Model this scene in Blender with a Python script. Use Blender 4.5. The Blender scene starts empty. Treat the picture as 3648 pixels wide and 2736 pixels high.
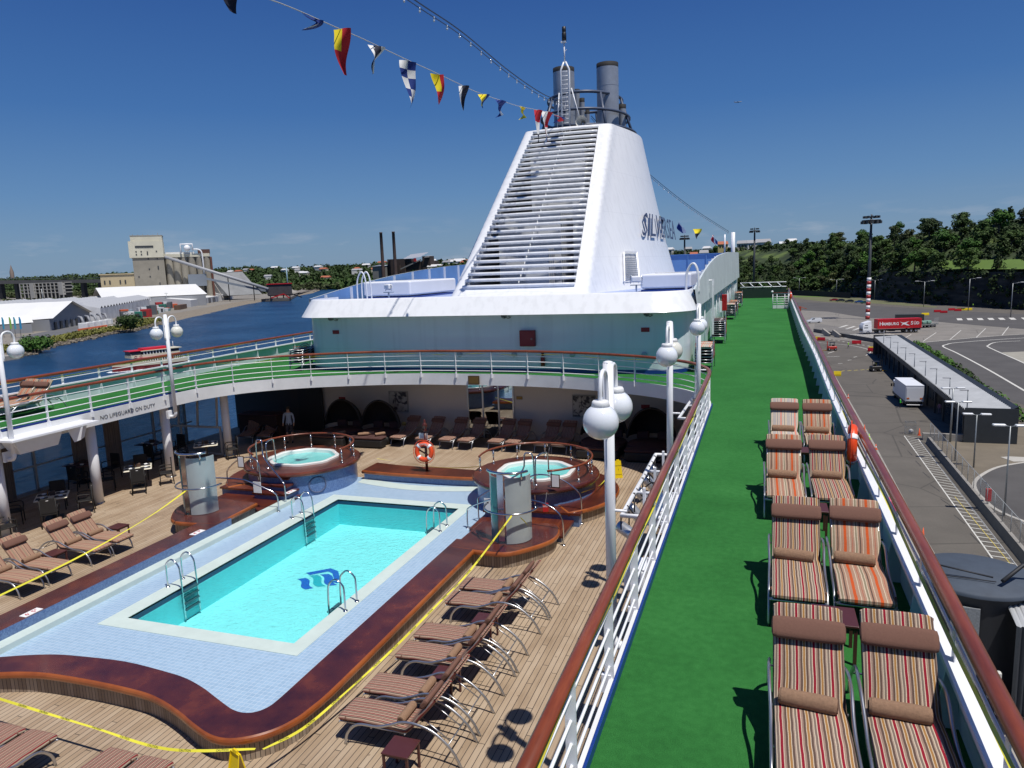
import bpy, math, random
from mathutils import Vector, Matrix
R=math.radians; PI=math.pi
S=bpy.context.scene; col=S.collection
# ---------------- camera, sky, sun, exposure ----------------
cam_d=bpy.data.cameras.new('camera'); cam=bpy.data.objects.new('camera',cam_d); col.objects.link(cam); S.camera=cam
cam_d.sensor_width=36; cam_d.lens=2600/3648*36; cam_d.clip_start=.1; cam_d.clip_end=20000
rx=(0.94648966,0.32071687,-0.03602788); dn=(0.01621262,-0.15874228,-0.98718693); fw=(-0.32232665,0.93377812,-0.15544759)
cam.matrix_world=Matrix(((rx[0],-dn[0],-fw[0],0),(rx[1],-dn[1],-fw[1],0),(rx[2],-dn[2],-fw[2],26.5),(0,0,0,1)))
W=bpy.data.worlds.new('World'); S.world=W; W.use_nodes=True
SUN=Vector((1.98,-1.25,5.7)).normalized()
nt=W.node_tree; N=nt.nodes; bg=N['Background']
sky=N.new('ShaderNodeTexSky'); sky.sky_type='NISHITA'; sky.sun_disc=False
sky.sun_elevation=math.asin(SUN.z); sky.sun_rotation=math.atan2(SUN.x,SUN.y); sky.altitude=0; sky.air_density=1.0; sky.dust_density=.6; sky.ozone_density=2.5
# thin cloud bank low over the horizon, part of the sky itself
tc=N.new('ShaderNodeTexCoord'); mp=N.new('ShaderNodeMapping'); mp.inputs['Scale'].default_value=(5,5,26)
no=N.new('ShaderNodeTexNoise'); no.inputs['Scale'].default_value=2.0; no.inputs['Detail'].default_value=7; no.inputs['Roughness'].default_value=.6
cr=N.new('ShaderNodeValToRGB'); cr.color_ramp.elements[0].position=.53; cr.color_ramp.elements[1].position=.72
sp=N.new('ShaderNodeSeparateXYZ')
band=N.new('ShaderNodeValToRGB'); be=band.color_ramp.elements; be[0].position=.0; be[0].color=(1,1,1,1); be[1].position=.075; be[1].color=(0,0,0,1)
e=be.new(.035); e.color=(1,1,1,1)
mu=N.new('ShaderNodeMath'); mu.operation='MULTIPLY'; mu2=N.new('ShaderNodeMath'); mu2.operation='MULTIPLY'; mu2.inputs[1].default_value=.42
hs=N.new('ShaderNodeHueSaturation'); hs.inputs['Saturation'].default_value=1.15; hs.inputs['Value'].default_value=1.0
mx=N.new('ShaderNodeMixRGB'); mx.inputs[2].default_value=(4.6,5.0,5.8,1)
L_=nt.links.new
L_(tc.outputs['Generated'],mp.inputs[0]); L_(mp.outputs[0],no.inputs['Vector']); L_(no.outputs[0],cr.inputs[0]); L_(tc.outputs['Generated'],sp.inputs[0]); L_(sp.outputs['Z'],band.inputs[0])
L_(cr.outputs[0],mu.inputs[0]); L_(band.outputs[0],mu.inputs[1]); L_(mu.outputs[0],mu2.inputs[0]); L_(mu2.outputs[0],mx.inputs[0])
skr=N.new('ShaderNodeValToRGB'); ke=skr.color_ramp.elements
KS=[(0,(.175,.285,.43)),(.04,(.15,.27,.44)),(.1,(.098,.225,.45)),(.2,(.043,.145,.395)),(.33,(.022,.088,.315)),(.6,(.018,.07,.26)),(1,(.016,.06,.23))]
ke[0].position=0; ke[0].color=(*KS[0][1],1); ke[1].position=1; ke[1].color=(*KS[-1][1],1)
for p_,c_ in KS[1:-1]:
    e=ke.new(p_); e.color=(*c_,1)
L_(sp.outputs['Z'],skr.inputs[0]); sc_=N.new('ShaderNodeMixRGB'); sc_.blend_type='MULTIPLY'; sc_.inputs[0].default_value=1; sc_.inputs[2].default_value=(10.2,10.2,10.2,1); L_(skr.outputs[0],sc_.inputs[1])
sm_=N.new('ShaderNodeMixRGB'); sm_.inputs[0].default_value=.88; L_(sky.outputs[0],hs.inputs['Color']); L_(hs.outputs[0],sm_.inputs[1]); L_(sc_.outputs[0],sm_.inputs[2]); L_(sm_.outputs[0],mx.inputs[1]); L_(mx.outputs[0],bg.inputs[0]); bg.inputs[1].default_value=.085
sl=bpy.data.lights.new('sun','SUN'); sl.energy=4.0; sl.angle=R(.53); sl.color=(1,.955,.89)
so=bpy.data.objects.new('sun',sl); col.objects.link(so); so.rotation_euler=SUN.to_track_quat('Z','Y').to_euler()
S.view_settings.view_transform='Standard'; S.view_settings.look='None'; S.view_settings.exposure=.2; S.view_settings.gamma=1
S.render.engine='CYCLES'; S.cycles.max_bounces=8; S.cycles.transparent_max_bounces=16; S.cycles.caustics_reflective=False; S.cycles.caustics_refractive=False
S.render.resolution_x=1024; S.render.resolution_y=768
# ---------------- levels ----------------
G=22.2; PD=18.9; Q=2.0; BT=PD+.45; LG=PD+.1; CX=-11.43
rnd=random.Random(7)
# ---------------- materials ----------------
MT={}
def mat(name,c,rough=.6,metal=0,noise=0,nscale=3,bump=0,bscale=40,spec=None,obj=False,coat=0,detail=4,rv=0,trans=0,alpha=1,sub=0):
    if name in MT: return MT[name]
    m=bpy.data.materials.new(name); m.use_nodes=True; t=m.node_tree; n=t.nodes; p=n['Principled BSDF']
    p.inputs['Base Color'].default_value=(*c,1); p.inputs['Roughness'].default_value=rough; p.inputs['Metallic'].default_value=metal
    if spec is not None: p.inputs['Specular IOR Level'].default_value=spec
    if coat: p.inputs['Coat Weight'].default_value=coat; p.inputs['Coat Roughness'].default_value=.08
    if trans: p.inputs['Transmission Weight'].default_value=trans
    if alpha<1: p.inputs['Alpha'].default_value=alpha
    g=n.new('ShaderNodeNewGeometry'); v=g.outputs['Position']
    if obj: tcn=n.new('ShaderNodeTexCoord'); v=tcn.outputs['Object']
    m['v']=1
    if noise:
        x=n.new('ShaderNodeTexNoise'); x.inputs['Scale'].default_value=nscale; x.inputs['Detail'].default_value=detail; x.inputs['Roughness'].default_value=.65; t.links.new(v,x.inputs['Vector'])
        h=n.new('ShaderNodeMapRange'); h.inputs[1].default_value=.25; h.inputs[2].default_value=.75; h.inputs[3].default_value=1-noise; h.inputs[4].default_value=1+noise; t.links.new(x.outputs[0],h.inputs[0])
        k=n.new('ShaderNodeMixRGB'); k.blend_type='MULTIPLY'; k.inputs[0].default_value=1; k.inputs[1].default_value=(*c,1); t.links.new(h.outputs[0],k.inputs[2]); out=k.outputs[0]
        if rv:
            oi=n.new('ShaderNodeObjectInfo'); h2=n.new('ShaderNodeMapRange'); h2.inputs[3].default_value=1-rv; h2.inputs[4].default_value=1+rv; t.links.new(oi.outputs['Random'],h2.inputs[0])
            k2=n.new('ShaderNodeMixRGB'); k2.blend_type='MULTIPLY'; k2.inputs[0].default_value=1; t.links.new(out,k2.inputs[1]); t.links.new(h2.outputs[0],k2.inputs[2]); out=k2.outputs[0]
        t.links.new(out,p.inputs['Base Color'])
    if bump:
        b=n.new('ShaderNodeTexNoise'); b.inputs['Scale'].default_value=bscale; b.inputs['Detail'].default_value=3; t.links.new(v,b.inputs['Vector'])
        bb=n.new('ShaderNodeBump'); bb.inputs['Strength'].default_value=bump; bb.inputs['Distance'].default_value=.02; t.links.new(b.outputs[0],bb.inputs['Height']); t.links.new(bb.outputs[0],p.inputs['Normal'])
    MT[name]=m; return m
def base(name,rough=.5,metal=0,coat=0):
    m=bpy.data.materials.new(name); m.use_nodes=True; t=m.node_tree; MT[name]=m
    p=t.nodes['Principled BSDF']; p.inputs['Roughness'].default_value=rough; p.inputs['Metallic'].default_value=metal
    if coat: p.inputs['Coat Weight'].default_value=coat; p.inputs['Coat Roughness'].default_value=.1
    return m,t,t.nodes,p
def nd(t,typ,ins=None,**kw):
    x=t.nodes.new(typ)
    for k,v in kw.items(): setattr(x,k,v)
    for k,v in (ins or {}).items():
        if hasattr(v,'is_output') or isinstance(v,bpy.types.NodeSocket): t.links.new(v,x.inputs[k])
        else: x.inputs[k].default_value=v
    return x
def ramp(t,fac,stops,interp='LINEAR'):
    r=t.nodes.new('ShaderNodeValToRGB'); r.color_ramp.interpolation=interp; e=r.color_ramp.elements
    e[0].position=stops[0][0]; e[0].color=(*stops[0][1],1); e[1].position=stops[-1][0]; e[1].color=(*stops[-1][1],1)
    for p,c in stops[1:-1]:
        q=e.new(p); q.color=(*c,1)
    t.links.new(fac,r.inputs[0]); return r
def ma(t,op,a,b=0.0):
    x=t.nodes.new('ShaderNodeMath'); x.operation=op
    for i,v in ((0,a),(1,b)):
        if isinstance(v,(int,float)): x.inputs[i].default_value=v
        else: t.links.new(v,x.inputs[i])
    return x.outputs[0]
def g3(v): return (v,v,v)
white=mat('white_paint',(.8,.81,.83),.3,noise=.03,nscale=1.5,bump=.04,bscale=6)
white2=mat('white_paint_weathered',(.72,.73,.73),.45,noise=.1,nscale=.9,bump=.05,bscale=5)
cream=mat('cream_ceiling_paint',(.68,.66,.62),.6,noise=.04,nscale=1)
wallp=mat('pale_blue_green_paint',(.62,.71,.74),.35,noise=.05,nscale=.8)
screenp=mat('grey_white_screen_paint',(.6,.66,.67),.4,noise=.12,nscale=.7)
blue=mat('royal_blue_paint',(.01,.04,.22),.35,noise=.1,nscale=2)
pblue=mat('mid_blue_screen_paint',(.13,.27,.52),.45,noise=.12,nscale=.5)
steel=mat('polished_steel',(.62,.63,.64),.16,1)
alum=mat('brushed_aluminium',(.5,.51,.53),.35,.9)
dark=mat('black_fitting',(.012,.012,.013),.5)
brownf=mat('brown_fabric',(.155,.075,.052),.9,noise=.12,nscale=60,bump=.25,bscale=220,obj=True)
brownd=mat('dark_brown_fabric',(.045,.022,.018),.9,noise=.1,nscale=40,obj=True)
towelm=mat('tan_towelling',(.30,.18,.11),.98,noise=.18,nscale=45,bump=.7,bscale=180,obj=True)
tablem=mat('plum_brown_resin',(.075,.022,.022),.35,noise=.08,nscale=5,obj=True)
wick=mat('black_wicker',(.012,.011,.011),.6,bump=.5,bscale=90,obj=True)
red=mat('red_paint',(.40,.008,.012),.35,noise=.06,nscale=4)
orange=mat('orange_lifebuoy',(.75,.07,.012),.4)
yellow=mat('yellow_plastic',(.75,.55,.008),.4)
redp=mat('red_plastic',(.5,.02,.02),.45)
txtd=mat('dark_lettering',(.02,.025,.04),.4)
txtw=mat('white_lettering',(.8,.8,.8),.5)
globe=mat('opal_globe_glass',(.76,.79,.83),.12,coat=.6)
globec=mat('cream_globe_glass',(.70,.70,.62),.12,coat=.6)
blk=mat('black_rubber',(.01,.01,.01),.7)
# teak deck, planks along Y
def deckmat():
    m,t,n,p=base('teak_deck_planks',.75)
    g=nd(t,'ShaderNodeNewGeometry'); s=nd(t,'ShaderNodeSeparateXYZ',{0:g.outputs['Position']}); w=.115
    xs=ma(t,'DIVIDE',s.outputs['X'],w); fr=ma(t,'FRACT',xs); idx=ma(t,'FLOOR',xs)
    edge=ma(t,'LESS_THAN',ma(t,'ABSOLUTE',ma(t,'SUBTRACT',fr,.5)),.445)   # 1 on the plank
    off=ma(t,'MULTIPLY',ma(t,'FRACT',ma(t,'MULTIPLY',idx,.6180339)),3.1)
    yy=ma(t,'DIVIDE',ma(t,'ADD',s.outputs['Y'],off),2.6); fy=ma(t,'FRACT',yy); iy=ma(t,'FLOOR',yy)
    e2=ma(t,'GREATER_THAN',fy,.005); body=ma(t,'MULTIPLY',edge,e2)
    cv=nd(t,'ShaderNodeCombineXYZ',{0:idx,1:iy}); wn=nd(t,'ShaderNodeTexWhiteNoise',{'Vector':cv.outputs[0]},noise_dimensions='2D')
    mpn=nd(t,'ShaderNodeMapping',{0:g.outputs['Position'],'Scale':(30,1.6,1)}); gr=nd(t,'ShaderNodeTexNoise',{'Vector':mpn.outputs[0],'Scale':1.5,'Detail':5})
    bl=nd(t,'ShaderNodeTexNoise',{'Vector':g.outputs['Position'],'Scale':1.1,'Detail':5})
    f=ma(t,'ADD',ma(t,'ADD',ma(t,'MULTIPLY',wn.outputs[0],.20),ma(t,'MULTIPLY',gr.outputs[0],.32)),ma(t,'MULTIPLY',bl.outputs[0],.5))
    r=ramp(t,f,[(.25,(.24,.165,.10)),(.5,(.36,.265,.175)),(.72,(.44,.345,.245))])
    # dowel plugs and spots
    vo=nd(t,'ShaderNodeTexVoronoi',{'Vector':g.outputs['Position'],'Scale':2.6}); sp_=ma(t,'LESS_THAN',vo.outputs[0],.07)
    mm=nd(t,'ShaderNodeMixRGB',{0:ma(t,'MULTIPLY',sp_,.45),1:r.outputs[0],2:(.12,.075,.045,1)})
    m2=nd(t,'ShaderNodeMixRGB',{0:body,1:(.045,.036,.029,1),2:mm.outputs[0]}); t.links.new(m2.outputs[0],p.inputs['Base Color'])
    b=nd(t,'ShaderNodeBump',{'Height':body,'Strength':.5,'Distance':.006}); t.links.new(b.outputs[0],p.inputs['Normal']); return m
deckm=deckmat()
def varnish(name,cols,scale=(1.5,1.5,1.5),rough=.28,seam=None,along='x'):
    m,t,n,p=base(name,rough,coat=.25)
    g=nd(t,'ShaderNodeNewGeometry'); mpn=nd(t,'ShaderNodeMapping',{0:g.outputs['Position'],'Scale':scale})
    a=nd(t,'ShaderNodeTexNoise',{'Vector':mpn.outputs[0],'Scale':1.0,'Detail':7,'Roughness':.7}); b=nd(t,'ShaderNodeTexNoise',{'Vector':g.outputs['Position'],'Scale':.9,'Detail':5})
    f=ma(t,'ADD',ma(t,'MULTIPLY',a.outputs[0],.5),ma(t,'MULTIPLY',b.outputs[0],.5)); r=ramp(t,f,[(.34,cols[0]),(.5,cols[1]),(.64,cols[2])]); out=r.outputs[0]
    if seam:
        s=nd(t,'ShaderNodeSeparateXYZ',{0:g.outputs['Position']}); fr=ma(t,'FRACT',ma(t,'DIVIDE',s.outputs[along.upper()],seam)); k=ma(t,'GREATER_THAN',fr,.035)
        x=nd(t,'ShaderNodeMixRGB',{0:k,1:(.01,.004,.003,1),2:out}); out=x.outputs[0]
    t.links.new(out,p.inputs['Base Color']); return m
teakr=varnish('varnished_red_teak',((.045,.010,.008),(.09,.020,.011),(.17,.042,.016)),(12,.9,3),.3,.16)
teakc=varnish('varnished_curved_teak',((.036,.009,.010),(.078,.018,.012),(.15,.036,.015)),(2,2,2),.26)
teaklip=varnish('varnished_orange_teak_edge',((.16,.036,.010),(.29,.078,.018),(.36,.11,.028)),(1.5,1.5,1.5),.26)
railw=varnish('varnished_handrail_teak',((.12,.025,.010),(.20,.045,.016),(.27,.07,.024)),(14,1.3,3),.32)
def plinthmat():
    m,t,n,p=base('weathered_plinth_slats',.7)
    g=nd(t,'ShaderNodeTexCoord'); s=nd(t,'ShaderNodeSeparateXYZ',{0:g.outputs['UV']}); fr=ma(t,'FRACT',ma(t,'DIVIDE',s.outputs['X'],.075)); k=ma(t,'GREATER_THAN',fr,.13)
    wn=nd(t,'ShaderNodeTexWhiteNoise',{'W':ma(t,'FLOOR',ma(t,'DIVIDE',s.outputs['X'],.075))},noise_dimensions='1D'); r=ramp(t,wn.outputs[0],[(0,(.23,.17,.12)),(1,(.36,.29,.22))])
    x=nd(t,'ShaderNodeMixRGB',{0:k,1:(.02,.015,.012,1),2:r.outputs[0]}); t.links.new(x.outputs[0],p.inputs['Base Color']); return m
plinthm=plinthmat()
def tiles(name,c1,c2,grout,size,rough=.25,gw=.07):
    m,t,n,p=base(name,rough)
    g=nd(t,'ShaderNodeNewGeometry'); s=nd(t,'ShaderNodeSeparateXYZ',{0:g.outputs['Position']}); ks=[];ids=[]
    for ax in 'XYZ':
        q=ma(t,'ADD',ma(t,'DIVIDE',s.outputs[ax],size),.37); ids.append(ma(t,'FLOOR',q))
        ks.append(ma(t,'GREATER_THAN',ma(t,'FRACT',q),gw) if ax!='Z' or 'mosaic' in name else 1.0)
    k=ma(t,'MULTIPLY',ks[0],ks[1]); 
    if 'mosaic' in name: k=ma(t,'MULTIPLY',k,ks[2])
    cv=nd(t,'ShaderNodeCombineXYZ',{0:ids[0],1:ids[1],2:ids[2] if 'mosaic' in name else 0.0}); wn=nd(t,'ShaderNodeTexWhiteNoise',{'Vector':cv.outputs[0]})
    lo=nd(t,'ShaderNodeTexNoise',{'Vector':g.outputs['Position'],'Scale':.8,'Detail':3})
    f=ma(t,'ADD',ma(t,'MULTIPLY',wn.outputs[0],.6),ma(t,'MULTIPLY',lo.outputs[0],.4)); r=ramp(t,f,[(.1,c1),(.9,c2)])
    x=nd(t,'ShaderNodeMixRGB',{0:k,1:(*grout,1),2:r.outputs[0]}); t.links.new(x.outputs[0],p.inputs['Base Color']); return m
tilem=tiles('pale_blue_pool_tiles',(.29,.42,.555),(.35,.49,.63),(.50,.60,.68),.1,.25,.09)
mosaic=tiles('blue_mosaic',(.045,.10,.26),(.16,.26,.46),(.10,.17,.34),.03,.3)
creamt=mat('cream_stone_coping',(.55,.64,.59),.4,noise=.08,nscale=2)
def carpetm():
    m,t,n,p=base('green_artificial_turf',.95); g=nd(t,'ShaderNodeNewGeometry')
    a=nd(t,'ShaderNodeTexNoise',{'Vector':g.outputs['Position'],'Scale':90,'Detail':2}); b=nd(t,'ShaderNodeTexNoise',{'Vector':g.outputs['Position'],'Scale':.7,'Detail':4}); c=nd(t,'ShaderNodeTexNoise',{'Vector':g.outputs['Position'],'Scale':11,'Detail':3})
    f=ma(t,'ADD',ma(t,'ADD',ma(t,'MULTIPLY',a.outputs[0],.42),ma(t,'MULTIPLY',b.outputs[0],.33)),ma(t,'MULTIPLY',c.outputs[0],.25)); r=ramp(t,f,[(.3,(.014,.085,.018)),(.5,(.026,.145,.031)),(.7,(.046,.205,.05))])
    t.links.new(r.outputs[0],p.inputs['Base Color']); p.inputs['Specular IOR Level'].default_value=.15
    bb=nd(t,'ShaderNodeBump',{'Height':a.outputs[0],'Strength':.8,'Distance':.01}); t.links.new(bb.outputs[0],p.inputs['Normal']); return m
turf=carpetm()
def stripes(name,period,stops,sat=1):
    m,t,n,p=base(name,.9); p.inputs['Specular IOR Level'].default_value=.2
    g=nd(t,'ShaderNodeTexCoord'); s=nd(t,'ShaderNodeSeparateXYZ',{0:g.outputs['Object']}); wv=nd(t,'ShaderNodeTexNoise',{'Vector':g.outputs['Object'],'Scale':3.0})
    x=ma(t,'ADD',s.outputs['X'],ma(t,'MULTIPLY',ma(t,'SUBTRACT',wv.outputs[0],.5),.02)); fr=ma(t,'FRACT',ma(t,'DIVIDE',ma(t,'ADD',x,5),period)); r=ramp(t,fr,stops,'CONSTANT')
    f=nd(t,'ShaderNodeTexNoise',{'Vector':g.outputs['Object'],'Scale':160.0}); mr=nd(t,'ShaderNodeMapRange',{0:f.outputs[0],1:.3,2:.7,3:.82,4:1.12}); k=nd(t,'ShaderNodeMixRGB',{0:1.0,1:r.outputs[0],2:mr.outputs[0]},blend_type='MULTIPLY')
    t.links.new(k.outputs[0],p.inputs['Base Color']); return m
CRM=(.56,.46,.34); MAR=(.24,.018,.030); BRN=(.115,.072,.055); MUS=(.33,.17,.055); TAN=(.36,.22,.15); ORG=(.50,.085,.02); OLV=(.24,.20,.13); GRY=(.42,.38,.35)
st_mar=stripes('maroon_cream_stripe_fabric',.148,[(0,CRM),(.05,(.25,.012,.026)),(.19,CRM),(.23,(.30,.20,.15)),(.33,BRN),(.45,CRM),(.49,MUS),(.61,CRM),(.65,BRN),(.77,(.34,.25,.19)),(.84,CRM),(.88,(.19,.14,.11)),(1,BRN)])
st_org=stripes('orange_tan_stripe_fabric',.27,[(0,ORG),(.12,TAN),(.25,CRM),(.28,TAN),(.37,(.38,.08,.05)),(.39,TAN),(.48,CRM),(.52,OLV),(.6,CRM),(.63,TAN),(.7,BRN),(.76,TAN),(.84,CRM),(.87,TAN),(1,TAN)])
st_red=stripes('dusty_red_stripe_fabric',.13,[(0,(.30,.18,.13)),(.14,CRM),(.2,(.20,.022,.026)),(.34,(.30,.19,.14)),(.46,BRN),(.6,CRM),(.65,(.30,.18,.13)),(.76,(.20,.03,.03)),(.86,CRM),(.9,BRN),(1,BRN)])
st_pal=stripes('pale_grey_pink_stripe_fabric',.3,[(0,GRY),(.08,CRM),(.15,(.28,.26,.28)),(.22,CRM),(.3,GRY),(.38,(.62,.22,.15)),(.48,GRY),(.55,CRM),(.65,(.3,.27,.25)),(.72,CRM),(.85,GRY),(1,GRY)])
st_tan=stripes('tan_brown_stripe_fabric',.26,[(0,TAN),(.2,(.28,.14,.10)),(.35,TAN),(.5,OLV),(.58,TAN),(.7,(.42,.26,.18)),(.8,BRN),(.86,TAN),(1,TAN)])
# ---------------- mesh builder ----------------
class M:
    def __init__(s): s.v=[]; s.f=[]; s.mi=[]; s.m=0; s.sm=[]; s.uv={}
    def add(s,vs,fs,smooth=False,mi=None):
        o=len(s.v); s.v+= [tuple(v) for v in vs]
        for f in fs: s.f.append(tuple(i+o for i in f)); s.mi.append(s.m if mi is None else mi); s.sm.append(smooth)
        return s
    def box(s,c,d,rz=0,mi=None,rx=0,ry=0,taper=1):
        x,y,z=(i/2 for i in d); q=Matrix.Rotation(rz,3,'Z')@Matrix.Rotation(ry,3,'Y')@Matrix.Rotation(rx,3,'X'); c=Vector(c)
        vs=[c+q@Vector((a*x*(taper if e>0 else 1),b*y*(taper if e>0 else 1),e*z)) for a in(-1,1) for b in(-1,1) for e in(-1,1)]
        return s.add(vs,[(0,1,3,2),(4,6,7,5),(0,4,5,1),(2,3,7,6),(0,2,6,4),(1,5,7,3)],mi=mi)
    def b2(s,a,b,mi=None): return s.box([(a[i]+b[i])/2 for i in range(3)],[abs(b[i]-a[i]) for i in range(3)],mi=mi)
    def rbox(s,c,d,r=.03,rz=0,n=3,mi=None):   # box with rounded edges in plan and top
        x,y,z=d[0]/2,d[1]/2,d[2]/2; q=Matrix.Rotation(rz,3,'Z'); c=Vector(c); rings=[]
        for (ins,zz) in [(r,-z)]+[(r*(1-math.sin(a*PI/2/n)),-z+r*(1-math.cos(a*PI/2/n))) for a in range(n+1)][0:0]+[(0,-z+r),(0,z-r)]+[(r*(1-math.cos(a*PI/2/n)),z-r+r*math.sin(a*PI/2/n)) for a in range(1,n+1)]:
            ring=[]
            for k,(sx,sy) in enumerate(((1,1),(-1,1),(-1,-1),(1,-1))):
                for a in range(n+1):
                    an=(k*90+a*90/n)*PI/180; rr=r; ring.append(c+q@Vector((sx*(x-ins-rr)+math.cos(an)*rr,sy*(y-ins-rr)+math.sin(an)*rr,zz)))
            rings.append(ring)
        m=len(rings[0]); vs=[v for g in rings for v in g]; fs=[]
        for i in range(len(rings)-1):
            for j in range(m): fs.append((i*m+j,i*m+(j+1)%m,(i+1)*m+(j+1)%m,(i+1)*m+j))
        fs.append(tuple(range((len(rings)-1)*m,len(rings)*m))); fs.append(tuple(reversed(range(m))))
        return s.add(vs,fs,smooth=False,mi=mi)
    def tube(s,path,r,n=8,closed=False,mi=None,cap=True,flat=None):
        P=[Vector(p) for p in path]; k=len(P); vs=[]; fs=[]; up=None
        rs=r if isinstance(r,(list,tuple)) else [r]*k
        for i,p in enumerate(P):
            a=P[i-1] if (i>0 or closed) else p; b=P[(i+1)%k] if (i<k-1 or closed) else p; t=(b-a).normalized() if (b-a).length>1e-9 else Vector((0,0,1))
            if up is None: up=Vector((0,0,1)) if abs(t.z)<.9 else Vector((1,0,0))
            x=t.cross(up)
            if x.length<1e-6: x=t.cross(Vector((0,1,0)))
            x.normalize(); y=x.cross(t).normalized(); up=y
            for j in range(n):
                an=2*PI*(j+.5)/n; vs.append(p+(x*math.cos(an)*(flat if flat else 1)+y*math.sin(an))*rs[i])
        for i in range(k if closed else k-1):
            for j in range(n): a=i*n; b=((i+1)%k)*n; fs.append((a+j,a+(j+1)%n,b+(j+1)%n,b+j))
        o=len(s.v); s.add(vs,fs,smooth=n>4,mi=mi)
        if cap and not closed: s.add([],[]); s.f+= [tuple(o+j for j in reversed(range(n))),tuple(o+(k-1)*n+j for j in range(n))]; s.mi+=[s.m if mi is None else mi]*2; s.sm+=[False]*2
        return s
    def cyl(s,a,b,r,n=12,r2=None,mi=None,cap=True): return s.tube([a,b],[r,r if r2 is None else r2],n,mi=mi,cap=cap)
    def sphere(s,c,r,nu=20,nv=12,sc=(1,1,1),mi=None):
        vs=[];fs=[]
        for i in range(nv+1):
            th=PI*i/nv
            for j in range(nu): ph=2*PI*j/nu; vs.append((c[0]+r*sc[0]*math.sin(th)*math.cos(ph),c[1]+r*sc[1]*math.sin(th)*math.sin(ph),c[2]+r*sc[2]*math.cos(th)))
        for i in range(nv):
            for j in range(nu): a=i*nu+j; b=i*nu+(j+1)%nu; fs.append((a,a+nu,b+nu,b))
        return s.add(vs,fs,True,mi=mi)
    def lathe(s,prof,c=(0,0,0),n=24,mi=None,smooth=True,cap=False):
        vs=[];fs=[];k=len(prof)
        for j in range(n):
            a=2*PI*j/n
            for r,z in prof: vs.append((c[0]+r*math.cos(a),c[1]+r*math.sin(a),c[2]+z))
        for j in range(n):
            for i in range(k-1): a=j*k+i; b=((j+1)%n)*k+i; fs.append((a,b,b+1,a+1))
        if cap: fs.append(tuple(j*k+k-1 for j in range(n)))
        return s.add(vs,fs,smooth,mi=mi)
    def poly(s,pts,z0,z1=None,mi=None,side=None,top=True):   # prism
        n=len(pts); ar=sum(pts[i][0]*pts[(i+1)%n][1]-pts[(i+1)%n][0]*pts[i][1] for i in range(n))
        if ar<0: pts=pts[::-1]
        if z1 is None: return s.add([(x,y,z0) for x,y in pts],[tuple(range(n))],mi=mi)
        if top: s.add([(x,y,z1) for x,y in pts],[tuple(range(n))],mi=mi)
        s.add([(x,y,z0) for x,y in pts]+[(x,y,z1) for x,y in pts],[(i,(i+1)%n,n+(i+1)%n,n+i) for i in range(n)],mi=side if side is not None else mi); return s
    def strip(s,a,b,mi=None,smooth=False,uvlen=False):   # quads between two polylines of 3D points
        n=len(a); vs=list(a)+list(b); u=0; fi=len(s.f)
        s.add(vs,[(i,i+1,n+i+1,n+i) for i in range(n-1)],smooth,mi=mi)
        if uvlen:
            for i in range(n-1):
                d=(Vector(a[i+1])-Vector(a[i])).length; s.uv[fi+i]=[(u,0),(u+d,0),(u+d,1),(u,1)]; u+=d
        return s
    def split(s,name,mats,parent=None,gap=.015):   # every separate piece becomes a part of its own
        p=list(range(len(s.v)))
        def fd(a):
            while p[a]!=a: p[a]=p[p[a]]; a=p[a]
            return a
        for f in s.f:
            for i in f[1:]: p[fd(i)]=fd(f[0])
        bb={}
        for i,v in enumerate(s.v):
            r=fd(i); b=bb.setdefault(r,[list(v),list(v)])
            for k in range(3): b[0][k]=min(b[0][k],v[k]); b[1][k]=max(b[1][k],v[k])
        ks=list(bb); ch=True
        g={k:k for k in ks}
        def f2(a):
            while g[a]!=a: a=g[a]
            return a
        for i,a in enumerate(ks):
            for b in ks[:i]:
                if f2(a)!=f2(b) and all(bb[a][0][k]-gap<=bb[b][1][k] and bb[b][0][k]-gap<=bb[a][1][k] for k in range(3)): g[f2(a)]=f2(b)
        gr={}
        for f,m,sm in zip(s.f,s.mi,s.sm): gr.setdefault(f2(fd(f[0])),[]).append((f,m,sm))
        for fs in gr.values():
            q=M(); mp={}
            for f,m,sm in fs:
                for i in f:
                    if i not in mp: mp[i]=len(q.v); q.v.append(s.v[i])
                q.f.append(tuple(mp[i] for i in f)); q.mi.append(m); q.sm.append(sm)
            q.build(name,mats,parent)
    def build(s,name,mats,parent=None,auto=True):
        me=bpy.data.meshes.new(name); me.from_pydata(s.v,[],s.f); 
        for m in (mats if isinstance(mats,(list,tuple)) else [mats]): me.materials.append(m)
        me.polygons.foreach_set('material_index',s.mi); me.polygons.foreach_set('use_smooth',s.sm)
        if s.uv:
            ul=me.uv_layers.new(name='UVMap').data
            for fi,c in s.uv.items():
                for li,q in zip(me.polygons[fi].loop_indices,c): ul[li].uv=q
        me.update(); o=bpy.data.objects.new(name,me); col.objects.link(o)
        if parent: o.parent=parent
        return o
def smooth(pts,n=6,closed=False):   # Catmull-Rom
    P=[Vector(p) for p in pts]; k=len(P); out=[]
    for i in range(k if closed else k-1):
        p0=P[i-1] if (i>0 or closed) else P[0]; p1=P[i]; p2=P[(i+1)%k]; p3=P[(i+2)%k] if (closed or i+2<k) else P[-1]
        for j in range(n):
            t=j/n; out.append(.5*((2*p1)+(-p0+p2)*t+(2*p0-5*p1+4*p2-p3)*t*t+(-p0+3*p1-3*p2+p3)*t**3))
    if not closed: out.append(P[-1])
    return [tuple(p) for p in out]
def tag(o,label,cat,group=None):
    o['label']=label; o['category']=cat
    if group: o['group']=group
    return o
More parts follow.
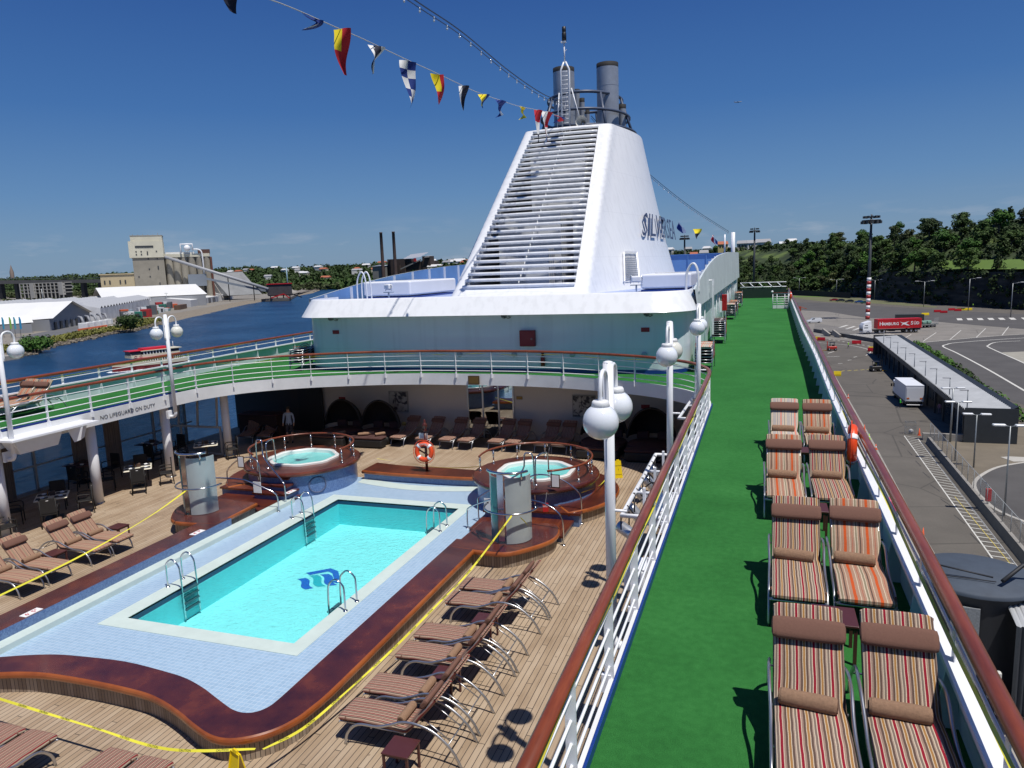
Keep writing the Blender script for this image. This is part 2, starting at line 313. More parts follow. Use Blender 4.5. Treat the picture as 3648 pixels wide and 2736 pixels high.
def thing(name,label,cat,loc=(0,0,0),rz=0,group=None):
    o=bpy.data.objects.new(name,None); col.objects.link(o); o.location=loc; o.rotation_euler=(0,0,rz); o.empty_display_size=.2
    return tag(o,label,cat,group)
def struct(o): o['kind']='structure'; return o
def dup(o,loc=None,rz=None,label=None,group=None,parent=None,top=True):
    c=o.copy(); col.objects.link(c)
    if parent: c.parent=parent
    for ch in list(o.children): dup(ch,parent=c,top=False)
    if loc is not None: c.location=loc
    if rz is not None: c.rotation_euler=(0,0,rz)
    if label: c['label']=label
    if group: c['group']=group
    return c
_fc={}
def text_mesh(txt,h,mt,name,parent=None,depth=.004,font_scale=1,mw=None,xs=1.0,bold=0.0,skew=0):
    cu=bpy.data.curves.new('t','FONT'); cu.body=txt; cu.size=h; cu.extrude=depth; cu.align_x='CENTER'; cu.align_y='CENTER'; cu.resolution_u=2; cu.offset=bold; cu.shear=skew
    o=bpy.data.objects.new('t',cu); col.objects.link(o); dg=bpy.context.evaluated_depsgraph_get(); me=bpy.data.meshes.new_from_object(o.evaluated_get(dg)); bpy.data.objects.remove(o)
    me.materials.clear(); me.materials.append(mt)
    for v in me.vertices: v.co.x*=xs
    ob=bpy.data.objects.new(name,me); col.objects.link(ob)
    if mw is not None: me.transform(mw)
    if parent: ob.parent=parent
    return ob
def frame(origin,xdir,ydir):   # matrix putting text x along xdir, y along ydir
    x=Vector(xdir).normalized(); y=Vector(ydir).normalized(); z=x.cross(y)
    return Matrix(((x.x,y.x,z.x,origin[0]),(x.y,y.y,z.y,origin[1]),(x.z,y.z,z.z,origin[2]),(0,0,0,1)))
ORD=['first','second','third','fourth','fifth','sixth','seventh','eighth','ninth','tenth','eleventh','twelfth','thirteenth','fourteenth','fifteenth','sixteenth','seventeenth','eighteenth','nineteenth','twentieth']+['twenty '+k for k in ('first','second','third','fourth','fifth','sixth','seventh','eighth','ninth')]+['thirtieth']+['thirty '+k for k in ('first','second','third','fourth','fifth')]
def mX(x): return 2*CX-x
# ======================= DECKS (setting) =======================
PX0,PX1,PY0,PY1=-13.5,-9.06,11.81,20.59
m=M()
for a,b in (((-25.8,-6),(PX0-.2,31)),((PX1+.2,-6),(2.1,31)),((PX0-.2,-6),(PX1+.2,PY0-.2)),((PX0-.2,PY1+.2),(PX1+.2,31))): m.poly([(a[0],a[1]),(b[0],a[1]),(b[0],b[1]),(a[0],b[1])],PD)
struct(m.build('pool_deck',deckm))
# inner edge of the upper deck: straight sides and a curved end
half=[(0,28.05),(1.3,28.05),(2.5,27.97),(4.2,27.65),(5.8,27.12),(7.2,26.5),(8.5,25.6),(9.35,24.6),(9.85,23.4),(9.98,22.2)]
edge=[(CX-x,y) for x,y in reversed(half)]+[(CX+x,y) for x,y in half[1:]]
edge=[(p[0],p[1]) for p in smooth([(x,y,0) for x,y in edge],5)]
full=[(CX-9.98,y) for y in (-6,-2,2,6,10,14,18)]+edge+[(CX+9.98,y) for y in (18,14,10,6,2,-2,-6)]
XR=CX+9.98; XL=CX-9.98
m=M()
m.poly([(XR,-6),(1.63,-6),(1.74,5.5),(1.79,8.2),(1.88,20),(2.06,30),(2.14,41),(2.58,70),(2.9,90),(XR,90)],G); m.poly([(-3.6,31),(XR,31),(XR,90),(-3.6,90)],G)
m.poly([(XL,-6),(XL,70),(-25.6,70),(-25.3,-6)],G)
for (x0,y0),(x1,y1) in zip(edge[:-1],edge[1:]): m.add([(x0,y0,G),(x1,y1,G),(x1,31,G),(x0,31,G)],[(0,1,2,3)])
struct(m.build('upper_deck_turf',turf))
m=M(); zc=G-.42
m.poly([(XR+.02,-6),(2.2,-6),(2.3,31),(XR+.02,31)],zc); m.poly([(XL-.02,-6),(XL-.02,31),(-25.6,31),(-25.3,-6)],zc)
for (x0,y0),(x1,y1) in zip(edge[:-1],edge[1:]): m.add([(x0,y0,zc),(x1,y1,zc),(x1,31,zc),(x0,31,zc)],[(0,3,2,1)])
tag(m.build('deck_ceiling',cream),'cream painted ceiling under the upper walkway','ceiling')
# fascia band round the opening
o=M(); A=[(x,y,G+.03) for x,y in full]; B=[(x,y,G-.45) for x,y in full]
ins=[];n=len(full)
for i,(x,y) in enumerate(full):
    a=Vector(full[max(i-1,0)]);b=Vector(full[min(i+1,n-1)]); t=(b-a).normalized(); ins.append((x-t.y*.06,y+t.x*.06))
o.strip(B,A,smooth=True); A2=[(x,y,G+.03) for x,y in ins]; o.strip(A,A2); o.strip([(x,y,G-.45) for x,y in ins],B)
fas=tag(o.build('deck_edge_fascia',white2),'white curved fascia band round the opening above the pool deck','fascia')
text_mesh('NO LIFEGUARD ON DUTY',.20,txtd,'lettering',fas,.004,bold=-.003,mw=frame((XL+.012,19.85,G-.235),(0,1,0),(0,0,1)),xs=1.02)
def plate(name,c,d,mt,label,cat,rz=0,par=None):
    q=M().rbox(c,d,.008,rz).build(name,mt,par); return tag(q,label,cat) if label else q
t=thing('wall_plaque','small dark brass plaque on the middle of the curved fascia','plaque',(-11.34,28.0,21.98)); 
M().box((0,-.02,0),(.5,.04,.36)).build('frame',mat('dark_bronze',(.10,.06,.025),.4,.3),t); M().box((0,-.045,0),(.42,.02,.28)).build('panel',mat('brass_panel',(.22,.13,.04),.35,.6),t)
# ======================= HULL =======================
m=M(); m.poly([(-25.85,-30),(2.15,-30),(2.3,31),(2.7,90),(-25.85,90)],.3,PD-.012,top=False)
m.poly([(-25.85,31.2),(2.3,31.2),(2.7,90),(-25.85,90)],PD+.01,G-.012)
m.b2((1.5,-6,PD),(1.6,31,G-.14)); m.b2((-20.7,30.6,PD+.002),(2.1,31.15,G-.43))
tag(m.build('ship_hull',wallp),'pale painted hull and lower wall of the cruise ship','ship')
# ======================= RAILS =======================
def post(m,x,y,tx,ty,h=.98,w=.09,z=G,drop=.12,nx=None):
    m.add([],[]); rz=math.atan2(ty,tx); m.box((x,y,z+(h-drop)/2),(.018,w,h+drop),rz=rz)
def inner_rail():
    t=thing('inner_guard_rail','white five bar guard rail with teak top following the curved opening over the pool','railing',(0,0,0))
    P=[(x,y) for x,y in full if y>=1.9]; L=[0]
    for a,b in zip(P[:-1],P[1:]): L.append(L[-1]+math.dist(a,b))
    def at(s):
        for i in range(1,len(P)):
            if L[i]>=s or i==len(P)-1:
                k=(s-L[i-1])/(L[i]-L[i-1]); a,b=P[i-1],P[i]; return (a[0]+(b[0]-a[0])*k,a[1]+(b[1]-a[1])*k),(Vector(b)-Vector(a)).normalized()
    q=L[-1]; rt=M().tube([(x,y,G+.99) for x,y in P],.052,8,flat=1.25); rt.build('teak_top_rail',railw,t)
    for k,z in enumerate((.16,.36,.57,.79)): M().tube([(x,y,G+z) for x,y in P],.016,6).build('bar',white,t)
    s=.35
    ys=[]
    while s<q:
        (x,y),tt=at(s); px=M(); c=Vector((x,y)); nrm=Vector((tt.y,-tt.x))*.0
        px.box((x,y,G+.43),(.016,.095,1.1),rz=math.atan2(tt.y,tt.x)); px.box((x-tt.y*-.03,y-tt.x*.03,G-.03),(.05,.10,.20),rz=math.atan2(tt.y,tt.x)) 
        px.build('post',white,t); s+=1.6
    return t
inner_rail()
# blue foot strip of the walkway edge
m=M()
for X,sg in ((XR,1),(XL,-1)):
    m.b2((X+sg*.07,-6,G+.004),(X+sg*.10,22.3,G+.10))
tag(m.build('kerb_strip',blue),'narrow blue kerb strip along the straight edges of the green walkway','kerb')
def capx(y): 
    pts=[(-6,1.47),(5.5,1.58),(8.2,1.63),(20,1.72),(30,1.90),(41,1.98),(70,2.42),(90,2.7)]
    for a,b in zip(pts[:-1],pts[1:]):
        if y<=b[0]: return a[1]+(b[1]-a[1])*(y-a[0])/(b[0]-a[0])
    return pts[-1][1]
def bulwark(side,y1):
    f=(lambda x:x) if side>0 else mX
    lab='white bulwark with wedge brackets and teak rail along the %s'%('quay side of the walkway' if side>0 else 'harbour side on the left')
    t=thing('bulwark',lab,'bulwark'); ys=[-6+i*1.63 for i in range(int((y1+6)/1.63)+1)]
    w=M(); w.strip([(f(capx(y)+.17),y,G) for y in ys],[(f(capx(y)+.10),y,G+.64) for y in ys]); w.strip([(f(capx(y)+.175),y,G-.5) for y in ys],[(f(capx(y)+.13),y,G+.64) for y in ys]); w.build('wall',wallp,t)
    c=M()
    for z in (0,): 
        c.strip([(f(capx(y)),y,G+.67) for y in ys],[(f(capx(y)+.14),y,G+.67) for y in ys]); c.strip([(f(capx(y)),y,G+.62) for y in ys],[(f(capx(y)),y,G+.67) for y in ys]); c.strip([(f(capx(y)+.14),y,G+.62) for y in ys],[(f(capx(y)+.14),y,G+.67) for y in ys])
    c.build('cap',white,t)
    b=M(); 
    for y in ys[::1]:
        x=capx(y); pr=[(x-.05,0),(x+.165,0),(x+.098,.62),(x+.03,.62)]
        vs=[(f(a),y-.012,G+z+.002) for a,z in pr]+[(f(a),y+.012,G+z+.002) for a,z in pr]; b.add(vs,[(0,1,2,3),(7,6,5,4),(0,3,7,4),(1,0,4,5),(2,1,5,6),(3,2,6,7)])
    b.split('bracket',wallp,t,-.01)
    k=M(); k.strip([(f(capx(y)+.166),y,G+.003) for y in ys],[(f(capx(y)+.152),y,G+.13) for y in ys]); k.build('skirting',blue,t)
    s=M()
    for y in ys: x=capx(y)+.08; s.box((f(x),y,G+.86),(.012,.10,.40))
    s.split('stanchion',white,t,.02)
    M().tube([(f(capx(y)+.09),y,G+.88) for y in ys],.016,6).build('bar',white,t)
    M().tube([(f(capx(y)+.10),y,G+1.09) for y in ys],.062,8,flat=1.2).build('teak_top_rail',railw,t)
    return t
bulwark(1,88); bulwark(-1,68)
# end of walkway: dark low rail and gate
t=thing('end_rail','white pipe rail over a dark green bulwark closing the far end of the walkway','railing',(0,88.9,G))
M().box((.0,0,.55),(5.2,.08,1.1)).build('panel',mat('dark_green_panel',(.012,.03,.02),.6),t)
b=M(); b.tube([(-2.4,.5,1.75),(2.6,.5,1.75)],.045,6); b.tube([(-2.4,0,1.25),(2.6,0,1.25)],.05,6)
for i in range(5): b.tube([(-1.9+i,-.1,1.25),(-2.4+i,.5,1.75)],.045,5)
b.build('frame',white,t)
t=thing('deck_gate','white barred gate standing across the far right of the walkway','gate',(1.55,68.8,G))
b=M(); 
for z in (.45,.65,.85,1.05,1.3): b.tube([(-.65,0,z),(.65,0,z)],.025,6)
for x in (-.65,-.3,.35,.65): b.tube([(x,0,0),(x,0,1.35)],.03,6)
b.box((0,.0,.17),(1.3,.04,.3)); b.build('bars',white,t); M().box((0,0,1.4),(1.4,.1,.05)).build('top_rail',railw,t); M().sphere((-.7,0,1.5),.1,10,8).build('knob',white,t)
# ======================= COLUMNS =======================
t0=None
for i,(y,lb) in enumerate(((15.3,'white round column nearest the camera on the left of the pool deck'),(18.65,'white round column beside the dining table with the white settings'),(22.0,'white round column behind the tall glass shower screen on the left'),(25.35,'white round column farthest back on the left beside the slanted windows'))):
    t=thing('support_column',lb,'column',(-21.95,y,PD),group='columns on the port side'); M().cyl((0,0,.03),(0,0,G-.46-PD),.165,20).build('shaft',white,t); M().cyl((0,0,.0),(0,0,.035),.19,20).build('base_ring',steel,t)
# ======================= LEFT GLAZED WALL =======================
glass=mat('tinted_window_glass',(.10,.16,.18),.03,alpha=.38)
t=thing('window_wall','long glazed wall with slim grey mullions behind the dining tables, harbour water seen through it','window wall',(-25.55,0,PD))
fr=M(); gm=mat('grey_window_frame',(.32,.34,.35),.45)
for i in range(13): 
    y=4+i*1.9; q=M(); q.b2((-.05,y-.045,0),(.05,y+.045,2.88)); q.build('mullion',gm,t)
M().b2((-.04,3,.98),(.04,27.2,1.04)).build('handrail',gm,t); q=M(); q.b2((-.05,3,0),(.05,27.2,.12)); q.b2((-.05,3,2.7),(.05,27.2,2.88)); q.build('frame',gm,t)
for i in range(12): M().b2((-.008,4.05+i*1.9,.12),(.008,5.85+i*1.9,2.7)).build('pane',glass,t)
t=thing('slanted_window','tilted white framed window screen joining the far column to the glazed wall','window',(-24,25.3,PD)); wf=mat('off_white_window_frame',(.55,.55,.53),.5)
q=M()
for a in (-1.5,-.5,.55,1.6): q.tube([(a,0,1.28),(a-.16,.35,2.85)],.05,4)
q.tube([(-1.6,0,1.25),(1.8,0,1.25)],.06,4); q.tube([(1.75,0,0),(1.75,0,1.25)],.05,4); q.tube([(-1.6,0,.05),(1.75,0,.05)],.05,4); q.tube([(-.4,0,0),(-.4,0,1.25)],.05,4); q.build('frame',wf,t)
q=M(); q.add([(-1.5,0,1.3),(1.6,0,1.3),(1.44,.35,2.85),(-1.66,.35,2.85)],[(0,1,2,3)]); q.add([(-1.5,0,.08),(1.7,0,.08),(1.7,0,1.2),(-1.5,0,1.2)],[(0,1,2,3)]); q.build('pane',glass,t)
curt=mat('beige_curtain',(.22,.18,.15),.9,noise=.08,nscale=4)
for i,(y,lb) in enumerate(((16.0,'beige curtain drawn beside the left window, nearest the camera'),(17.4,'beige curtain second from the camera along the left windows'),(20.6,'beige curtain just left of the middle column'),(22.1,'beige curtain just right of the middle column'))):
    q=M(); n=40; pts=[(-25.3+.05*math.sin(k*1.7),y+k*.8/n) for k in range(n+1)]; q.strip([(a,b,PD+.05) for a,b in pts],[(a,b,G-.5) for a,b in pts],smooth=True)
    tag(q.build('window_curtain',curt),lb,'curtain')
# ======================= BACK WALL UNDER DECK =======================
backw=mat('beige_bulkhead_paint',(.55,.51,.47),.6,noise=.04,nscale=1)
t=thing('rear_bulkhead','beige bulkhead wall behind the far row of loungers','wall',(0,30.58,PD)); 
q=M(); q.b2((-20.7,-.06,0),(-12.74,0,2.87)); q.b2((-10.46,-.06,0),(2.1,0,2.87)); q.build('wall_panel',backw,t)
t=thing('mirrored_doors','mirrored sliding glass doors in the middle of the bulkhead reflecting the hot tub','door',(-11.6,30.5,PD))
mir=mat('mirror_glass',(.38,.41,.43),.02,1)
q=M(); q.b2((-1.12,0,0),(1.14,.03,2.87)); q.build('door_leaf',mir,t)
q=M()
for x in (-1.1,-.36,.4,1.1): q.b2((x-.035,-.03,0),(x+.035,-.002,2.87))
q.build('frame',alum,t)
def artwork(x,lb,seed):
    t=thing('wall_picture',lb,'picture',(x,30.47,20.5)); M().box((0,0,0),(1.0,.04,.98)).build('frame',mat('picture_frame_grey',(.28,.27,.25),.6),t)
    mm,tt,nn,pp=base('abstract_grey_canvas%d'%seed,.8); g=nd(tt,'ShaderNodeTexCoord'); v=nd(tt,'ShaderNodeTexNoise',{'Vector':g.outputs['Object'],'Scale':1.7+seed,'Detail':2,'Distortion':2.2}); r=ramp(tt,v.outputs[0],[(.42,(.05,.05,.06)),(.5,(.3,.29,.27)),(.58,(.42,.41,.38))]); tt.links.new(r.outputs[0],pp.inputs['Base Color'])
    M().box((0,-.025,0),(.92,.02,.9)).build('canvas',mm,t)
artwork(-16.24,'abstract grey picture on the bulkhead between the cocoon daybed and the mirrored doors',0); artwork(-7.27,'abstract black and grey picture on the bulkhead behind the nearest globe lamp',1)
for x,z,lb in ((-19.33,20.55,'small red sign above the left cocoon daybed'),(-4.6,20.55,'small red sign above the right cocoon daybeds')): plate('wall_sign',(x,30.5,z),(.36,.03,.17),mat('dark_red_sign',(.22,.01,.015),.5),lb,'sign')
plate('wall_sign',(-10.2,30.5,20.8),(.28,.03,.14),mat('brass_panel',(.22,.13,.04),.35,.6),'small brass sign right of the mirrored doors','sign')
q=M(); q.lathe([(0,.0),(.09,.03),(.12,.09),(.09,.15),(0,.18)],(0,0,0),16); o=q.build('bulkhead_lamp',mat('yellowed_lamp_glass',(.5,.42,.16),.2),None); o.location=(-16.0,30.42,19.35); tag(o,'small yellowish round lamp low on the bulkhead left of the far loungers','lamp')
# ======================= POOL =======================
pool=thing('swimming_pool','rectangular turquoise pool with cream coping and pale blue tiled ledge','pool',(0,0,0))
I=[(-7.72,17.3),(-7.74,14),(-7.75,10.6),(-7.75,9.6),(-7.79,9.3),(-7.92,9.13),(-8.1,9.07),(-8.3,9.09),(-8.5,9.16),(-8.9,9.33),(-9.3,9.5),(-9.8,9.66),(-10.3,9.74),(CX,9.83)]
O=[(-7.00,17.3),(-7.01,14),(-7.02,10.4),(-7.08,9.5),(-7.16,9.13),(-7.33,8.81),(-7.6,8.56),(-7.9,8.43),(-8.25,8.45),(-8.75,8.63),(-9.15,8.8),(-9.7,8.99),(-10.3,9.11),(CX,9.15)]
I=I+[(mX(x),y) for x,y in reversed(I[:-1])]; O=O+[(mX(x),y) for x,y in reversed(O[:-1])]
I2=[(p[0],p[1]) for p in smooth([(x,y,0) for x,y in I],4)]; O2=[(p[0],p[1]) for p in smooth([(x,y,0) for x,y in O],4)]
mid=[((a[0]+b[0])/2,(a[1]+b[1])/2) for a,b in zip(I2,O2)]
q=M(); near=[p for p in mid if p[1]<11.45]; near=[(near[0][0],11.4)]+near+[(near[-1][0],11.4)]; q.poly(near,LG)
q.poly([(-15.4,11.4),(-13.94,11.4),(-13.94,21.03),(-15.4,21.03)],LG); q.poly([(-8.7,11.4),(-7.4,11.4),(-7.4,21.03),(-8.7,21.03)],LG); q.poly([(-15.4,21.03),(-7.4,21.03),(-7.4,23.2),(-15.4,23.2)],LG); q.build('tiled_ledge',tilem,pool)
q=M(); cz=LG+.012
for a in (((-13.94,11.4),(-8.7,11.4),(PX1,PY0),(PX0,PY0)),((-8.7,11.4),(-8.7,21.03),(PX1,PY1),(PX1,PY0)),((-8.7,21.03),(-13.94,21.03),(PX0,PY1),(PX1,PY1)),((-13.94,21.03),(-13.94,11.4),(PX0,PY0),(PX0,PY1))): q.poly(list(a),cz-.05,cz)
q.build('coping',creamt,pool)
q=M(); q.poly([(-15.15,9.9),(-14.80,9.75),(-14.80,20.0),(-15.15,20.0)],LG,PD+.23); arc=[(-13.9+i*.5,22.55-.45*math.sin(min(1,max(0,i/10))*PI)) for i in range(11)]
q.poly([(x,y) for x,y in arc]+[(x,y+.55) for x,y in reversed(arc)],LG+.006); q.build('cream_border',creamt,pool)
fl=mat('turquoise_pool_floor',(.30,.88,.90),.5,noise=.05,nscale=2); wl=mat('turquoise_pool_wall',(.15,.70,.75),.4,noise=.05,nscale=3); wband=mat('dark_blue_waterline_tiles',(.02,.06,.13),.3,noise=.3,nscale=20)
zf=PD-.78; q=M(); q.poly([(PX0,PY0),(PX1,PY0),(PX1,PY1),(PX0,PY1)],zf); q.build('basin_floor',fl,pool)
q=M(); cs=[(PX0,PY0),(PX1,PY0),(PX1,PY1),(PX0,PY1),(PX0,PY0)]; q.strip([(x,y,zf) for x,y in cs],[(x,y,LG-.16) for x,y in cs]); q.strip([(x,y,LG-.16) for x,y in cs],[(x,y,LG) for x,y in cs],mi=1); q.build('basin_wall',[wl,wband],pool)
def waterm(name,tint,bs,bstr,rough=.02,mixf=.08,sc=(1,1,1),second=0):
    m,t,n,p=base(name,rough); n.remove(p); out=n['Material Output']; g=nd(t,'ShaderNodeNewGeometry'); mp_=nd(t,'ShaderNodeMapping',{0:g.outputs['Position'],'Scale':sc})
    a=nd(t,'ShaderNodeTexNoise',{'Vector':mp_.outputs[0],'Scale':bs,'Detail':4,'Distortion':.8}); b=nd(t,'ShaderNodeBump',{'Height':a.outputs[0],'Strength':bstr,'Distance':.06})
    gl=nd(t,'ShaderNodeBsdfGlossy',{'Roughness':rough,'Normal':b.outputs[0]}); tr=nd(t,'ShaderNodeBsdfTransparent',{'Color':(*tint,1)}); f=nd(t,'ShaderNodeFresnel',{'IOR':1.33,'Normal':b.outputs[0]})
    k=nd(t,'ShaderNodeMixShader',{0:f.outputs[0],1:tr.outputs[0],2:gl.outputs[0]}); t.links.new(k.outputs[0],out.inputs[0]); return m
q=M(); q.poly([(PX0,PY0),(PX1,PY0),(PX1,PY1),(PX0,PY1)],LG-.17); q.build('water',waterm('pool_water',(.84,.985,.985),7,.55),pool)
# wavelet bump in the floor, shaped to imitate rippling light through the water
t_=fl.node_tree; p_=t_.nodes['Principled BSDF']; g_=nd(t_,'ShaderNodeNewGeometry'); v_=nd(t_,'ShaderNodeTexNoise',{'Vector':g_.outputs['Position'],'Scale':9.0,'Detail':3,'Distortion':2.5}); b_=nd(t_,'ShaderNodeBump',{'Height':v_.outputs[0],'Strength':.6,'Distance':.05}); t_.links.new(b_.outputs[0],p_.inputs['Normal'])
# emblem on the pool floor: three slanted bands with a hooked head
em=mat('emblem_blue_tiles',(.01,.10,.52),.4); em2=mat('emblem_teal_tiles',(.02,.42,.50),.4)
def flagshape(x0,y0,w,h,sk,n=8):
    l=[(x0+sk*(i/n)+.05*math.sin(i/n*2*PI),y0+h*i/n) for i in range(n+1)]; return l+[(x+w,y) for x,y in reversed(l)]
q=M(); ez=zf+.006
def wband_(a,b,w0,w1,mi,n=10):
    L1=[(a[0]+(b[0]-a[0])*k/n+.035*math.sin(k/n*2*PI),a[1]+(b[1]-a[1])*k/n+.035*math.sin(k/n*2*PI)) for k in range(n+1)]
    q.poly([L1[0]]+L1[1:]+[(x+w1[0],y+w1[1]) for x,y in reversed(L1)],ez,mi=mi)
wband_((-12.22,16.33),(-11.60,15.80),(.1,.15),(.18,.13),0); wband_((-12.03,16.62),(-11.36,16.03),(.2,.0),(.20,.10),1); wband_((-11.77,16.76),(-11.1,16.17),(.2,.0),(.22,.10),0)
q.poly([(-12.23,16.76),(-11.71,17.22),(-11.66,17.01),(-12.03,16.66)],ez+.003,mi=0); q.poly([(-11.71,17.22),(-11.38,17.1),(-11.47,16.93),(-11.66,17.01)],ez+.003,mi=0); q.poly([(-11.38,17.1),(-11.02,16.62),(-11.22,16.62),(-11.47,16.93)],ez+.003,mi=0); q.poly([(-11.02,16.62),(-10.95,16.36),(-11.2,16.44),(-11.22,16.62)],ez+.003,mi=0); q.build('floor_emblem',[em,em2],pool)
# depth markers
for (x,y,s,lb) in ((-15.22,10.9,'6\' 5"','white depth tile reading 6 feet 5 on the left bench'),(-15.22,16.0,'4\' 7"','white depth tile reading 4 feet 7 on the left bench beside the shower'),(-14.92,20.0,'4\' 7"','white depth tile reading 4 feet 7 beside the left hot tub steps')):
    o=M().box((x-.02,y,BT+.008),(.20,.42,.012)).build('depth_marker',txtw); tag(o,lb,'sign'); text_mesh(s,.17,redp,'lettering',o,.002,mw=frame((x-.01,y,BT+.017),(0,1,0),(-1,0,0)))
# bench surround
bench=thing('pool_surround_bench','varnished red teak bench curving round the near end and sides of the pool','bench')
q=M(); n=len(I2); q.strip([(x,y,BT) for x,y in O2],[(x,y,BT) for x,y in I2]); q.build('bench_top',teakc,bench)
def shr(P,C,k): return [(x+(c[0]-x)*k,y+(c[1]-y)*k) for (x,y),c in zip(P,C)]
q=M(); zz=[(0,0),(-.02,.03),(-.05,.045),(-.09,.045),(-.12,.03),(-.13,0)]
def offs(P,d):
    out=[]
    for i,(x,y) in enumerate(P):
        a=Vector(P[max(i-1,0)]);b=Vector(P[min(i+1,len(P)-1)]); t=(b-a).normalized(); out.append((x-t.y*d,y+t.x*d))
    return out
for (z0,d0),(z1,d1) in zip(zz[:-1],zz[1:]): q.strip([(x,y,BT+z1) for x,y in offs(O2,d1)],[(x,y,BT+z0) for x,y in offs(O2,d0)],smooth=True)
q.build('rounded_edge',teaklip,bench)
q=M(); q.strip([(x,y,PD) for x,y in offs(O2,-.05)],[(x,y,BT-.13) for x,y in offs(O2,-.05)],uvlen=True); q.build('slatted_plinth',plinthm,bench)
q=M(); q.strip([(x,y,LG) for x,y in I2],[(x,y,BT) for x,y in I2]); q.build('mosaic_riser',mosaic,bench)
def edged_platform(t,pts,z,lipmat,topmat,slat=True,names=('top','rounded_edge','slatted_plinth'),wallm=None,z0=PD):
    ar=sum(pts[i][0]*pts[(i+1)%len(pts)][1]-pts[(i+1)%len(pts)][0]*pts[i][1] for i in range(len(pts)))
    if ar>0: pts=pts[::-1]
    M().poly(pts,z).build(names[0],topmat,t); P=pts+[pts[0]]; q=M()
    def off(d):
        out=[]; k=len(pts)
        for i in range(k):
            a=Vector(pts[i-1]);b=Vector(pts[(i+1)%k]); tt=(b-a).normalized(); out.append((pts[i][0]-tt.y*d,pts[i][1]+tt.x*d))
        return out+[out[0]]
    for (z0_,d0),(z1,d1) in zip(zz[:-1],zz[1:]): q.strip([(x,y,z+z1) for x,y in off(d1)],[(x,y,z+z0_) for x,y in off(d0)],smooth=True)
    q.build(names[1],lipmat,t); q=M(); q.strip([(x,y,z0) for x,y in off(-.06)],[(x,y,z-.13) for x,y in off(-.06)],uvlen=True); q.build(names[2],wallm or plinthm,t)
def sm2(P,n=5): return [(p[0],p[1]) for p in smooth([(x,y,0) for x,y in P],n,closed=True)]
t=thing('far_bench','varnished teak bench between the two hot tubs carrying the lifebuoy post','bench')
arcp=[(-13.9,22.95),(-12.7,22.86),(CX,22.84),(-10.2,22.86),(-9,22.95)]; arcb=[(-9,23.75),(-10.2,23.82),(CX,23.84),(-12.7,23.86),(-13.9,24.05)]
edged_platform(t,[(p[0],p[1]) for p in smooth([(x,y,0) for x,y in arcp],4)]+[(p[0],p[1]) for p in smooth([(x,y,0) for x,y in arcb],4)],BT,teaklip,teakr,names=('bench_top','rounded_edge','mosaic_riser'),wallm=mosaic)
# ladders
def ladder(X,Y,sg,lb):
    t=thing('pool_ladder',lb,'ladder',(X,Y,LG),0,'pool ladders'); 
    for s in (-.25,.25): M().tube(smooth([(0,s,0),(0,s,.45),(sg*.03,s,.62),(sg*.2,s,.74),(sg*.37,s,.62),(sg*.42,s,.42),(sg*.44,s,-.2),(sg*.45,s,-.78)],4),.022,8).build('handrail',steel,t); 
    for s in (-.25,.25): M().lathe([(0,.02),(.05,.018),(.055,0)],(0,s,.012),12).build('base_flange',steel,t)
    for k in range(4): M().box((sg*.45,0,-.08-.16*k),(.09,.48,.03)).build('rung',mat('dark_ladder_tread',(.03,.10,.12),.5),t)
    return t
for X,Y,sg,lb in ((-13.86,13.65,1,'steel pool ladder on the near left side of the pool'),(-13.86,18.8,1,'steel pool ladder on the far left side below the left hot tub'),(-8.79,13.62,-1,'steel pool ladder on the near right side by the blue emblem'),(-8.79,18.8,-1,'steel pool ladder at the far right corner of the pool')): ladder(X,Y,sg,lb)
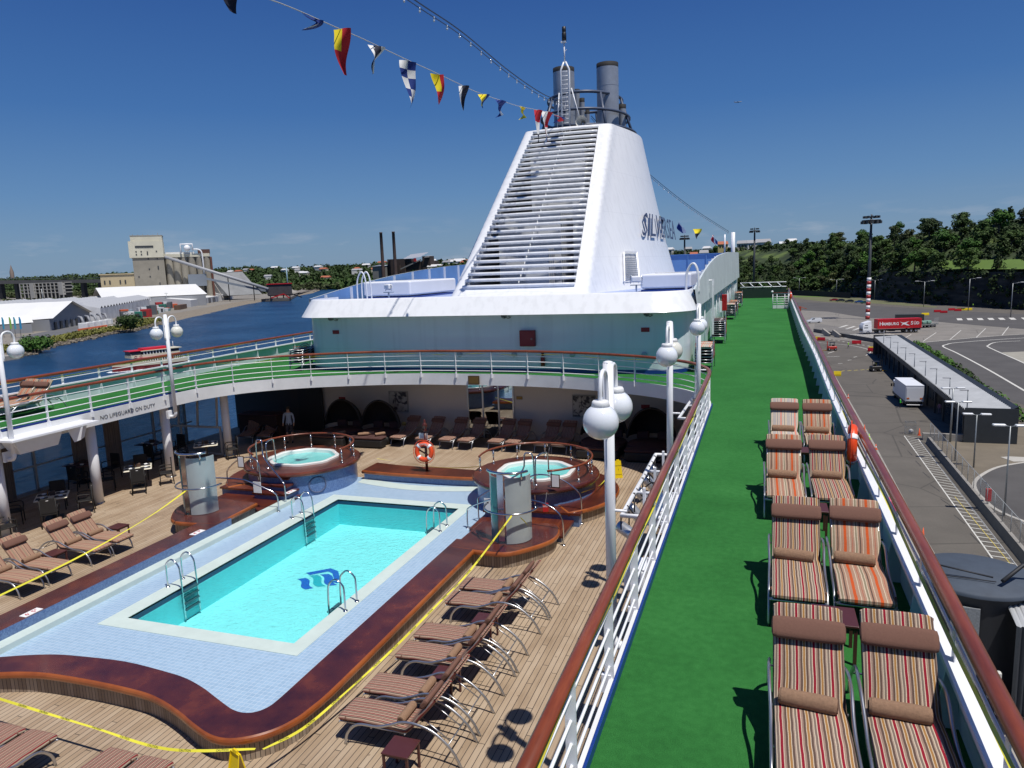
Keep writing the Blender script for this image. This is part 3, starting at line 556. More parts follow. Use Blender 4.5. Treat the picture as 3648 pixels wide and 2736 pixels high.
# ======================= HOT TUBS =======================
JT=PD+1.0
def hot_tub(side):
    f=(lambda x:x) if side>0 else mX; cx=-6.95; cy=22.2; sn='right' if side>0 else 'left'
    t=thing('hot_tub','round white hot tub on a teak platform at the far %s end of the pool'%sn,'hot tub',(0,0,0))
    c=[(f(cx+2.03*math.cos(a*PI/24)),cy+2.03*math.sin(a*PI/24)) for a in range(48)]
    sh=[]
    for k in range(8):
        a=(k+.5)*PI/4; r=1.32; vx=cx+r*1.02*math.cos(a); vy=cy+.05+r*.98*math.sin(a); b=(k+1.5)*PI/4; wx=cx+r*1.02*math.cos(b); wy=cy+.05+r*.98*math.sin(b)
        for u in (.12,.3,.5,.7,.88): sh.append((f(vx+(wx-vx)*u),vy+(wy-vy)*u))
    def sc(P,k): 
        ax=sum(p[0] for p in P)/len(P); ay=sum(p[1] for p in P)/len(P); return [(ax+(x-ax)*k,ay+(y-ay)*k) for x,y in P]
    # deck ring with hole
    import math as _m
    angs=sorted(range(len(sh)),key=lambda i:math.atan2(sh[i][1]-cy,sh[i][0]-f(cx))); S_=[sh[i] for i in angs]; S2=sc(S_,1.0)
    C_=[(f(cx)+2.03*math.cos(math.atan2(y-cy,x-f(cx))),cy+2.03*math.sin(math.atan2(y-cy,x-f(cx)))) for x,y in S2]
    q=M(); q.strip([(x,y,JT) for x,y in C_+[C_[0]]],[(x,y,JT) for x,y in S2+[S2[0]]]); q.build('teak_deck',teakr,t)
    q=M(); P=C_[::-1]; P=P+[P[0]]
    def offc(d): k=(2.03+d)/2.03; return [(f(cx)+(x-f(cx))*k,cy+(y-cy)*k) for x,y in P]
    for (z0_,d0),(z1,d1) in zip(zz[:-1],zz[1:]): q.strip([(x,y,JT+z1*1.15) for x,y in offc(d1*1.3)],[(x,y,JT+z0_*1.15) for x,y in offc(d0*1.3)],smooth=True)
    q.build('rounded_edge',teakc,t)
    q=M(); q.strip([(x,y,PD) for x,y in offc(-.1)],[(x,y,JT-.12) for x,y in offc(-.1)],smooth=True); q.build('mosaic_wall',mosaic,t)
    q=M(); SS=S2+[S2[0]]; lv=[(1.0,.0),(1.0,.06),(.985,.075),(.90,.075),(.88,.05),(.87,-.05),(.8,-.5)]
    for (a,z0_),(b,z1) in zip(lv[:-1],lv[1:]): q.strip([(x,y,JT+z0_) for x,y in sc(SS[:-1],a)+[sc(SS[:-1],a)[0]]],[(x,y,JT+z1) for x,y in sc(SS[:-1],b)+[sc(SS[:-1],b)[0]]],smooth=True)
    q.poly(sc(S2,.8),JT-.5); q.build('tub_shell',mat('white_acrylic_shell',(.80,.80,.76),.2,coat=.4),t)
    M().poly(sc(S2,.872),JT-.06).build('water',mat('hot_tub_water',(.16,.55,.52),.06,noise=.06,nscale=5,bump=.6,bscale=14),t)
    a0,a1=(255,-25) if True else 0
    rail=[]; 
    for k in range(41):
        a=R(-62+k*(255)/40)            # open towards the steps
        rail.append((f(cx+1.86*math.cos(a)),cy+1.86*math.sin(a),JT+.52))
    M().tube(rail,.034,8).build('teak_rail',railw,t)
    for k in range(9):
        a=R(-58+k*247/8); x=f(cx+1.86*math.cos(a)); y=cy+1.86*math.sin(a); q=M(); q.cyl((x,y,JT),(x,y,JT+.5),.024,8); q.cyl((x,y,JT),(x,y,JT+.02),.06,10); q.cyl((x,y,JT+.28),(x,y,JT+.42),.034,8); q.build('rail_post',steel,t)
    # lower teak plinth on the outer side
    pl=[(cx+2.68*math.cos(R(a)),cy+2.68*math.sin(R(a))) for a in range(-52,66,6)]+[(cx+1.9*math.cos(R(a)),cy+1.9*math.sin(R(a))) for a in range(60,-53,-8)]
    edged_platform(t,[(f(x),y) for x,y in pl],BT,teaklip,teakr,names=('lower_bench_top','lower_bench_edge','lower_bench_plinth'))
    # steps
    q=M(); q2=M()
    for i,(x0,x1,y0,y1,z) in enumerate(((-7.95,-5.15,18.75,20.6,.20),(-6.6,-4.95,20.05,20.75,.42),(-7.9,-6.55,19.75,20.6,.42),(-7.75,-6.6,20.05,20.6,.62),(-7.65,-6.65,20.3,20.6,.82))):
        a,b=sorted((f(x0),f(x1))); q.b2((a,y0,PD+z-.06),(b,y1,PD+z)); q2.b2((a+.05,y0+.05,PD+.001),(b-.05,y1,PD+z-.06))
    q.build('steps',teakr,t); q2.build('step_risers',mosaic,t)
    return t
hot_tub(1); hot_tub(-1)
o=M(); pts=[(mX(-6.95)+2.035*math.cos(a*PI/12*.16-.55)*1,0,0) for a in range(1)]
ringp=[]
for k in range(24):
    a=2*PI*k/24; th=R(-42)+.30*math.cos(a)/2; ringp.append((mX(-6.95)+1.945*math.cos(th),22.2+1.945*math.sin(th),PD+.47+.27*math.sin(a)))
tag(o.tube(ringp,.022,5,closed=True).build('hose_ring',mat('grey_rubber_ring',(.10,.12,.2),.6)),'thin dark ring fixed on the blue mosaic wall of the left hot tub','ring')
# ======================= SHOWERS =======================
frost=mat('frosted_glass',(.50,.56,.56),.28,noise=.08,nscale=2,trans=.25); frostg=mat('green_frosted_glass',(.20,.42,.42),.15,trans=.35)
def shower(side):
    f=(lambda x:x) if side>0 else mX; cx,cy=-6.28,17.75; sn='right' if side>0 else 'left'
    t=thing('shower_screen','tall curved frosted glass shower screen with steel hoop on the %s side of the pool'%sn,'shower',(0,0,0))
    pts=[(-7.6,16.75),(-6.9,16.68),(-6.12,16.70),(-5.6,17.2),(-5.2,17.9),(-5.22,18.6),(-5.5,19.0),(-6.2,18.9),(-7.0,18.75),(-7.6,18.6)]
    edged_platform(t,[(f(x),y) for x,y in pts[:1]+sm2(pts)[5:-5]],BT+.003,teaklip,teakc,names=('plinth_top','rounded_edge','slatted_plinth'))
    fx=f(cx); g_=(lambda x:x-cx+fx)
    def arc(a0,a1,r,z0,z1,name,mm):
        q=M(); A=[(g_(cx+r*math.cos(R(a0+(a1-a0)*k/16))),cy+r*math.sin(R(a0+(a1-a0)*k/16))) for k in range(17)]; B=[(g_(cx+(r-.02)*math.cos(R(a0+(a1-a0)*k/16))),cy+(r-.02)*math.sin(R(a0+(a1-a0)*k/16))) for k in range(17)]
        for X in (A,B): q.strip([(x,y,z0) for x,y in X],[(x,y,z1) for x,y in X],smooth=True)
        q.strip([(x,y,z1) for x,y in A],[(x,y,z1) for x,y in B]); q.build(name,mm,t)
    arc(-86,8,.55,BT+.02,21.15,'frosted_panel',frost); arc(-172,-112,.55,BT+.02,21.15,'green_glass_panel',frostg)
    x=g_(cx-.1); q=M(); q.box((x,cy-.50,(BT+21.35)/2),(.17,.06,21.2-BT)); q.build('steel_column',steel,t)
    M().tube([(g_(cx+.62*math.cos(R(a))),cy+.62*math.sin(R(a)),21.3) for a in range(-150,-15,9)],.035,8).build('top_bar',steel,t)
    q=M(); q.tube([(g_(cx-.1),cy-.5,21.1),(g_(cx-.1),cy-.5,21.3)],.025,6); q.tube([(g_(cx+.45),cy-.4,21.1),(g_(cx+.45),cy-.4,21.3)],.025,6); q.build('top_bracket',steel,t)
    M().tube([(g_(cx+.72*math.cos(R(a))),cy+.72*math.sin(R(a)),BT+.88) for a in range(-190,15,9)],.026,8).build('hoop_rail',steel,t)
shower(1); shower(-1)
def hrail(path,lb,r=.024):
    t=thing('steel_handrail',lb,'handrail'); M().tube(smooth(path,4),r,8).build('tube',steel,t)
    for p in (path[0],path[-1]):
        if p[2]<PD+1.1: M().lathe([(0,.02),(.055,.018),(.06,0)],(p[0],p[1],p[2]+.002),12).build('base_flange',steel,t)
for side in (1,-1):
    f=(lambda x:x) if side>0 else mX; sn='right' if side>0 else 'left'
    hrail([(f(x),y,z) for x,y,z in ((-8.12,19.04,LG),(-8.12,19.04,19.45),(-8.0,19.0,19.66),(-7.3,18.85,19.98),(-6.9,18.8,20.08),(-6.0,18.7,20.1),(-5.5,18.65,20.0),(-5.15,18.61,19.75),(-5.09,18.61,19.4),(-5.09,18.61,PD))],'bent steel handrail arching over the step beside the %s shower'%sn)
    hrail([(f(x),y,z) for x,y,z in ((-7.99,19.62,LG),(-7.99,19.62,19.6),(-7.9,19.65,19.82),(-7.2,20.0,20.2),(-6.75,20.25,20.5),(-6.7,20.3,20.95),(-6.6,20.32,21.02),(-6.45,20.32,20.95),(-6.42,20.32,20.5),(-6.42,20.32,PD+.45))],'steel handrail rising in a loop beside the %s hot tub steps'%sn)
    hrail([(f(x),y,z) for x,y,z in ((-6.62,21.05,PD+.1) if 0 else (-6.62,20.15,PD+.42),(-6.62,20.15,20.1),(-6.45,20.2,20.35),(-6.0,20.3,20.38),(-5.5,20.38,20.2),(-5.06,20.41,19.85),(-5.0,20.41,19.5),(-5.0,20.41,PD))],'long steel handrail from the %s hot tub down to the deck'%sn)
    hrail([(f(x),y,z) for x,y,z in ((-6.5,20.75,JT),(-6.5,20.75,JT+.75),(-6.45,20.9,JT+.9),(-6.35,21.3,JT+.9),(-6.3,21.45,JT+.75),(-6.3,21.5,JT-.2))],'short steel grab loop standing at the rim of the %s hot tub'%sn)
    o=plate('instruction_board',(f(-5.75),20.3,20.2),(.22,.02,.36),txtw,None,None); tag(o,'white instruction board hung on the %s hot tub handrail'%sn,'sign')
    M().box((f(-5.75),20.3,20.2),(.28,.012,.42)).build('frame',mat('board_frame_brown',(.08,.03,.015),.5),o)
    o=plate('notice_board',(f(-7.4),19.0,19.78),(.30,.02,.38),txtw,'small white notice hanging below the handrail by the %s shower'%sn,'sign')
# lifebuoy
t=thing('lifebuoy_post','turned teak post on the far bench','post',(-11.48,23.4,BT)); q=M(); q.cyl((0,0,0),(0,0,1.45),.05,10); q.lathe([(.05,1.45),(.09,1.5),(.05,1.54),(.07,1.6),(.10,1.68),(.07,1.76),(.03,1.8),(.05,1.86),(0,1.92)],n=14); q.build('post_shaft',teakr,t); M().box((0,-.06,.65),(.6,.03,.05),ry=.5).build('bracket',teakr,t)
M().box((-.1,.05,1.28),(.34,.02,.2)).build('notice',mat('grey_notice',(.5,.52,.55),.5),t)
def lifebuoy(lb,loc,mw,par=None,txt='SILVER'):
    t=thing('lifebuoy',lb,'lifebuoy',loc); ring=[(.29*math.cos(2*PI*k/32),0,.29*math.sin(2*PI*k/32)) for k in range(32)]; M().tube(ring,.085,12,closed=True).build('ring',orange,t)
    for a in (45,135,225,315): 
        seg=[(.29*math.cos(R(a+d)),0,.29*math.sin(R(a+d))) for d in range(-8,9,4)]; M().tube(seg,.091,12).build('white_band',txtw,t)
    rp=[(.41*math.cos(2*PI*k/32)*(1+.06*abs(math.sin(4*PI*k/32))),-.02,.41*math.sin(2*PI*k/32)*(1+.06*abs(math.sin(4*PI*k/32)))) for k in range(32)]; M().tube(rp,.012,5,closed=True).build('grab_rope',orange,t)
    if txt:
        for k,ch in enumerate(txt): a=R(118-k*11.5); text_mesh(ch,.10,txtw,'lettering',t,.003,mw=frame((.29*math.cos(a),-.088,.29*math.sin(a)),(math.sin(a),0,-math.cos(a)),(math.cos(a),0,math.sin(a))))
    t.rotation_euler=mw; return t
lifebuoy('orange lifebuoy with white bands hanging on the teak post between the hot tubs',(-11.46,23.22,20.1),(R(-6),0,0))
def seamed(name,c,hz):   # painted steel plating: weld seams and faint run-off streaks
    m,t,n,p=base(name,.3,coat=.15); g=nd(t,'ShaderNodeNewGeometry'); s_=nd(t,'ShaderNodeSeparateXYZ',{0:g.outputs['Position']})
    z=ma(t,'ABSOLUTE',ma(t,'SUBTRACT',ma(t,'FRACT',ma(t,'DIVIDE',s_.outputs['Z'],hz)),.5)); y=ma(t,'ABSOLUTE',ma(t,'SUBTRACT',ma(t,'FRACT',ma(t,'DIVIDE',s_.outputs['Y'],3.1)),.5))
    k=ma(t,'MAXIMUM',ma(t,'GREATER_THAN',z,.494),ma(t,'GREATER_THAN',y,.495)); mp_=nd(t,'ShaderNodeMapping',{0:g.outputs['Position'],'Scale':(2.2,2.2,.12)}); st=nd(t,'ShaderNodeTexNoise',{'Vector':mp_.outputs[0],'Scale':1.6,'Detail':5}); r=ramp(t,st.outputs[0],[(.36,tuple(x*.93 for x in c)),(.52,c)])
    x=nd(t,'ShaderNodeMixRGB',{0:ma(t,'MULTIPLY',k,.16),1:r.outputs[0],2:(.4,.41,.42,1)}); t.links.new(x.outputs[0],p.inputs['Base Color']); w=nd(t,'ShaderNodeTexNoise',{'Vector':g.outputs['Position'],'Scale':.9,'Detail':2}); b=nd(t,'ShaderNodeBump',{'Height':w.outputs[0],'Strength':.05,'Distance':.04}); t.links.new(b.outputs[0],p.inputs['Normal']); return m
# ======================= DECKHOUSE =======================
t=thing('deckhouse','pale blue green deckhouse with a flared white visor carrying the funnel','deckhouse')
RF=25.22
def hpath(inset,yf,r=1.3,yb=88,right=-2.7,n=8):
    xr=right-inset; P=[(mX(xr),yb)]
    P+= [(mX(xr)+r-r*math.cos(k*PI/2/n),yf+r-r*math.sin(k*PI/2/n)) for k in range(n+1)]
    P+= [(xr-r+r*math.sin(k*PI/2/n),yf+r-r*math.cos(k*PI/2/n)) for k in range(n+1)]
    return P+[(xr,yb)]
pw=hpath(0,28.8)
q=M(); q.strip([(x,y,G) for x,y in pw],[(x,y,24.85) for x,y in pw],smooth=True); q.build('wall',seamed('deckhouse_wall_paint',(.62,.71,.74),2.9),t)
q=M(); p2=hpath(-.012,28.788); q.strip([(x,y,G+.003) for x,y in p2],[(x,y,G+.16) for x,y in p2],smooth=True); q.build('skirting',blue,t)
# visor
vb=hpath(-.28,28.15,1.7,32,-2.7); vt=hpath(.02,28.72,1.5,32,-2.7)
def vz(P,z): return [(x,y,z) for x,y in P]
ins=hpath(.10,28.82,1.4,32,-2.7); low=hpath(.05,28.76,1.3,32,-2.7)
q=M(); q.strip(vz(vb,24.66),vz(vt,25.40),smooth=True); q.strip(vz(vt,25.40),vz(ins,25.44)); q.strip(vz(low,24.72),vz(vb,24.66)); q.strip(vz(ins,25.44),vz(ins,RF)); q.build('visor',seamed('visor_white_paint',(.80,.81,.82),3.7),t)
M().poly([(x,y) for x,y in hpath(.03,28.8)],RF-.02).build('roof_floor',mat('blue_white_roof_paint',(.30,.38,.62),.35,noise=.1,nscale=.6),t)
# side screens rising towards the stern
def scz(y):
    pts=[(29.7,25.42),(31.7,25.68),(34.5,26.02),(38,26.36),(41.6,26.62),(46,26.85),(53,27.05),(60,27.2),(85,27.41),(92,27.41)]
    for a,b in zip(pts[:-1],pts[1:]):
        if y<=b[0]: return a[1]+(b[1]-a[1])*(y-a[0])/(b[0]-a[0])
for sd in (1,-1):
    f=(lambda x:x) if sd>0 else mX; ys=[29.9+k*1.2 for k in range(int((86.5 if sd>0 else 56)//1.2)-23)] if sd>0 else [29.9+k*1.2 for k in range(47)]
    ys=[y for y in ys if y<=85.5]+([85.5] if sd>0 else [])
    q=M(); q.strip([(f(-2.42),y,24.72) for y in ys],[(f(-2.52),y,scz(y)) for y in ys]); q.strip([(f(-2.52),y,scz(y)) for y in ys],[(f(-2.60),y,scz(y)) for y in ys]); q.strip([(f(-2.72),y,24.75) for y in ys],[(f(-2.42),y,24.72) for y in ys]); q.build('side_screen',screenp,t)
    q=M(); q.strip([(f(-2.60),y,scz(y)-.01) for y in ys],[(f(-2.56),y,RF) for y in ys]); q.build('screen_inner_face',pblue,t)
    q=M()
    for y in ys[1::2]: q.box((f(-2.66),y,(RF+scz(y))/2),(.14,.03,scz(y)-RF-.03))
    q.split('stiffener',white,t,-.01)
q=M(); q.b2((-20.2,85.4,RF),(-2.6,85.5,27.40)); q.build('end_screen',pblue,t)
q=M()
for k in range(9): q.b2((-20+2.0*k,85.3,RF),(-19.92+2.0*k,85.39,27.4))
q.b2((-20.2,85.28,27.38),(-2.6,85.5,27.44)); q.split('end_screen_rib',pblue,t,-.01)
# side wall fittings: pipes, ducts
q=M()
for y in (31.5,34,36.5,43,46,49,52.5,61,64,67,75,78,81): q.tube([(-2.62,y,G+.1),(-2.62,y,24.7)],.035,5); 
for y in (33,44,51,63,76): q.box((-2.6,y,G+1.3),(.12,.5,.7))
q.split('wall_pipe',white,t,-.01)
q=M(); q.box((-2.28,37.4,24.3),(.09,.09,2.7)); q.box((-2.28,37.1,24.3),(.05,.3,2.2)); q.tube([(-2.3,37.4,25.6),(-2.75,37.4,25.6)],.04,5); q.build('door_post',white,t)
for x,lb in ((-12.25,'first'),(-9.78,'second'),(-7.28,'third'),(-4.36,'fourth')):
    o=M().lathe([(0,-.06),(.06,-.055),(.10,-.03),(.12,0)],n=14).build('bulkhead_light',mat('pale_green_lamp_glass',(.32,.42,.42),.25)); o.location=(x,28.74,22.97); o.rotation_euler=(R(-90),0,0); tag(o,'round bulkhead light low on the deckhouse wall, %s from the left'%lb,'lamp',"bulkhead lights on the deckhouse")
t=thing('fire_hose_cabinet','red fire hose cabinet on the middle of the deckhouse front wall','cabinet',(-9.15,28.7,23.65)); M().rbox((0,0,0),(.66,.18,.66),.02).build('cabinet_box',mat('dark_red_cabinet',(.20,.008,.014),.4),t); M().box((0,-.095,0),(.58,.01,.58)).build('door',mat('dark_red_cabinet',(.2,.01,.01)),t); M().sphere((.2,-.11,-.02),.045,8,6).build('knob',mat('grey_knob',(.3,.2,.2),.4),t)
t=thing('fire_extinguisher','small dark red fire extinguisher low on the deckhouse wall right of the red cabinet','extinguisher',(-8.52,28.68,22.5)); M().lathe([(0,0),(.09,.01),(.09,.38),(.05,.45),(.03,.5)],n=12).build('cylinder',mat('dark_red_cabinet',(.2,.01,.01)),t); M().box((0,0,.53),(.12,.04,.05)).build('valve',dark,t)
for x,lb in ((-18.31,'small red sign near the left corner of the deckhouse wall'),(-4.32,'small red sign near the right corner of the deckhouse wall')): plate('wall_sign',(x,28.78,23.96),(.33,.03,.17),mat('dark_red_sign',(.22,.01,.015),.5),lb,'sign')
for x,lb in ((-18.4,'left'),(-4.3,'right'),(-10.15,'middle')):
    t=thing('deck_loudspeaker','small horn loudspeaker under the %s of the visor'%lb,'loudspeaker',(x,28.6,24.52)); M().lathe([(.02,0),(.05,.06),(.12,.16),(.13,.17),(.11,.16)],n=12).build('horn',mat('grey_green_metal',(.28,.32,.3),.5),t); M().tube(smooth([(.1,0,.05),(.22,0,-.08),(.3,0,.02),(.2,0,.1)],4),.012,5).build('cable',dark,t); t.rotation_euler=(R(60),0,R(30))
t=thing('red_wall_cabinet','narrow upright red cabinet on the side wall by the stacked loungers','cabinet',(-2.45,52.5,G+1.5)); M().rbox((0,0,0),(.34,.5,1.1),.03).build('cabinet_box',red,t)
# roof boxes
def roofbox(x0,x1,y0,y1,z1,lb):
    t=thing('roof_locker',lb,'locker',((x0+x1)/2,(y0+y1)/2,RF)); q=M(); w,d,h=x1-x0,y1-y0,z1-RF
    q.rbox((0,0,h/2+.06),(w,d,h-.12),.09); q.build('locker_body',white,t); M().box((0,0,.03),(w-.05,d-.05,.10)).build('plinth',blue,t); M().box((0,.2,h+.008),(w*.8,.03,.016)).build('hatch_seam',mat('grey_seam',(.3,.3,.28)),t)
roofbox(-5.5,-3.15,35.2,41.5,26.02,'white roof locker with rounded edges on the right beside the funnel'); roofbox(-19.9,-17.15,34.2,40.2,26.10,'white roof locker with rounded edges on the left beside the funnel')
def hoops(x,y,lb,h=1.05,z=RF):
    t=thing('roof_ladder',lb,'ladder',(x,y,z))
    for s in (0,.42): M().tube(smooth([(0,s,-.1),(0,s,h*.55),(.1,s,h*.85),(.28,s,h),(.42,s,h*.85),(.48,s,h*.55),(.5,s,0)],4),.035,8).build('handrail',white,t)
    M().box((.5,.21,.3),(.03,.42,.03)).build('rung',white,t)
hoops(-2.98,31,'white hooped ladder handrails at the right corner of the roof',1.25); hoops(-17.95,30.3,'white hooped ladder handrails at the left corner of the roof',1.4)
def flood(x,y,lb,rz):
    t=thing('floodlight',lb,'floodlight',(x,y,RF),rz); M().tube([(0,0,0),(0,0,.42)],.035,6).build('stand',white,t); q=M(); q.box((0,0,.44),(.5,.25,.03)); q.tube([(-.24,0,.5),(-.24,0,.72),(-.2,0,.82)],.018,5); q.tube([(.24,0,.5),(.24,0,.72),(.2,0,.82)],.018,5); q.build('bracket',steel,t); M().rbox((0,0,.68),(.42,.24,.26),.06).build('housing',white,t)
flood(-4.95,30.6,'white floodlight on the roof right of the funnel',.2); flood(-16.1,29.9,'white floodlight on the roof left of the funnel',-.5)
# ======================= FUNNEL =======================
fun=thing('ship_funnel','tall tapering white funnel with a louvred front and raised dark lettering on its side','funnel',(0,0,0))
FZ0,FZ1=RF-.02,34.9
def fun_ring(t,n=14):   # half outline (right side) from slat edge to stern: t 0 base..1 top
    e=t; te=t**.85
    yf=34.0+(45.0-34.0)*t; s=2.95-(.95)*t; cw=3.62-(.82)*t; W=6.05-(2.45)*te; ym=50.5+.4*t; yb=58-2.5*t
    P=[(s,yf+.02),(s+.26,yf+.05),(cw-.27,yf+.13),(cw-.12,yf+.27),(cw-.03,yf+.48),(cw,yf+.75)]
    for k in range(1,11):
        a=k/10; P.append((cw+(W-cw)*math.sin(a*PI/2)**1.0,yf+.75+(ym-yf-.75)*a))
    for k in range(1,9):
        a=k/8*PI/2; P.append((W*math.cos(a)**.8 if k<8 else 0,ym+(yb-ym)*math.sin(a)))
    return P
def fz(t): return FZ0+(FZ1-FZ0)*t
NT=26; q=M()
for sd in (1,-1):
    rings=[[ (CX+sd*x,y,fz(k/NT)) for x,y in fun_ring(k/NT)] for k in range(NT+1)]
    for a,b in zip(rings[:-1],rings[1:]):
        if sd>0: q.strip(a,b,smooth=True)
        else: q.strip(b,a,smooth=True)
# strips below and above the opening
def front(t): P=fun_ring(t)[0]; return P
for t0,t1 in ((0,.045),(.985,1.0)):
    a=front(t0); b=front(t1); q.strip([(CX-a[0],a[1],fz(t0)),(CX-a[0]*.5,a[1]-.12,fz(t0)),(CX,a[1]-.17,fz(t0)),(CX+a[0]*.5,a[1]-.12,fz(t0)),(CX+a[0],a[1],fz(t0))],[(CX-b[0],b[1],fz(t1)),(CX-b[0]*.5,b[1]-.12,fz(t1)),(CX,b[1]-.17,fz(t1)),(CX+b[0]*.5,b[1]-.12,fz(t1)),(CX+b[0],b[1],fz(t1))],smooth=True)
funw=seamed('funnel_white_paint',(.80,.81,.82),2.45); q.build('funnel_shell',funw,fun)
q=M(); P=fun_ring(1.0); q.poly([(CX+x,y) for x,y in P]+[(CX-x,y) for x,y in reversed(P)],FZ1-.05); q.build('top_plate',mat('soot_grey',(.06,.06,.065),.6),fun)
# return flanges of the opening
q=M()
for sd in (1,-1):
    q.strip([(CX+sd*front(k/20)[0],front(k/20)[1],fz(k/20)) for k in range(21)],[(CX+sd*front(k/20)[0],front(k/20)[1]+.5,fz(k/20)) for k in range(21)])
q.build('opening_flange',funw,fun)
NS=30
for k in range(NS):
    t=.05+(k)*(.93/(NS-1)); s,yf=front(t); z=fz(t); q=M()
    pth=[(CX+s*a,yf-.17*(1-a*a)-.10,z) for a in (-1,-.8,-.6,-.4,-.2,0,.2,.4,.6,.8,1)]
    up=[(x,y+.02,z_+.04) for x,y,z_ in pth]
    q.tube(pth,.088,8,flat=1.0); q.strip(pth,[(x,y+.20,z_+.05) for x,y,z_ in pth],smooth=True)
    q.build('louvre_slat',funw,fun)
q=M()
for a in (-.98,-.03,.98):
    pts=[]
    for k in range(NS): t=.05+k*(.93/(NS-1)); s,yf=front(t); q.add([(CX+s*a,yf-.1,fz(t)),(CX+s*a,yf+.22,fz(t)-.02),(CX+s*a,yf+.22,fz(t)-.24),(CX+s*a,yf+.02,fz(t)-.22)],[(0,1,2,3)])
    q.strip([(CX+s_[0]*a-.025,s_[1]+.2,fz(t_)) for t_,s_ in [(k/20,front(k/20)) for k in range(1,20)]],[(CX+s_[0]*a+.025,s_[1]+.2,fz(t_)) for t_,s_ in [(k/20,front(k/20)) for k in range(1,20)]])
q.build('louvre_frame',funw,fun)
# inside of the funnel casing
q=M(); q.b2((CX-3.4,41.5,RF),(CX+.4,46,29.6)); q.b2((CX-2.2,44.5,29.6),(CX+1.2,47,33.6)); q.b2((CX+.9,42.5,RF),(CX+2.0,44.5,30.8)); q.b2((CX-1.2,39.5,RF),(CX+.2,40.8,27.6)); q.b2((CX-2.4,37.2,RF),(CX-1.6,38,25.7)); q.tube([(CX+2.2,40.5,RF),(CX+2.2,46.5,31)],.1,6); q.tube([(CX-2.5,47.8,31),(CX+2.2,46,32)],.08,6)
q.b2((CX-2.4,46.9,31.2),(CX+1.8,47.0,33.0))
for i in range(14): q.tube([(CX-1.2+i*.18,36.4,RF),(CX-1.2+i*.18,36.4,RF+.5)],.02,4)
q.split('inner_casing',white2,fun,.0)
q=M(); q.b2((CX-4.2,47.5,RF),(CX+3.4,47.6,31.0)); q.build('inner_bulkhead',mat('dark_grey_bulkhead',(.22,.22,.22),.7),fun)
# grille on the side
q=M(); gx=CX+4.55
def side_pt(u,t):   # point on right side at arc fraction (4..14 of ring)
    P=fun_ring(t); i=5+u*10; k=int(i); fr=i-k; k=min(k,len(P)-2); return Vector((CX+P[k][0]+(P[k+1][0]-P[k][0])*fr,P[k][1]+(P[k+1][1]-P[k][1])*fr,fz(t)))
gq=M(); 
for i in range(13):
    t=.055+i*.011; a=side_pt(.25,t); b=side_pt(.37,t); o_=Vector((.12,-.05,0)); gq.tube([a+o_,b+o_],.022,5)
gq.build('side_grille',mat('grille_grey',(.35,.36,.37),.5),fun)
gq=M()
for u in (.24,.38): gq.tube([side_pt(u,.045)+Vector((.1,-.04,0)),side_pt(u,.205)+Vector((.1,-.04,0))],.06,4)
gq.tube([side_pt(.24,.205)+Vector((.1,-.04,0)),side_pt(.38,.205)+Vector((.1,-.04,0))],.06,4); gq.build('grille_frame',funw,fun)
# lettering, laid along the curved side
def arc_tab(t,n=200):
    tab=[];L=0;p=side_pt(0,t)
    for k in range(n+1):
        c=side_pt(k/n,t) if k<n else side_pt(.999,t); L+=(c-p).length; tab.append((L,c)); p=c
    return tab
def letter_wrap(txt,h,s0,z0,off,name,mt,shift=(0,0),xs=1.0):
    o=text_mesh(txt,h,mt,name,fun,.01,xs=xs,bold=-.012); xs_=[v.co.x for v in o.data.vertices]; x0=min(xs_)
    for v in o.data.vertices:
        u=v.co.x-x0+s0+shift[0]; z=z0+v.co.y+shift[1]; t=(z-FZ0)/(FZ1-FZ0); tab=TAB.setdefault(round(t,2),None) or TAB.__setitem__(round(t,2),arc_tab(t)) or TAB[round(t,2)]
        for i in range(1,len(tab)):
            if tab[i][0]>=u or i==len(tab)-1:
                a,b=tab[i-1],tab[i]; d=(b[1]-a[1]); k=(u-a[0])/max(1e-6,b[0]-a[0]); p=a[1]+d*k; nrm=Vector((d.y,-d.x,0)).normalized(); break
        v.co=p+nrm*(off+v.co.z)
    return o
TAB={}
lett=mat('slate_blue_lettering',(.05,.06,.11),.4)
letter_wrap('SILVERSEA',2.1,5.9,28.8,.16,'raised_lettering',lett,xs=1.22)
# blue stripe mark on the left front corner
q=M()
for t0,t1,w in ((.20,.34,.28),(.22,.37,.14)):
    a=fun_ring(t0)[4]; b=fun_ring(t1)[3]; q.add([(CX-a[0]-.02,a[1]-.02,fz(t0)),(CX-a[0]-.02,a[1]+w+.2,fz(t0+.01)),(CX-b[0]-.03,b[1]-.03,fz(t1))],[(0,1,2)])
q.build('blue_mark',mat('funnel_blue_mark',(.06,.16,.38),.4),fun)
# exhausts
exm=mat('grey_exhaust_metal',(.34,.37,.42),.42,.35,noise=.12,nscale=2); soot=mat('soot_black',(.012,.012,.013),.8)
def exhaust(x,y,r,z1,lb):
    t=thing('exhaust_pipe',lb,'exhaust pipe',(x,y,FZ1-.06)); h=z1-FZ1+.06; q=M(); q.lathe([(r,0),(r,h-.28)],n=28); q.lathe([(r*1.012,h*.33),(r*1.012,h*.34)],n=28); q.lathe([(r*1.012,h*.68),(r*1.012,h*.69)],n=28); q.build('pipe',exm,t)
    M().lathe([(r,h-.28),(r,h),(r-.05,h),(r-.05,h-.6)],n=28).build('soot_rim',soot,t); M().poly([((r-.05)*math.cos(k*PI/8),(r-.05)*math.sin(k*PI/8)) for k in range(16)],h-.55).build('throat',soot,t)
exhaust(-12.55,49,.70,39.35,'tall thick grey exhaust pipe on the left behind the ladder mast'); exhaust(-9.65,49,.70,39.3,'tall thick grey exhaust pipe standing alone on the right of the funnel top')
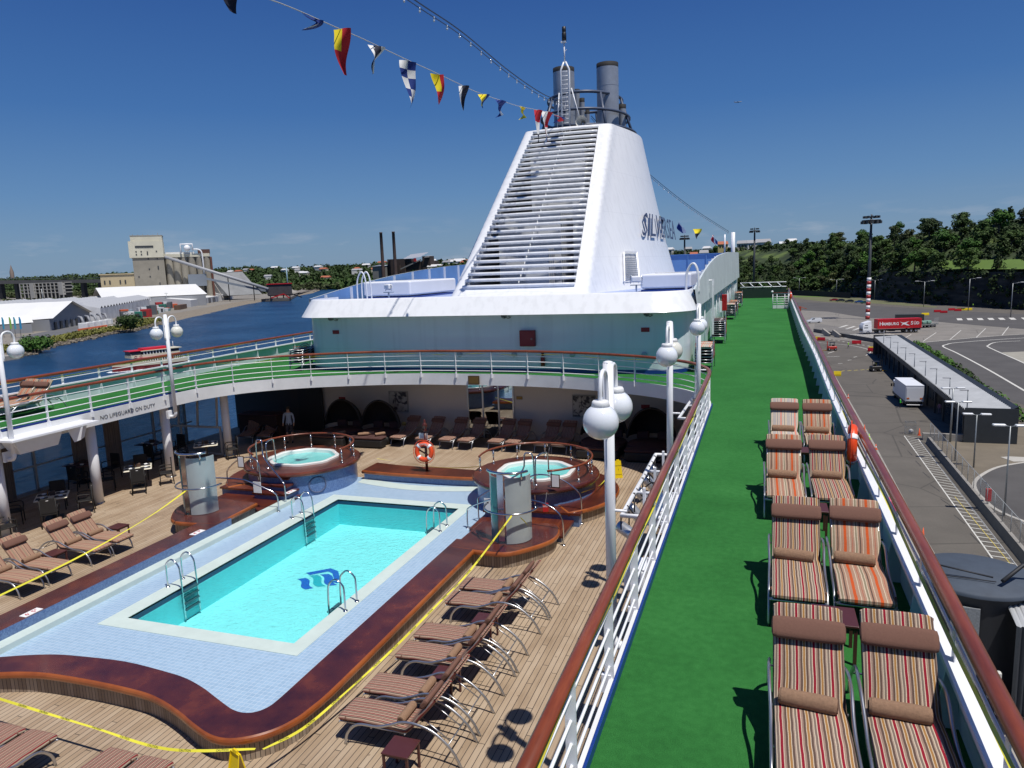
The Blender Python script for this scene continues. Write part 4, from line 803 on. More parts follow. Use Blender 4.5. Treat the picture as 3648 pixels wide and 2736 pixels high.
exhaust(-12.05,50.5,.2,38.3,'thinner grey exhaust pipe just right of the left thick pipe'); exhaust(-11.7,50.5,.17,37.7,'thin low grey exhaust pipe second from the left thick pipe'); exhaust(-11.35,50.5,.15,36.9,'lowest thin exhaust pipe in the middle of the funnel top'); exhaust(-8.9,50,.25,36.9,'low exhaust pipe at the right of the right thick pipe')
t=thing('funnel_top_guard','dark blue grey hoop guard rail round the top of the funnel','railing',(0,0,0)); gm2=mat('blue_grey_guard',(.07,.09,.14),.4)
def grail(z,k,ym): return [(CX+(3.35*k)*math.cos(R(a)),50.3+ym*math.sin(R(a)),z) for a in range(-135,226,9)]
for z,k,rr in ((37.35,.72,.10),(36.2,.86,.09),(35.15,.98,.09)): M().tube(grail(z,k,4.6*k),rr,6).build('hoop',gm2,t)
for a in (-100,-50,-5,40,90,140,185,230): M().tube([(CX+3.35*.72*math.cos(R(a)),50.3+4.6*.72*math.sin(R(a)),37.35),(CX+3.35*.98*math.cos(R(a)),50.3+4.6*.98*math.sin(R(a)),34.8)],.09,5).build('upright',gm2,t)
t=thing('signal_mast','white ladder mast with a lantern on top at the front of the funnel','mast',(-11.57,45.5,34.75))
q=M(); 
for s in (-1,1): q.tube([(s*.24,0,0),(s*.26,0,3.6),(s*.05,0,4.05)],.06,6)
for k in range(14): q.tube([(-.25,0,.25+k*.25),(.25,0,.25+k*.25)],.025,5)
q.tube([(0,0,4.0),(-.02,0,5.2)],.045,6); q.tube([(-.05,0,4.6),(.15,0,4.75)],.02,4); q.build('ladder_frame',white,t); M().box((-.05,0,5.2),(.3,.2,.08)).build('shelf',white,t)
q=M(); q.lathe([(0,5.25),(.14,5.26),(.14,5.7),(.1,5.75),(.13,5.8),(.12,6.05),(0,6.08)],n=12); q.build('lantern',dark,t)
q=M(); q.tube([(.38,0,2.5),(.95,-.1,.4)],.035,5); q.tube([(-.4,0,2.3),(-.55,-.1,.05)],.035,5); q.build('brace',white,t)
t=thing('ship_horn','round white air horn at the front of the funnel top','horn',(-10.5,45.2,35.15)); M().lathe([(.36,0),(.30,.12),(.16,.3),(.08,.7),(.05,.9)],n=20).build('horn_bell',mat('horn_cream',(.6,.6,.56),.3),t).rotation_euler=(R(-90),0,0); t.children[0].location=(0,-.2,0); M().tube([(0,.2,-.3),(0,.2,0)],.05,6).build('stand',white,t)
# ======================= GLOBE LAMPS =======================
def lamp(x,y,sd,lb,c2=False,cr=False):
    t=thing('globe_lamp_post',lb,'lamp post',(x,y,G-.6),0,'twin globe lamp posts'); H=25.28-(G-.6)
    M().tube([(0,0,.0),(0,0,H)],.068,12).build('pole',white,t); M().sphere((0,0,H),.068,12,6,(1,1,.4)).build('pole_cap',white,t)
    M().tube(smooth([(0,0,.05),(sd*-.0,0,-.06),(sd*.08,0,-.16),(sd*.24,0,-.18)],4),.065,8).build('foot_bend',white,t); M().box((sd*.30,0,-.1),(.1,.22,.3)).build('foot_plate',white,t)
    M().tube([(0,0,H-1.95),(sd*.22,0,H-1.95)],.02,6).build('tie_rod',white,t)
    for s in (-1,1):
        g=M(); zc=24.62-(G-.6); g.sphere((0,s*.50,zc),.222,28,18); g.build('globe',globec if (cr and s>0) else globe,t)
        M().lathe([(.0,.0),(.09,.0),(.105,-.02),(.115,-.075),(.105,-.08)],(0,s*.5,zc+.265),18).build('globe_collar',white2,t)
        M().tube(smooth([(0,s*.5,zc+.26),(0,s*.5,zc+.42),(0,s*.43,zc+.56),(0,s*.30,zc+.60),(0,s*.17,zc+.54),(0,s*.12,zc+.38),(0,s*.11,zc-.25)],5),.028,8).build('swan_neck',white,t)
        M().box((0,s*.08,zc-.22),(.04,.09,.05)).build('clamp',white,t); M().box((0,s*.08,zc+.28),(.04,.09,.05)).build('clamp',white,t)
lamp(-1.84,9.1,1,'twin globe lamp post nearest the camera beside the right guard rail'); lamp(-1.83,15.6,1,'twin globe lamp post in the middle of the right guard rail',cr=True); lamp(-1.76,22.2,1,'twin globe lamp post farthest along the right guard rail')
lamp(-21.0,21.6,-1,'twin globe lamp post on the left walkway in front of the water, one globe cream',cr=True); lamp(-21.0,15.2,-1,'twin globe lamp post at the left border of the picture')
# ======================= LIGHTING BARS =======================
t=thing('stage_light_bar','white pipe frame hung outside the right guard rail carrying stage spotlights','light bar',(0,0,0))
M().tube([(-1.5,12.95,21.9),(-2.4,12.95,21.9),(-2.4,17.5,21.9),(-1.5,17.5,21.9)],.045,8).build('pipe_frame',white,t); q=M()
for y in (14.4,16): q.tube([(-1.5,y,21.9),(-2.4,y,21.9)],.035,6)
for y in (13.7,15.2,16.6): q.box((-2.1,y,22.0),(.05,.07,.45))
q.build('cross_bar',white,t)
def spot(x,y,lb,rx,rz):
    t=thing('stage_spotlight',lb,'spotlight',(x,y,21.55),rz,'stage spotlights on the pipe frame'); q=M(); q.tube([(-.15,0,.05),(-.15,0,.3),(.15,0,.3),(.15,0,.05)],.015,5); q.tube([(0,0,.3),(0,0,.4)],.03,6); q.build('yoke',dark,t)
    o=M().lathe([(0,-.18),(.09,-.17),(.115,-.1),(.115,.12),(.13,.2),(.13,.26)],n=18).build('can',mat('silver_can',(.55,.57,.6),.3,.7),t); o.rotation_euler=(rx,0,0); o=M().lathe([(.132,.2),(.15,.2),(.15,.30),(.132,.30)],n=18).build('barn_ring',dark,t); o.rotation_euler=(rx,0,0)
for i,(y,lb) in enumerate(((13.15,'silver stage spotlight nearest the camera, at the corner of the pipe frame'),(14.2,'stage spotlight second from the camera on the pipe frame'),(15.3,'stage spotlight third from the camera on the pipe frame'),(16.3,'stage spotlight fourth from the camera on the pipe frame'),(17.2,'stage spotlight farthest along the pipe frame'))): spot(-2.38,y,lb,R(140 if i else 115),R(100 if i else 70))
q=M(); 
for y in (13.4,14.5,15.6,16.7): q.tube(smooth([(-2.38,y,21.95),(-2.2,y+.1,21.7),(-2.0,y+.3,21.75),(-2.1,y+.5,21.95),(-2.3,y+.6,21.8)],4),.014,5)
tag(q.build('light_cable',dark),'black cables looped along the stage light frame','cable')
t=thing('empty_light_bar','empty white pipe frame outside the far right guard rail','light bar'); M().tube([(-1.5,21.4,22),(-2.25,21.4,22),(-2.12,26.2,22),(-1.5,26.2,22)],.045,8).build('pipe_frame',white,t); M().tube([(-1.5,23.4,22),(-2.2,23.4,22)],.035,6).build('cross_bar',white,t)
def wbox(c,d,lb,name='white_deck_box',rz=0):
    t=thing(name,lb,'box',c,rz); M().rbox((0,0,0),d,.04).build('box_body',white,t); M().box((0,0,d[2]/2+.006),(d[0]*.96,d[1]*.96,.012)).build('lid',white,t)
wbox((-1.85,13.9,21.75),(.45,1.2,.3),'white equipment box under the stage light frame'); wbox((-1.85,18.6,21.75),(.5,1.6,.3),'white equipment box beyond the stage light frame'); 
t=thing('loudspeaker_housing','large wedge shaped white loudspeaker housing below the left walkway near the lettering','loudspeaker',(-21.05,15.9,22.0)); M().b2((-.36,-.95,.0),(.38,2.05,.06)).build('top_plate',white,t); q=M(); q.add([(-.3,-.8,-.02),(.3,-.8,-.02),(.3,.75,-.02),(-.3,.75,-.02),(-.3,-.55,-.45),(.12,-.55,-.45),(.12,.7,-.45),(-.3,.7,-.45)],[(0,1,5,4),(1,2,6,5),(2,3,7,6),(3,0,4,7),(4,5,6,7)]); q.build('housing_body',white2,t)
t=thing('angled_loudspeaker','smaller angled white loudspeaker hanging right of the large housing','loudspeaker',(-20.98,17.35,21.78),R(35)); q=M(); q.add([(-.22,-.25,.2),(.25,-.25,.2),(.25,.25,.2),(-.22,.25,.2),(-.05,-.22,-.28),(.14,-.22,-.22),(.14,.22,-.22),(-.05,.22,-.28)],[(0,1,5,4),(1,2,6,5),(2,3,7,6),(3,0,4,7),(4,5,6,7),(3,2,1,0)]); q.build('speaker_body',white,t)
pass; wbox((-1.75,10.6,21.8),(.32,.5,.36),'white loudspeaker hung outside the near right guard rail')
# ======================= FLAGS AND LIGHT STRINGS =======================
LN=[(-11.4,14.2,32.9),(-11.4,16.5,33.2),(-11.4,19.0,33.35),(-11.4,20.7,33.45),(-11.4,23.3,33.55),(-11.4,25.3,33.65),(-11.4,27.8,33.75),(-11.4,30,33.85),(-11.4,33.5,34.15),(-11.4,35.6,34.35),(-11.4,40.7,35.0),(-11.45,43.9,35.3),(-11.5,45.4,35.55)]
tag(M().tube(smooth([(CX-.0,8,32.2)]+LN,4),.014,5).build('flag_line',mat('pale_rope',(.5,.5,.48),.7)),'thin pale rope rising to the funnel with signal flags along it','rope')
F={'y':(.78,.62,.01),'r':(.5,.01,.02),'b':(.01,.035,.2),'k':(.012,.014,.03),'w':(.72,.72,.7)}
fm={k:mat('flag_cloth_'+n,F[k],.8) for k,n in (('y','yellow'),('r','red'),('b','blue'),('k','dark_navy'),('w','white'))}
def flag(y,x,z,L,w,fn,lb,curl=.3,rz=.5,seed=0,tp=.7,lift=0):
    t=Matrix.Rotation(rz,3,'Z'); q=M(); keys='yrbkw'; nu,nv=10,16; r=random.Random(seed); ph=r.random()*6
    def P(u,v):
        a=(u-.5)*w*(1-(1-tp)*v); return Vector((x,y,z))+t@Vector((a*math.cos(1.4*v)+.10*math.sin(ph+v*5)*w, a*math.sin(1.4*v)+curl*v*v*L+.08*math.sin(ph+v*6+u*4), -L*v*(1-lift*v)))
    for i in range(nv):
        for j in range(nu):
            u0,u1,v0,v1=j/nu,(j+1)/nu,i/nv,(i+1)/nv; q.add([P(u0,v0),P(u1,v0),P(u1,v1),P(u0,v1)],[(0,1,2,3)],True,mi=keys.index(fn((u0+u1)/2,(v0+v1)/2)))
    o=q.build('signal_flag',[fm[k] for k in keys]); tag(o,lb,'flag','signal flags on the dressing line'); 
    # merge for smooth cloth
    import bmesh
    bm=bmesh.new(); bm.from_mesh(o.data); bmesh.ops.remove_doubles(bm,verts=bm.verts,dist=.001); bm.to_mesh(o.data); bm.free()
flag(14.63,-11.43,33.45,0.95,.36,lambda u,v:'y' if v<.18 else 'k','dark navy flag with a yellow top at the upper left border of the picture',.25,.3,1,1.0)
flag(17.9,-11.4,33.3,0.36,.9,lambda u,v:'w' if (u>.3 and v>.3 and u<.7) else 'b','crumpled blue and white flag nearest the picture top on the rope',.2,1.4,2,lift=.2)
flag(19.3,-11.4,33.38,1.16,.50,lambda u,v:'y' if u<.5 and v<.5 else 'r','long yellow and red flag curling in the wind, leftmost of the long flags',.30,.4,3,.62)
flag(21.3,-11.4,33.45,0.79,.6,lambda u,v:'w' if abs(u-.5)>.3 or v<.15 and abs(u-.5)>.2 else 'k','white bordered dark flag left of the chequered flag',.25,1.2,4,.5)
flag(23.6,-11.4,33.55,1.40,.62,lambda u,v:'b' if (int(u*2)+int(v*5))%2 else 'w','long blue and white chequered flag',.18,.7,5,1.1)
flag(26.0,-11.4,33.68,0.96,.5,lambda u,v:'y' if v<.62 and u<.7 else 'r','yellow and red flag right of the chequered flag',.35,.5,6,.75)
flag(28.4,-11.4,33.78,0.89,.42,lambda u,v:'w' if u<.3 else 'k','narrow dark flag with a white edge right of the second yellow and red flag',.35,.6,7,.85)
flag(30.6,-11.4,33.9,0.56,.5,lambda u,v:'y' if v<.85 and u<.75 else 'b','small yellow flag with a blue tip',.1,.8,8,.6)
flag(32.9,-11.4,34.1,0.73,.75,lambda u,v:'b' if v<.75 or u>.5 else 'w','deep blue flag with a white corner',.25,1.1,9,1.0,.1)
flag(36.2,-11.4,34.42,0.53,.7,lambda u,v:'y','plain yellow flag near the funnel',.1,1.2,10,.8)
flag(38.9,-11.4,34.78,1.60,.5,lambda u,v:'r' if v<.35 else ('w' if v<.72 else 'k'),'narrow red, white and dark flag just left of the funnel top',.12,.7,11,.8)
flag(40.6,-11.4,35.0,1.56,.85,lambda u,v:'w' if (u<.5)!=(v>.5) else 'r','large red and white flag in front of the funnel top',.15,.9,12,.6)
flag(43.2,-11.4,35.22,0.44,1.3,lambda u,v:'r' if u<.4 else 'b','red and blue flag folded against the mast foot',.2,1.3,13,.8,.3)
def lights(P,lb,n):
    s=smooth(P,10); q=M(); q.tube(s,.022,4); q.tube([(x,y,z-.16) for x,y,z in s],.016,4); t=thing('light_string',lb,'light string'); q.build('wire',mat('dark_wire',(.03,.04,.06),.6),t); b=M()
    Ln=[0]
    for a,b_ in zip(s[:-1],s[1:]): Ln.append(Ln[-1]+math.dist(a,b_))
    for k in range(n):
        tg=(k+.5)/n*Ln[-1]; i=next(i for i in range(1,len(s)) if Ln[i]>=tg); kk=(tg-Ln[i-1])/(Ln[i]-Ln[i-1]); x,y,z=[s[i-1][c]+(s[i][c]-s[i-1][c])*kk for c in range(3)]; b.tube([(x,y,z-.14),(x,y,z-.24)],.025,5); b.sphere((x,y,z-.28),.042,6,5)
    b.build('bulbs',mat('clear_bulb_glass',(.5,.55,.6),.1),t)['kind']='stuff'
lights([(CX,17,35.55),(CX,24.3,35.72),(CX,28.6,35.85),(CX,34.5,35.7),(CX,40.5,35.85),(-12.1,47.8,37.0)],'double wire with hanging bulbs running from the upper left to the exhaust pipes',26)
lights([(-11.2,51,36.6),(-9.9,55,34.8),(-8.8,60,33.7),(-6.4,70,31.6),(-3.6,86,29.75)],'double wire with hanging bulbs descending from the funnel to the stern pole',34)
for x,y,z,fn,lb,rz in ((-8.0,60,30.4,lambda u,v:'y' if v<.4 else 'k','small yellow and dark flag behind the funnel lettering',2.2),(-6.9,66,30.0,lambda u,v:'w' if u<.4 else 'b','small blue and white flag behind the funnel on the stern rope',1.9),(-5.9,72,29.6,lambda u,v:'y' if v<.45 else 'k','small yellow and dark flag third behind the funnel',.2),(-4.9,79,29.2,lambda u,v:'b' if u<.35 else ('w' if u<.55 else 'r'),'small blue, white and red flag farthest aft on the stern rope',1.6)): flag(y,x,z,.95,.8,fn,lb,-.4,rz,int(y),.5)
t=thing('stern_pole','white pole at the stern end of the deckhouse screen','pole',(-3.2,87.5,25.3)); M().tube([(0,0,0),(0,0,4.4)],.22,10).build('pole_shaft',white,t); M().tube([(-.9,0,1.8),(-.9,0,4.2)],.09,6).build('thin_pole',white,t)
# tiny aircraft
t=thing('distant_aircraft','tiny aircraft flying far off in the clear sky right of the funnel','aircraft',(-91,2846,585)); t.rotation_euler=(0,0,R(80)); q=M(); q.tube([(0,-12,0),(0,-9,0),(0,10,0),(0,14,1)],[.3,1.6,1.6,.3],8); q.build('fuselage',mat('aircraft_grey',(.3,.34,.4),.4),t); q=M(); q.add([(-14,3,0),(0,-4,0),(14,3,0),(14,4.5,0),(0,1,0),(-14,4.5,0)],[(0,1,4,5),(1,2,3,4)]); q.add([(0,11,0),(0,14,5),(0,15.5,5),(0,14.5,0)],[(0,1,2,3)]); q.build('wing',mat('aircraft_grey',(.3,.34,.4),.4),t)
# ======================= LOUNGERS =======================
def cushion(st,flat=False,wave=0):
    q=M(); prof=[(-.02,.415),(.0,.45),(.25,.462),(.6,.468),(.95,.455),(1.14,.44),(1.22,.455),(1.32,.56),(1.45,.72),(1.60,.89),(1.74,1.06),(1.76,1.075)]
    if flat: prof=[(-.02,.415),(0,.45),(.5,.46),(1.0,.46),(1.4,.46),(1.86,.45),(1.88,.42)]
    pr=smooth([(0,y,z) for y,z in prof],3); n=len(pr); wd=.29; rings=[]
    for i,(x,y,z) in enumerate(pr):
        a=Vector(pr[max(i-1,0)]);b=Vector(pr[min(i+1,n-1)]); d=(b-a).normalized(); nn=Vector((0,-d.z,d.y)); th=.055*(1 if 0<i<n-1 else .35); wz=wave*.012*math.sin(i*.9)
        p=Vector((0,y,z+wz)); c=[(-wd,-.0),(-wd-.012,-th*.5),(-wd,-th),(wd,-th),(wd+.012,-th*.5),(wd,0),(wd-.03,.014),(.1,.02),(-.1,.02),(-wd+.03,.014)]
        rings.append([tuple(p+Vector((u,0,0))+nn*v) for u,v in c])
    m=len(rings[0])
    for a,b in zip(rings[:-1],rings[1:]): q.strip(b+[b[0]],a+[a[0]],smooth=True)
    q.add(rings[0],[tuple(range(m))]); q.add(rings[-1],[tuple(reversed(range(m)))]); return q
def side_path(s): return smooth([(s,.10,0),(s,.16,.22),(s,.36,.40),(s,.70,.425),(s,.95,.50),(s*1.03,1.20,.60),(s*1.03,1.48,.60),(s,1.75,.50),(s,2.02,.27),(s,2.17,0)],4)
protos={}
def lounger(kind,st,pill,curve=0):
    t=thing('sun_lounger','proto','lounger')
    cushion(st,wave=curve).build('cushion',st,t)
    if pill is not None:
        q=M(); c=Vector((0,1.585,.925)); u=Vector((0,.64,.77)); n_=Vector((0,-.77,.64)); vs=[]; 
        P=[]
        for k in range(16):
            a=2*PI*k/16; ca,sa=math.cos(a),math.sin(a); P.append((abs(ca)**.7*math.copysign(.10,ca),abs(sa)**.8*math.copysign(.045,sa)))
        for i,(x,sc) in enumerate(((-.315,.55),(-.305,.9),(-.27,1),(-.1,1.04),(.1,1.04),(.27,1),(.305,.9),(.315,.55))): vs.append([tuple(c+Vector((x,0,0))+u*(a*sc)+n_*(b*sc+.03)) for a,b in P])
        for a,b in zip(vs[:-1],vs[1:]): q.strip(b+[b[0]],a+[a[0]],smooth=True)
        q.add(vs[0],[tuple(range(16))]); q.add(vs[-1],[tuple(reversed(range(16)))]); q.build('head_pillow',pill,t)
    for s in (-.325,.325): M().tube(side_path(s),.0165,8,flat=1.5).build('side_frame',alum,t)
    q=M(); 
    for s in (-.28,.28): q.tube([(s,.0,.375),(s,1.2,.375)],.014,6); q.tube([(s,1.18,.38),(s,1.72,1.02)],.014,6)
    for y in (.0,.6,1.2): q.tube([(-.32,y,.375),(.32,y,.375)],.013,6)
    q.tube([(-.28,1.72,1.02),(.28,1.72,1.02)],.014,6); q.build('seat_frame',alum,t)
    q=M(); q.tube([(-.32,1.95,.33),(.32,1.95,.33)],.011,6); q.tube([(-.2,1.95,.33),(-.2,1.45,.66)],.011,6); q.tube([(.2,1.95,.33),(.2,1.45,.66)],.011,6); q.tube([(-.32,.2,.3),(.32,.2,.3)],.011,6); q.build('back_strut',alum,t)
    q=M(); q.add([(-.27,.02,.37),(.27,.02,.37),(.27,1.19,.37),(-.27,1.19,.37)],[(0,3,2,1)]); q.add([(-.27,1.2,.375),(.27,1.2,.375),(.27,1.71,1.0),(-.27,1.71,1.0)],[(0,3,2,1)]); q.build('sling',brownd,t)
    q=M(); 
    for s in (-.27,.27): q.tube([(s-.03 if s<0 else s+.03,.12,.40),(s-.03 if s<0 else s+.03,.12,.475)],.012,5)
    q.build('cushion_strap',brownf,t); return t
kinds={'mar':(st_mar,brownf,0),'org':(st_org,brownf,1),'red':(st_red,brownf,0),'pal':(st_pal,brownf,0),'tan':(st_tan,brownf,0),'drk':(st_red,brownd,0)}
def put_lounger(kind,x,y,z,rz,lb,gr):
    x+=rnd.uniform(-.012,.012); y+=rnd.uniform(-.02,.02); rz+=R(rnd.uniform(-.8,.8))
    if kind not in protos: t=protos[kind]=lounger(kind,*kinds[kind]); t.location=(x,y,z); t.rotation_euler=(0,0,rz); t['label']=lb; t['group']=gr; return t
    return dup(protos[kind],(x,y,z),rz,lb,gr)
def towel_proto():
    t=thing('rolled_towel','p','towel'); q=M(); n=20; L_=.235; rad=[.062,.071,.074,.072,.075,.071,.062]; xs=[-L_,-L_*.9,-L_*.4,0,L_*.4,L_*.9,L_]
    rr=random.Random(3); rings=[[(x,(r+rr.uniform(-.002,.002))*math.cos(2*PI*k/n),(r+rr.uniform(-.003,.003))*math.sin(2*PI*k/n)) for k in range(n)] for x,r in zip(xs,rad)]
    for a,b in zip(rings[:-1],rings[1:]): q.strip(b+[b[0]],a+[a[0]],smooth=True)
    q.add(rings[0],[tuple(range(n))]); q.add(rings[-1],[tuple(reversed(range(n)))]); q.build('towel_roll',towelm,t)
    q=M()
    for s in (-1,1):
        sp_=[(s*(L_+.003),(.008+.0032*k)*math.cos(k*.75),(.008+.0032*k)*math.sin(k*.75)) for k in range(15)]; q.tube(sp_,.004,4)
    q.split('spiral_end',mat('towel_shadow_fold',(.10,.055,.035),.95),t); return t
tp=[None]
def put_towel(lx,ly,z,rz,lb,dx=-.03,tilt=0,dy=1.07):
    c,s=math.cos(rz),math.sin(rz); x=lx+dx*c-dy*s; y=ly+dx*s+dy*c
    if tp[0] is None: tp[0]=towel_proto(); t=tp[0]; t.location=(x,y,z+.525); t.rotation_euler=(0,0,rz+tilt); t['label']=lb; t['group']='rolled towels on the loungers'
    else: t=dup(tp[0],(x,y,z+.525),rz+tilt,lb,'rolled towels on the loungers')
gg='loungers in pairs on the green walkway'
for x,y,k,dsc,td in ((.46,5.2,'mar','maroon and mustard striped lounger, left one of the pair nearest the camera on green turf','nearest pair, left lounger'),(1.18,5.25,'mar','maroon striped lounger beside the bulwark, right one of the nearest pair on green turf','nearest pair, right lounger'),
  (.47,8.55,'mar','maroon striped lounger, left one of the second pair on green turf','second pair, left lounger'),(1.19,8.6,'org','orange and tan striped lounger, right one of the second pair beside the bulwark','second pair, right lounger'),
  (.42,12.35,'org','orange and tan striped lounger, left one of the third pair on green turf','third pair, left lounger'),(1.16,12.45,'mar','maroon striped lounger, right one of the third pair next to the orange lifebuoy','third pair, right lounger'),
  (.53,16.15,'pal','pale grey and pink striped lounger, left one of the farthest pair on green turf','farthest pair, left lounger'),(1.24,16.1,'org','orange striped lounger, right one of the farthest pair on green turf','farthest pair, right lounger')):
    put_lounger(k,x,y,G,0,dsc,gg); put_towel(x,y,G,0,'rolled tan towel on the green walkway loungers: '+td,dx=-.03,tilt=R(rnd.uniform(-8,-1)))
tag_=M(); 
gr='loungers with feet to the pool on its right side'
for i,y in enumerate((9.72,10.49,11.68,12.45,14.0,14.76)):
    put_lounger('red',-6.45,y,PD,R(-90),'striped lounger on the right side of the pool, %s from the camera'%ORD[i],gr); put_towel(-6.45,y,PD,R(-90),'rolled tan towel on the poolside lounger, %s from the camera'%ORD[i],dx=-.0,dy=1.08)
gr='loungers on the left side of the pool'
for i,y in enumerate((12.4,13.19,14.45,15.17)):
    put_lounger('tan',-17.08,y,PD,R(90),'brown striped lounger left of the pool, %s from the camera'%ORD[i],gr); put_towel(-17.08,y,PD,R(90),'rolled towel on the lounger left of the pool, %s from the camera'%ORD[i],dx=0)
gr='loungers at the bottom left corner of the picture'
for i,x in enumerate((-11.62,-10.93,-9.25,-8.58)): put_lounger('red',x,7.7,PD,R(180),'striped lounger foot at the bottom left of the picture, %s from the left'%ORD[i],gr)
gr='far row of loungers against the beige bulkhead'
for i,x in enumerate((-15.25,-14.0,-12.87,-12.0,-10.62,-9.84,-8.57,-7.82)): put_lounger('red',x,28.1,PD,R(-5),'lounger in the far shaded row against the beige bulkhead, %s from the left'%ORD[i],gr)
for x,y,s in ((-24.35,16.9,'left'),(-23.6,16.85,'right')): put_lounger('org',x,y,G,R(0),'orange striped lounger on the far left green walkway by the water, %s of the two'%s,'pair of loungers on the left walkway')
# shaded loungers far left
for i,(x,y) in enumerate(((-22.6,27.2),(-21.7,27.4))): put_lounger('drk',x,y,PD,R(20),'dark lounger in deep shade behind the left hot tub, %s from the left'%ORD[i],'shaded loungers')
# ---- side tables ----
st0=[None]
def side_table(x,y,z,lb,rz=0):
    if st0[0] is None:
        t=thing('side_table','p','table'); M().rbox((0,0,.44),(.45,.45,.03),.008).build('table_top',tablem,t); q=M(); q.box((0,0,.41),(.40,.40,.04)); q.build('apron',tablem,t)
        for a in(-1,1):
            for b in (-1,1): M().box((a*.195,b*.195,.21),(.035,.035,.42)).build('leg',tablem,t)
        st0[0]=t; t.location=(x,y,z); t.rotation_euler=(0,0,rz); t['label']=lb; t['group']='square plum side tables'
    else: dup(st0[0],(x,y,z),rz,lb,'square plum side tables')
side_table(-5.12,9.0,PD,'square plum side table in front of the nearest poolside lounger at the bottom'); side_table(-5.3,11.08,PD,'square plum side table in shade between the second and third poolside loungers'); side_table(-5.35,13.22,PD,'square plum side table in shade between the fourth and fifth poolside loungers')
side_table(.80,8.15,G,'square plum side table behind the heads of the nearest green walkway pair'); side_table(.80,11.9,G,'square plum side table behind the heads of the second green walkway pair'); side_table(.84,15.6,G,'square plum side table behind the heads of the third green walkway pair')
side_table(-18.1,15.9,PD,'square plum side table beside the left poolside loungers, farther one'); side_table(-18.1,13.8,PD,'square plum side table between the left poolside loungers')
# ======================= STACKED LOUNGERS =======================
def flat_lounger(st,nm):
    t=thing('stacked_lounger','p','lounger')
    if st: cushion(st,True).build('cushion',st,t)
    q=M(); q.add([(-.28,0,.40),(.28,0,.40),(.28,1.86,.40),(-.28,1.86,.40)],[(0,1,2,3)]); q.add([(-.28,0,.385),(.28,0,.385),(.28,1.86,.385),(-.28,1.86,.385)],[(3,2,1,0)]); q.build('sling',mat('dark_brown_sling',(.045,.02,.018),.8),t)
    for s in (-.325,.325): M().tube(smooth([(s,.05,.0),(s,.08,.2),(s,.25,.37),(s,.7,.42),(s,1.1,.56),(s,1.45,.56),(s,1.75,.3),(s,1.88,0)],3),.018,6,flat=1.4).build('side_frame',alum,t)
    q=M(); 
    for y in (-.02,.95,1.88): q.tube([(-.32,y,.39),(.32,y,.39)],.018,6)
    for s in (-.3,.3): q.tube([(s,-.02,.39),(s,1.88,.39)],.016,6)
    q.build('seat_frame',alum,t); return t
fl0={}
def stack(x,y,n,rz,lb,kind,top=None,z=G,dz=.115):
    for k in range(n):
        kk=top if (k==n-1 and top) else kind
        lbl='%s lounger, %s from the top of the stack %s'%({'drk':'dark brown sling','org':'orange striped','pal':'pale striped','mar':'dark striped'}[kk],ORD[n-1-k],lb)
        sm={'drk':None,'org':st_org,'pal':st_pal,'mar':st_red}[kk]
        if kk not in fl0: fl0[kk]=t=flat_lounger(sm,kk); t.location=(x,y,z+k*dz); t.rotation_euler=(0,0,rz); t['label']=lbl; t['group']='loungers stacked '+lb
        else: dup(fl0[kk],(x+rnd.uniform(-.01,.01),y+rnd.uniform(-.02,.02),z+k*dz),rz,lbl,'loungers stacked '+lb)
    if top!='none':
        q=M(); h=z+.42+n*dz; c,s=math.cos(rz),math.sin(rz)
        for u in (.5,1.3): q.tube([(x-s*u+c*a,y+c*u+s*a,zz_) for a,zz_ in ((-.36,z+.5),(-.35,h-.02),(.35,h-.02),(.36,z+.5))],.012,4)
        tag(q.build('tie_cord',mat('orange_cord',(.6,.12,.02),.7)),'orange cord tied round the stack '+lb,'cord')
stack(-2.15,29.35,6,R(0),'by the rail curve','drk','pal'); stack(-2.15,39.9,8,0,'second along the side wall','drk','drk'); stack(-2.2,56.6,7,0,'third along the side wall','drk','pal'); stack(-2.15,60.5,7,0,'fourth along the side wall','drk','org'); stack(-2.1,71.6,8,0,'farthest along the side wall','drk','org',dz=.13)
stack(-20.35,28.4,6,R(0),'left of the deckhouse','drk',None)
# ======================= DAYBEDS =======================
cushd=mat('plum_brown_cushion',(.075,.032,.028),.85,noise=.1,nscale=9)
def daybed(x,y,rz,lb,lift=0):
    t=thing('cocoon_daybed',lb,'daybed',(x,y,PD),rz,'cocoon daybeds against the bulkhead'); q=M(); n=28; r=.98
    rings=[]
    for i in range(13):
        el=R(8+i*7); rings.append([(r*math.cos(el)*math.cos(R(-5+190*k/n)),.15+r*.92*math.cos(el)*math.sin(R(-5+190*k/n)),.45+1.42*math.sin(el)) for k in range(n+1)])
    for a,b in zip(rings[:-1],rings[1:]): q.strip(a,b,smooth=True)
    q.tube([rings[0][0]]+[(r*math.cos(R(8+7*i)),.15,.45+1.42*math.sin(R(8+7*i))) for i in range(13)]+[(-r*math.cos(R(8+7*i)),.15,.45+1.42*math.sin(R(8+7*i))) for i in range(12,-1,-1)],.05,6); q.build('hood',wick,t)
    M().lathe([(.9,0),(1.0,.1),(1.02,.36),(.95,.40)],n=28,cap=True).build('base',wick,t); M().lathe([(.0,.50),(.88,.50),(.94,.46),(.94,.40)],n=28).build('mattress',cushd,t)
    for s in (-1,1): M().rbox((s*.42,.75,.62),(.5,.2,.34),.05).build('back_pillow',cushd,t)
    q=M(); q.rbox((0,-1.1,.2),(1.7,.55,.4),.08); q.build('footstool',wick,t); M().rbox((0,-1.1,.44),(1.72,.56,.1),.05).build('footstool_cushion',cushd,t)
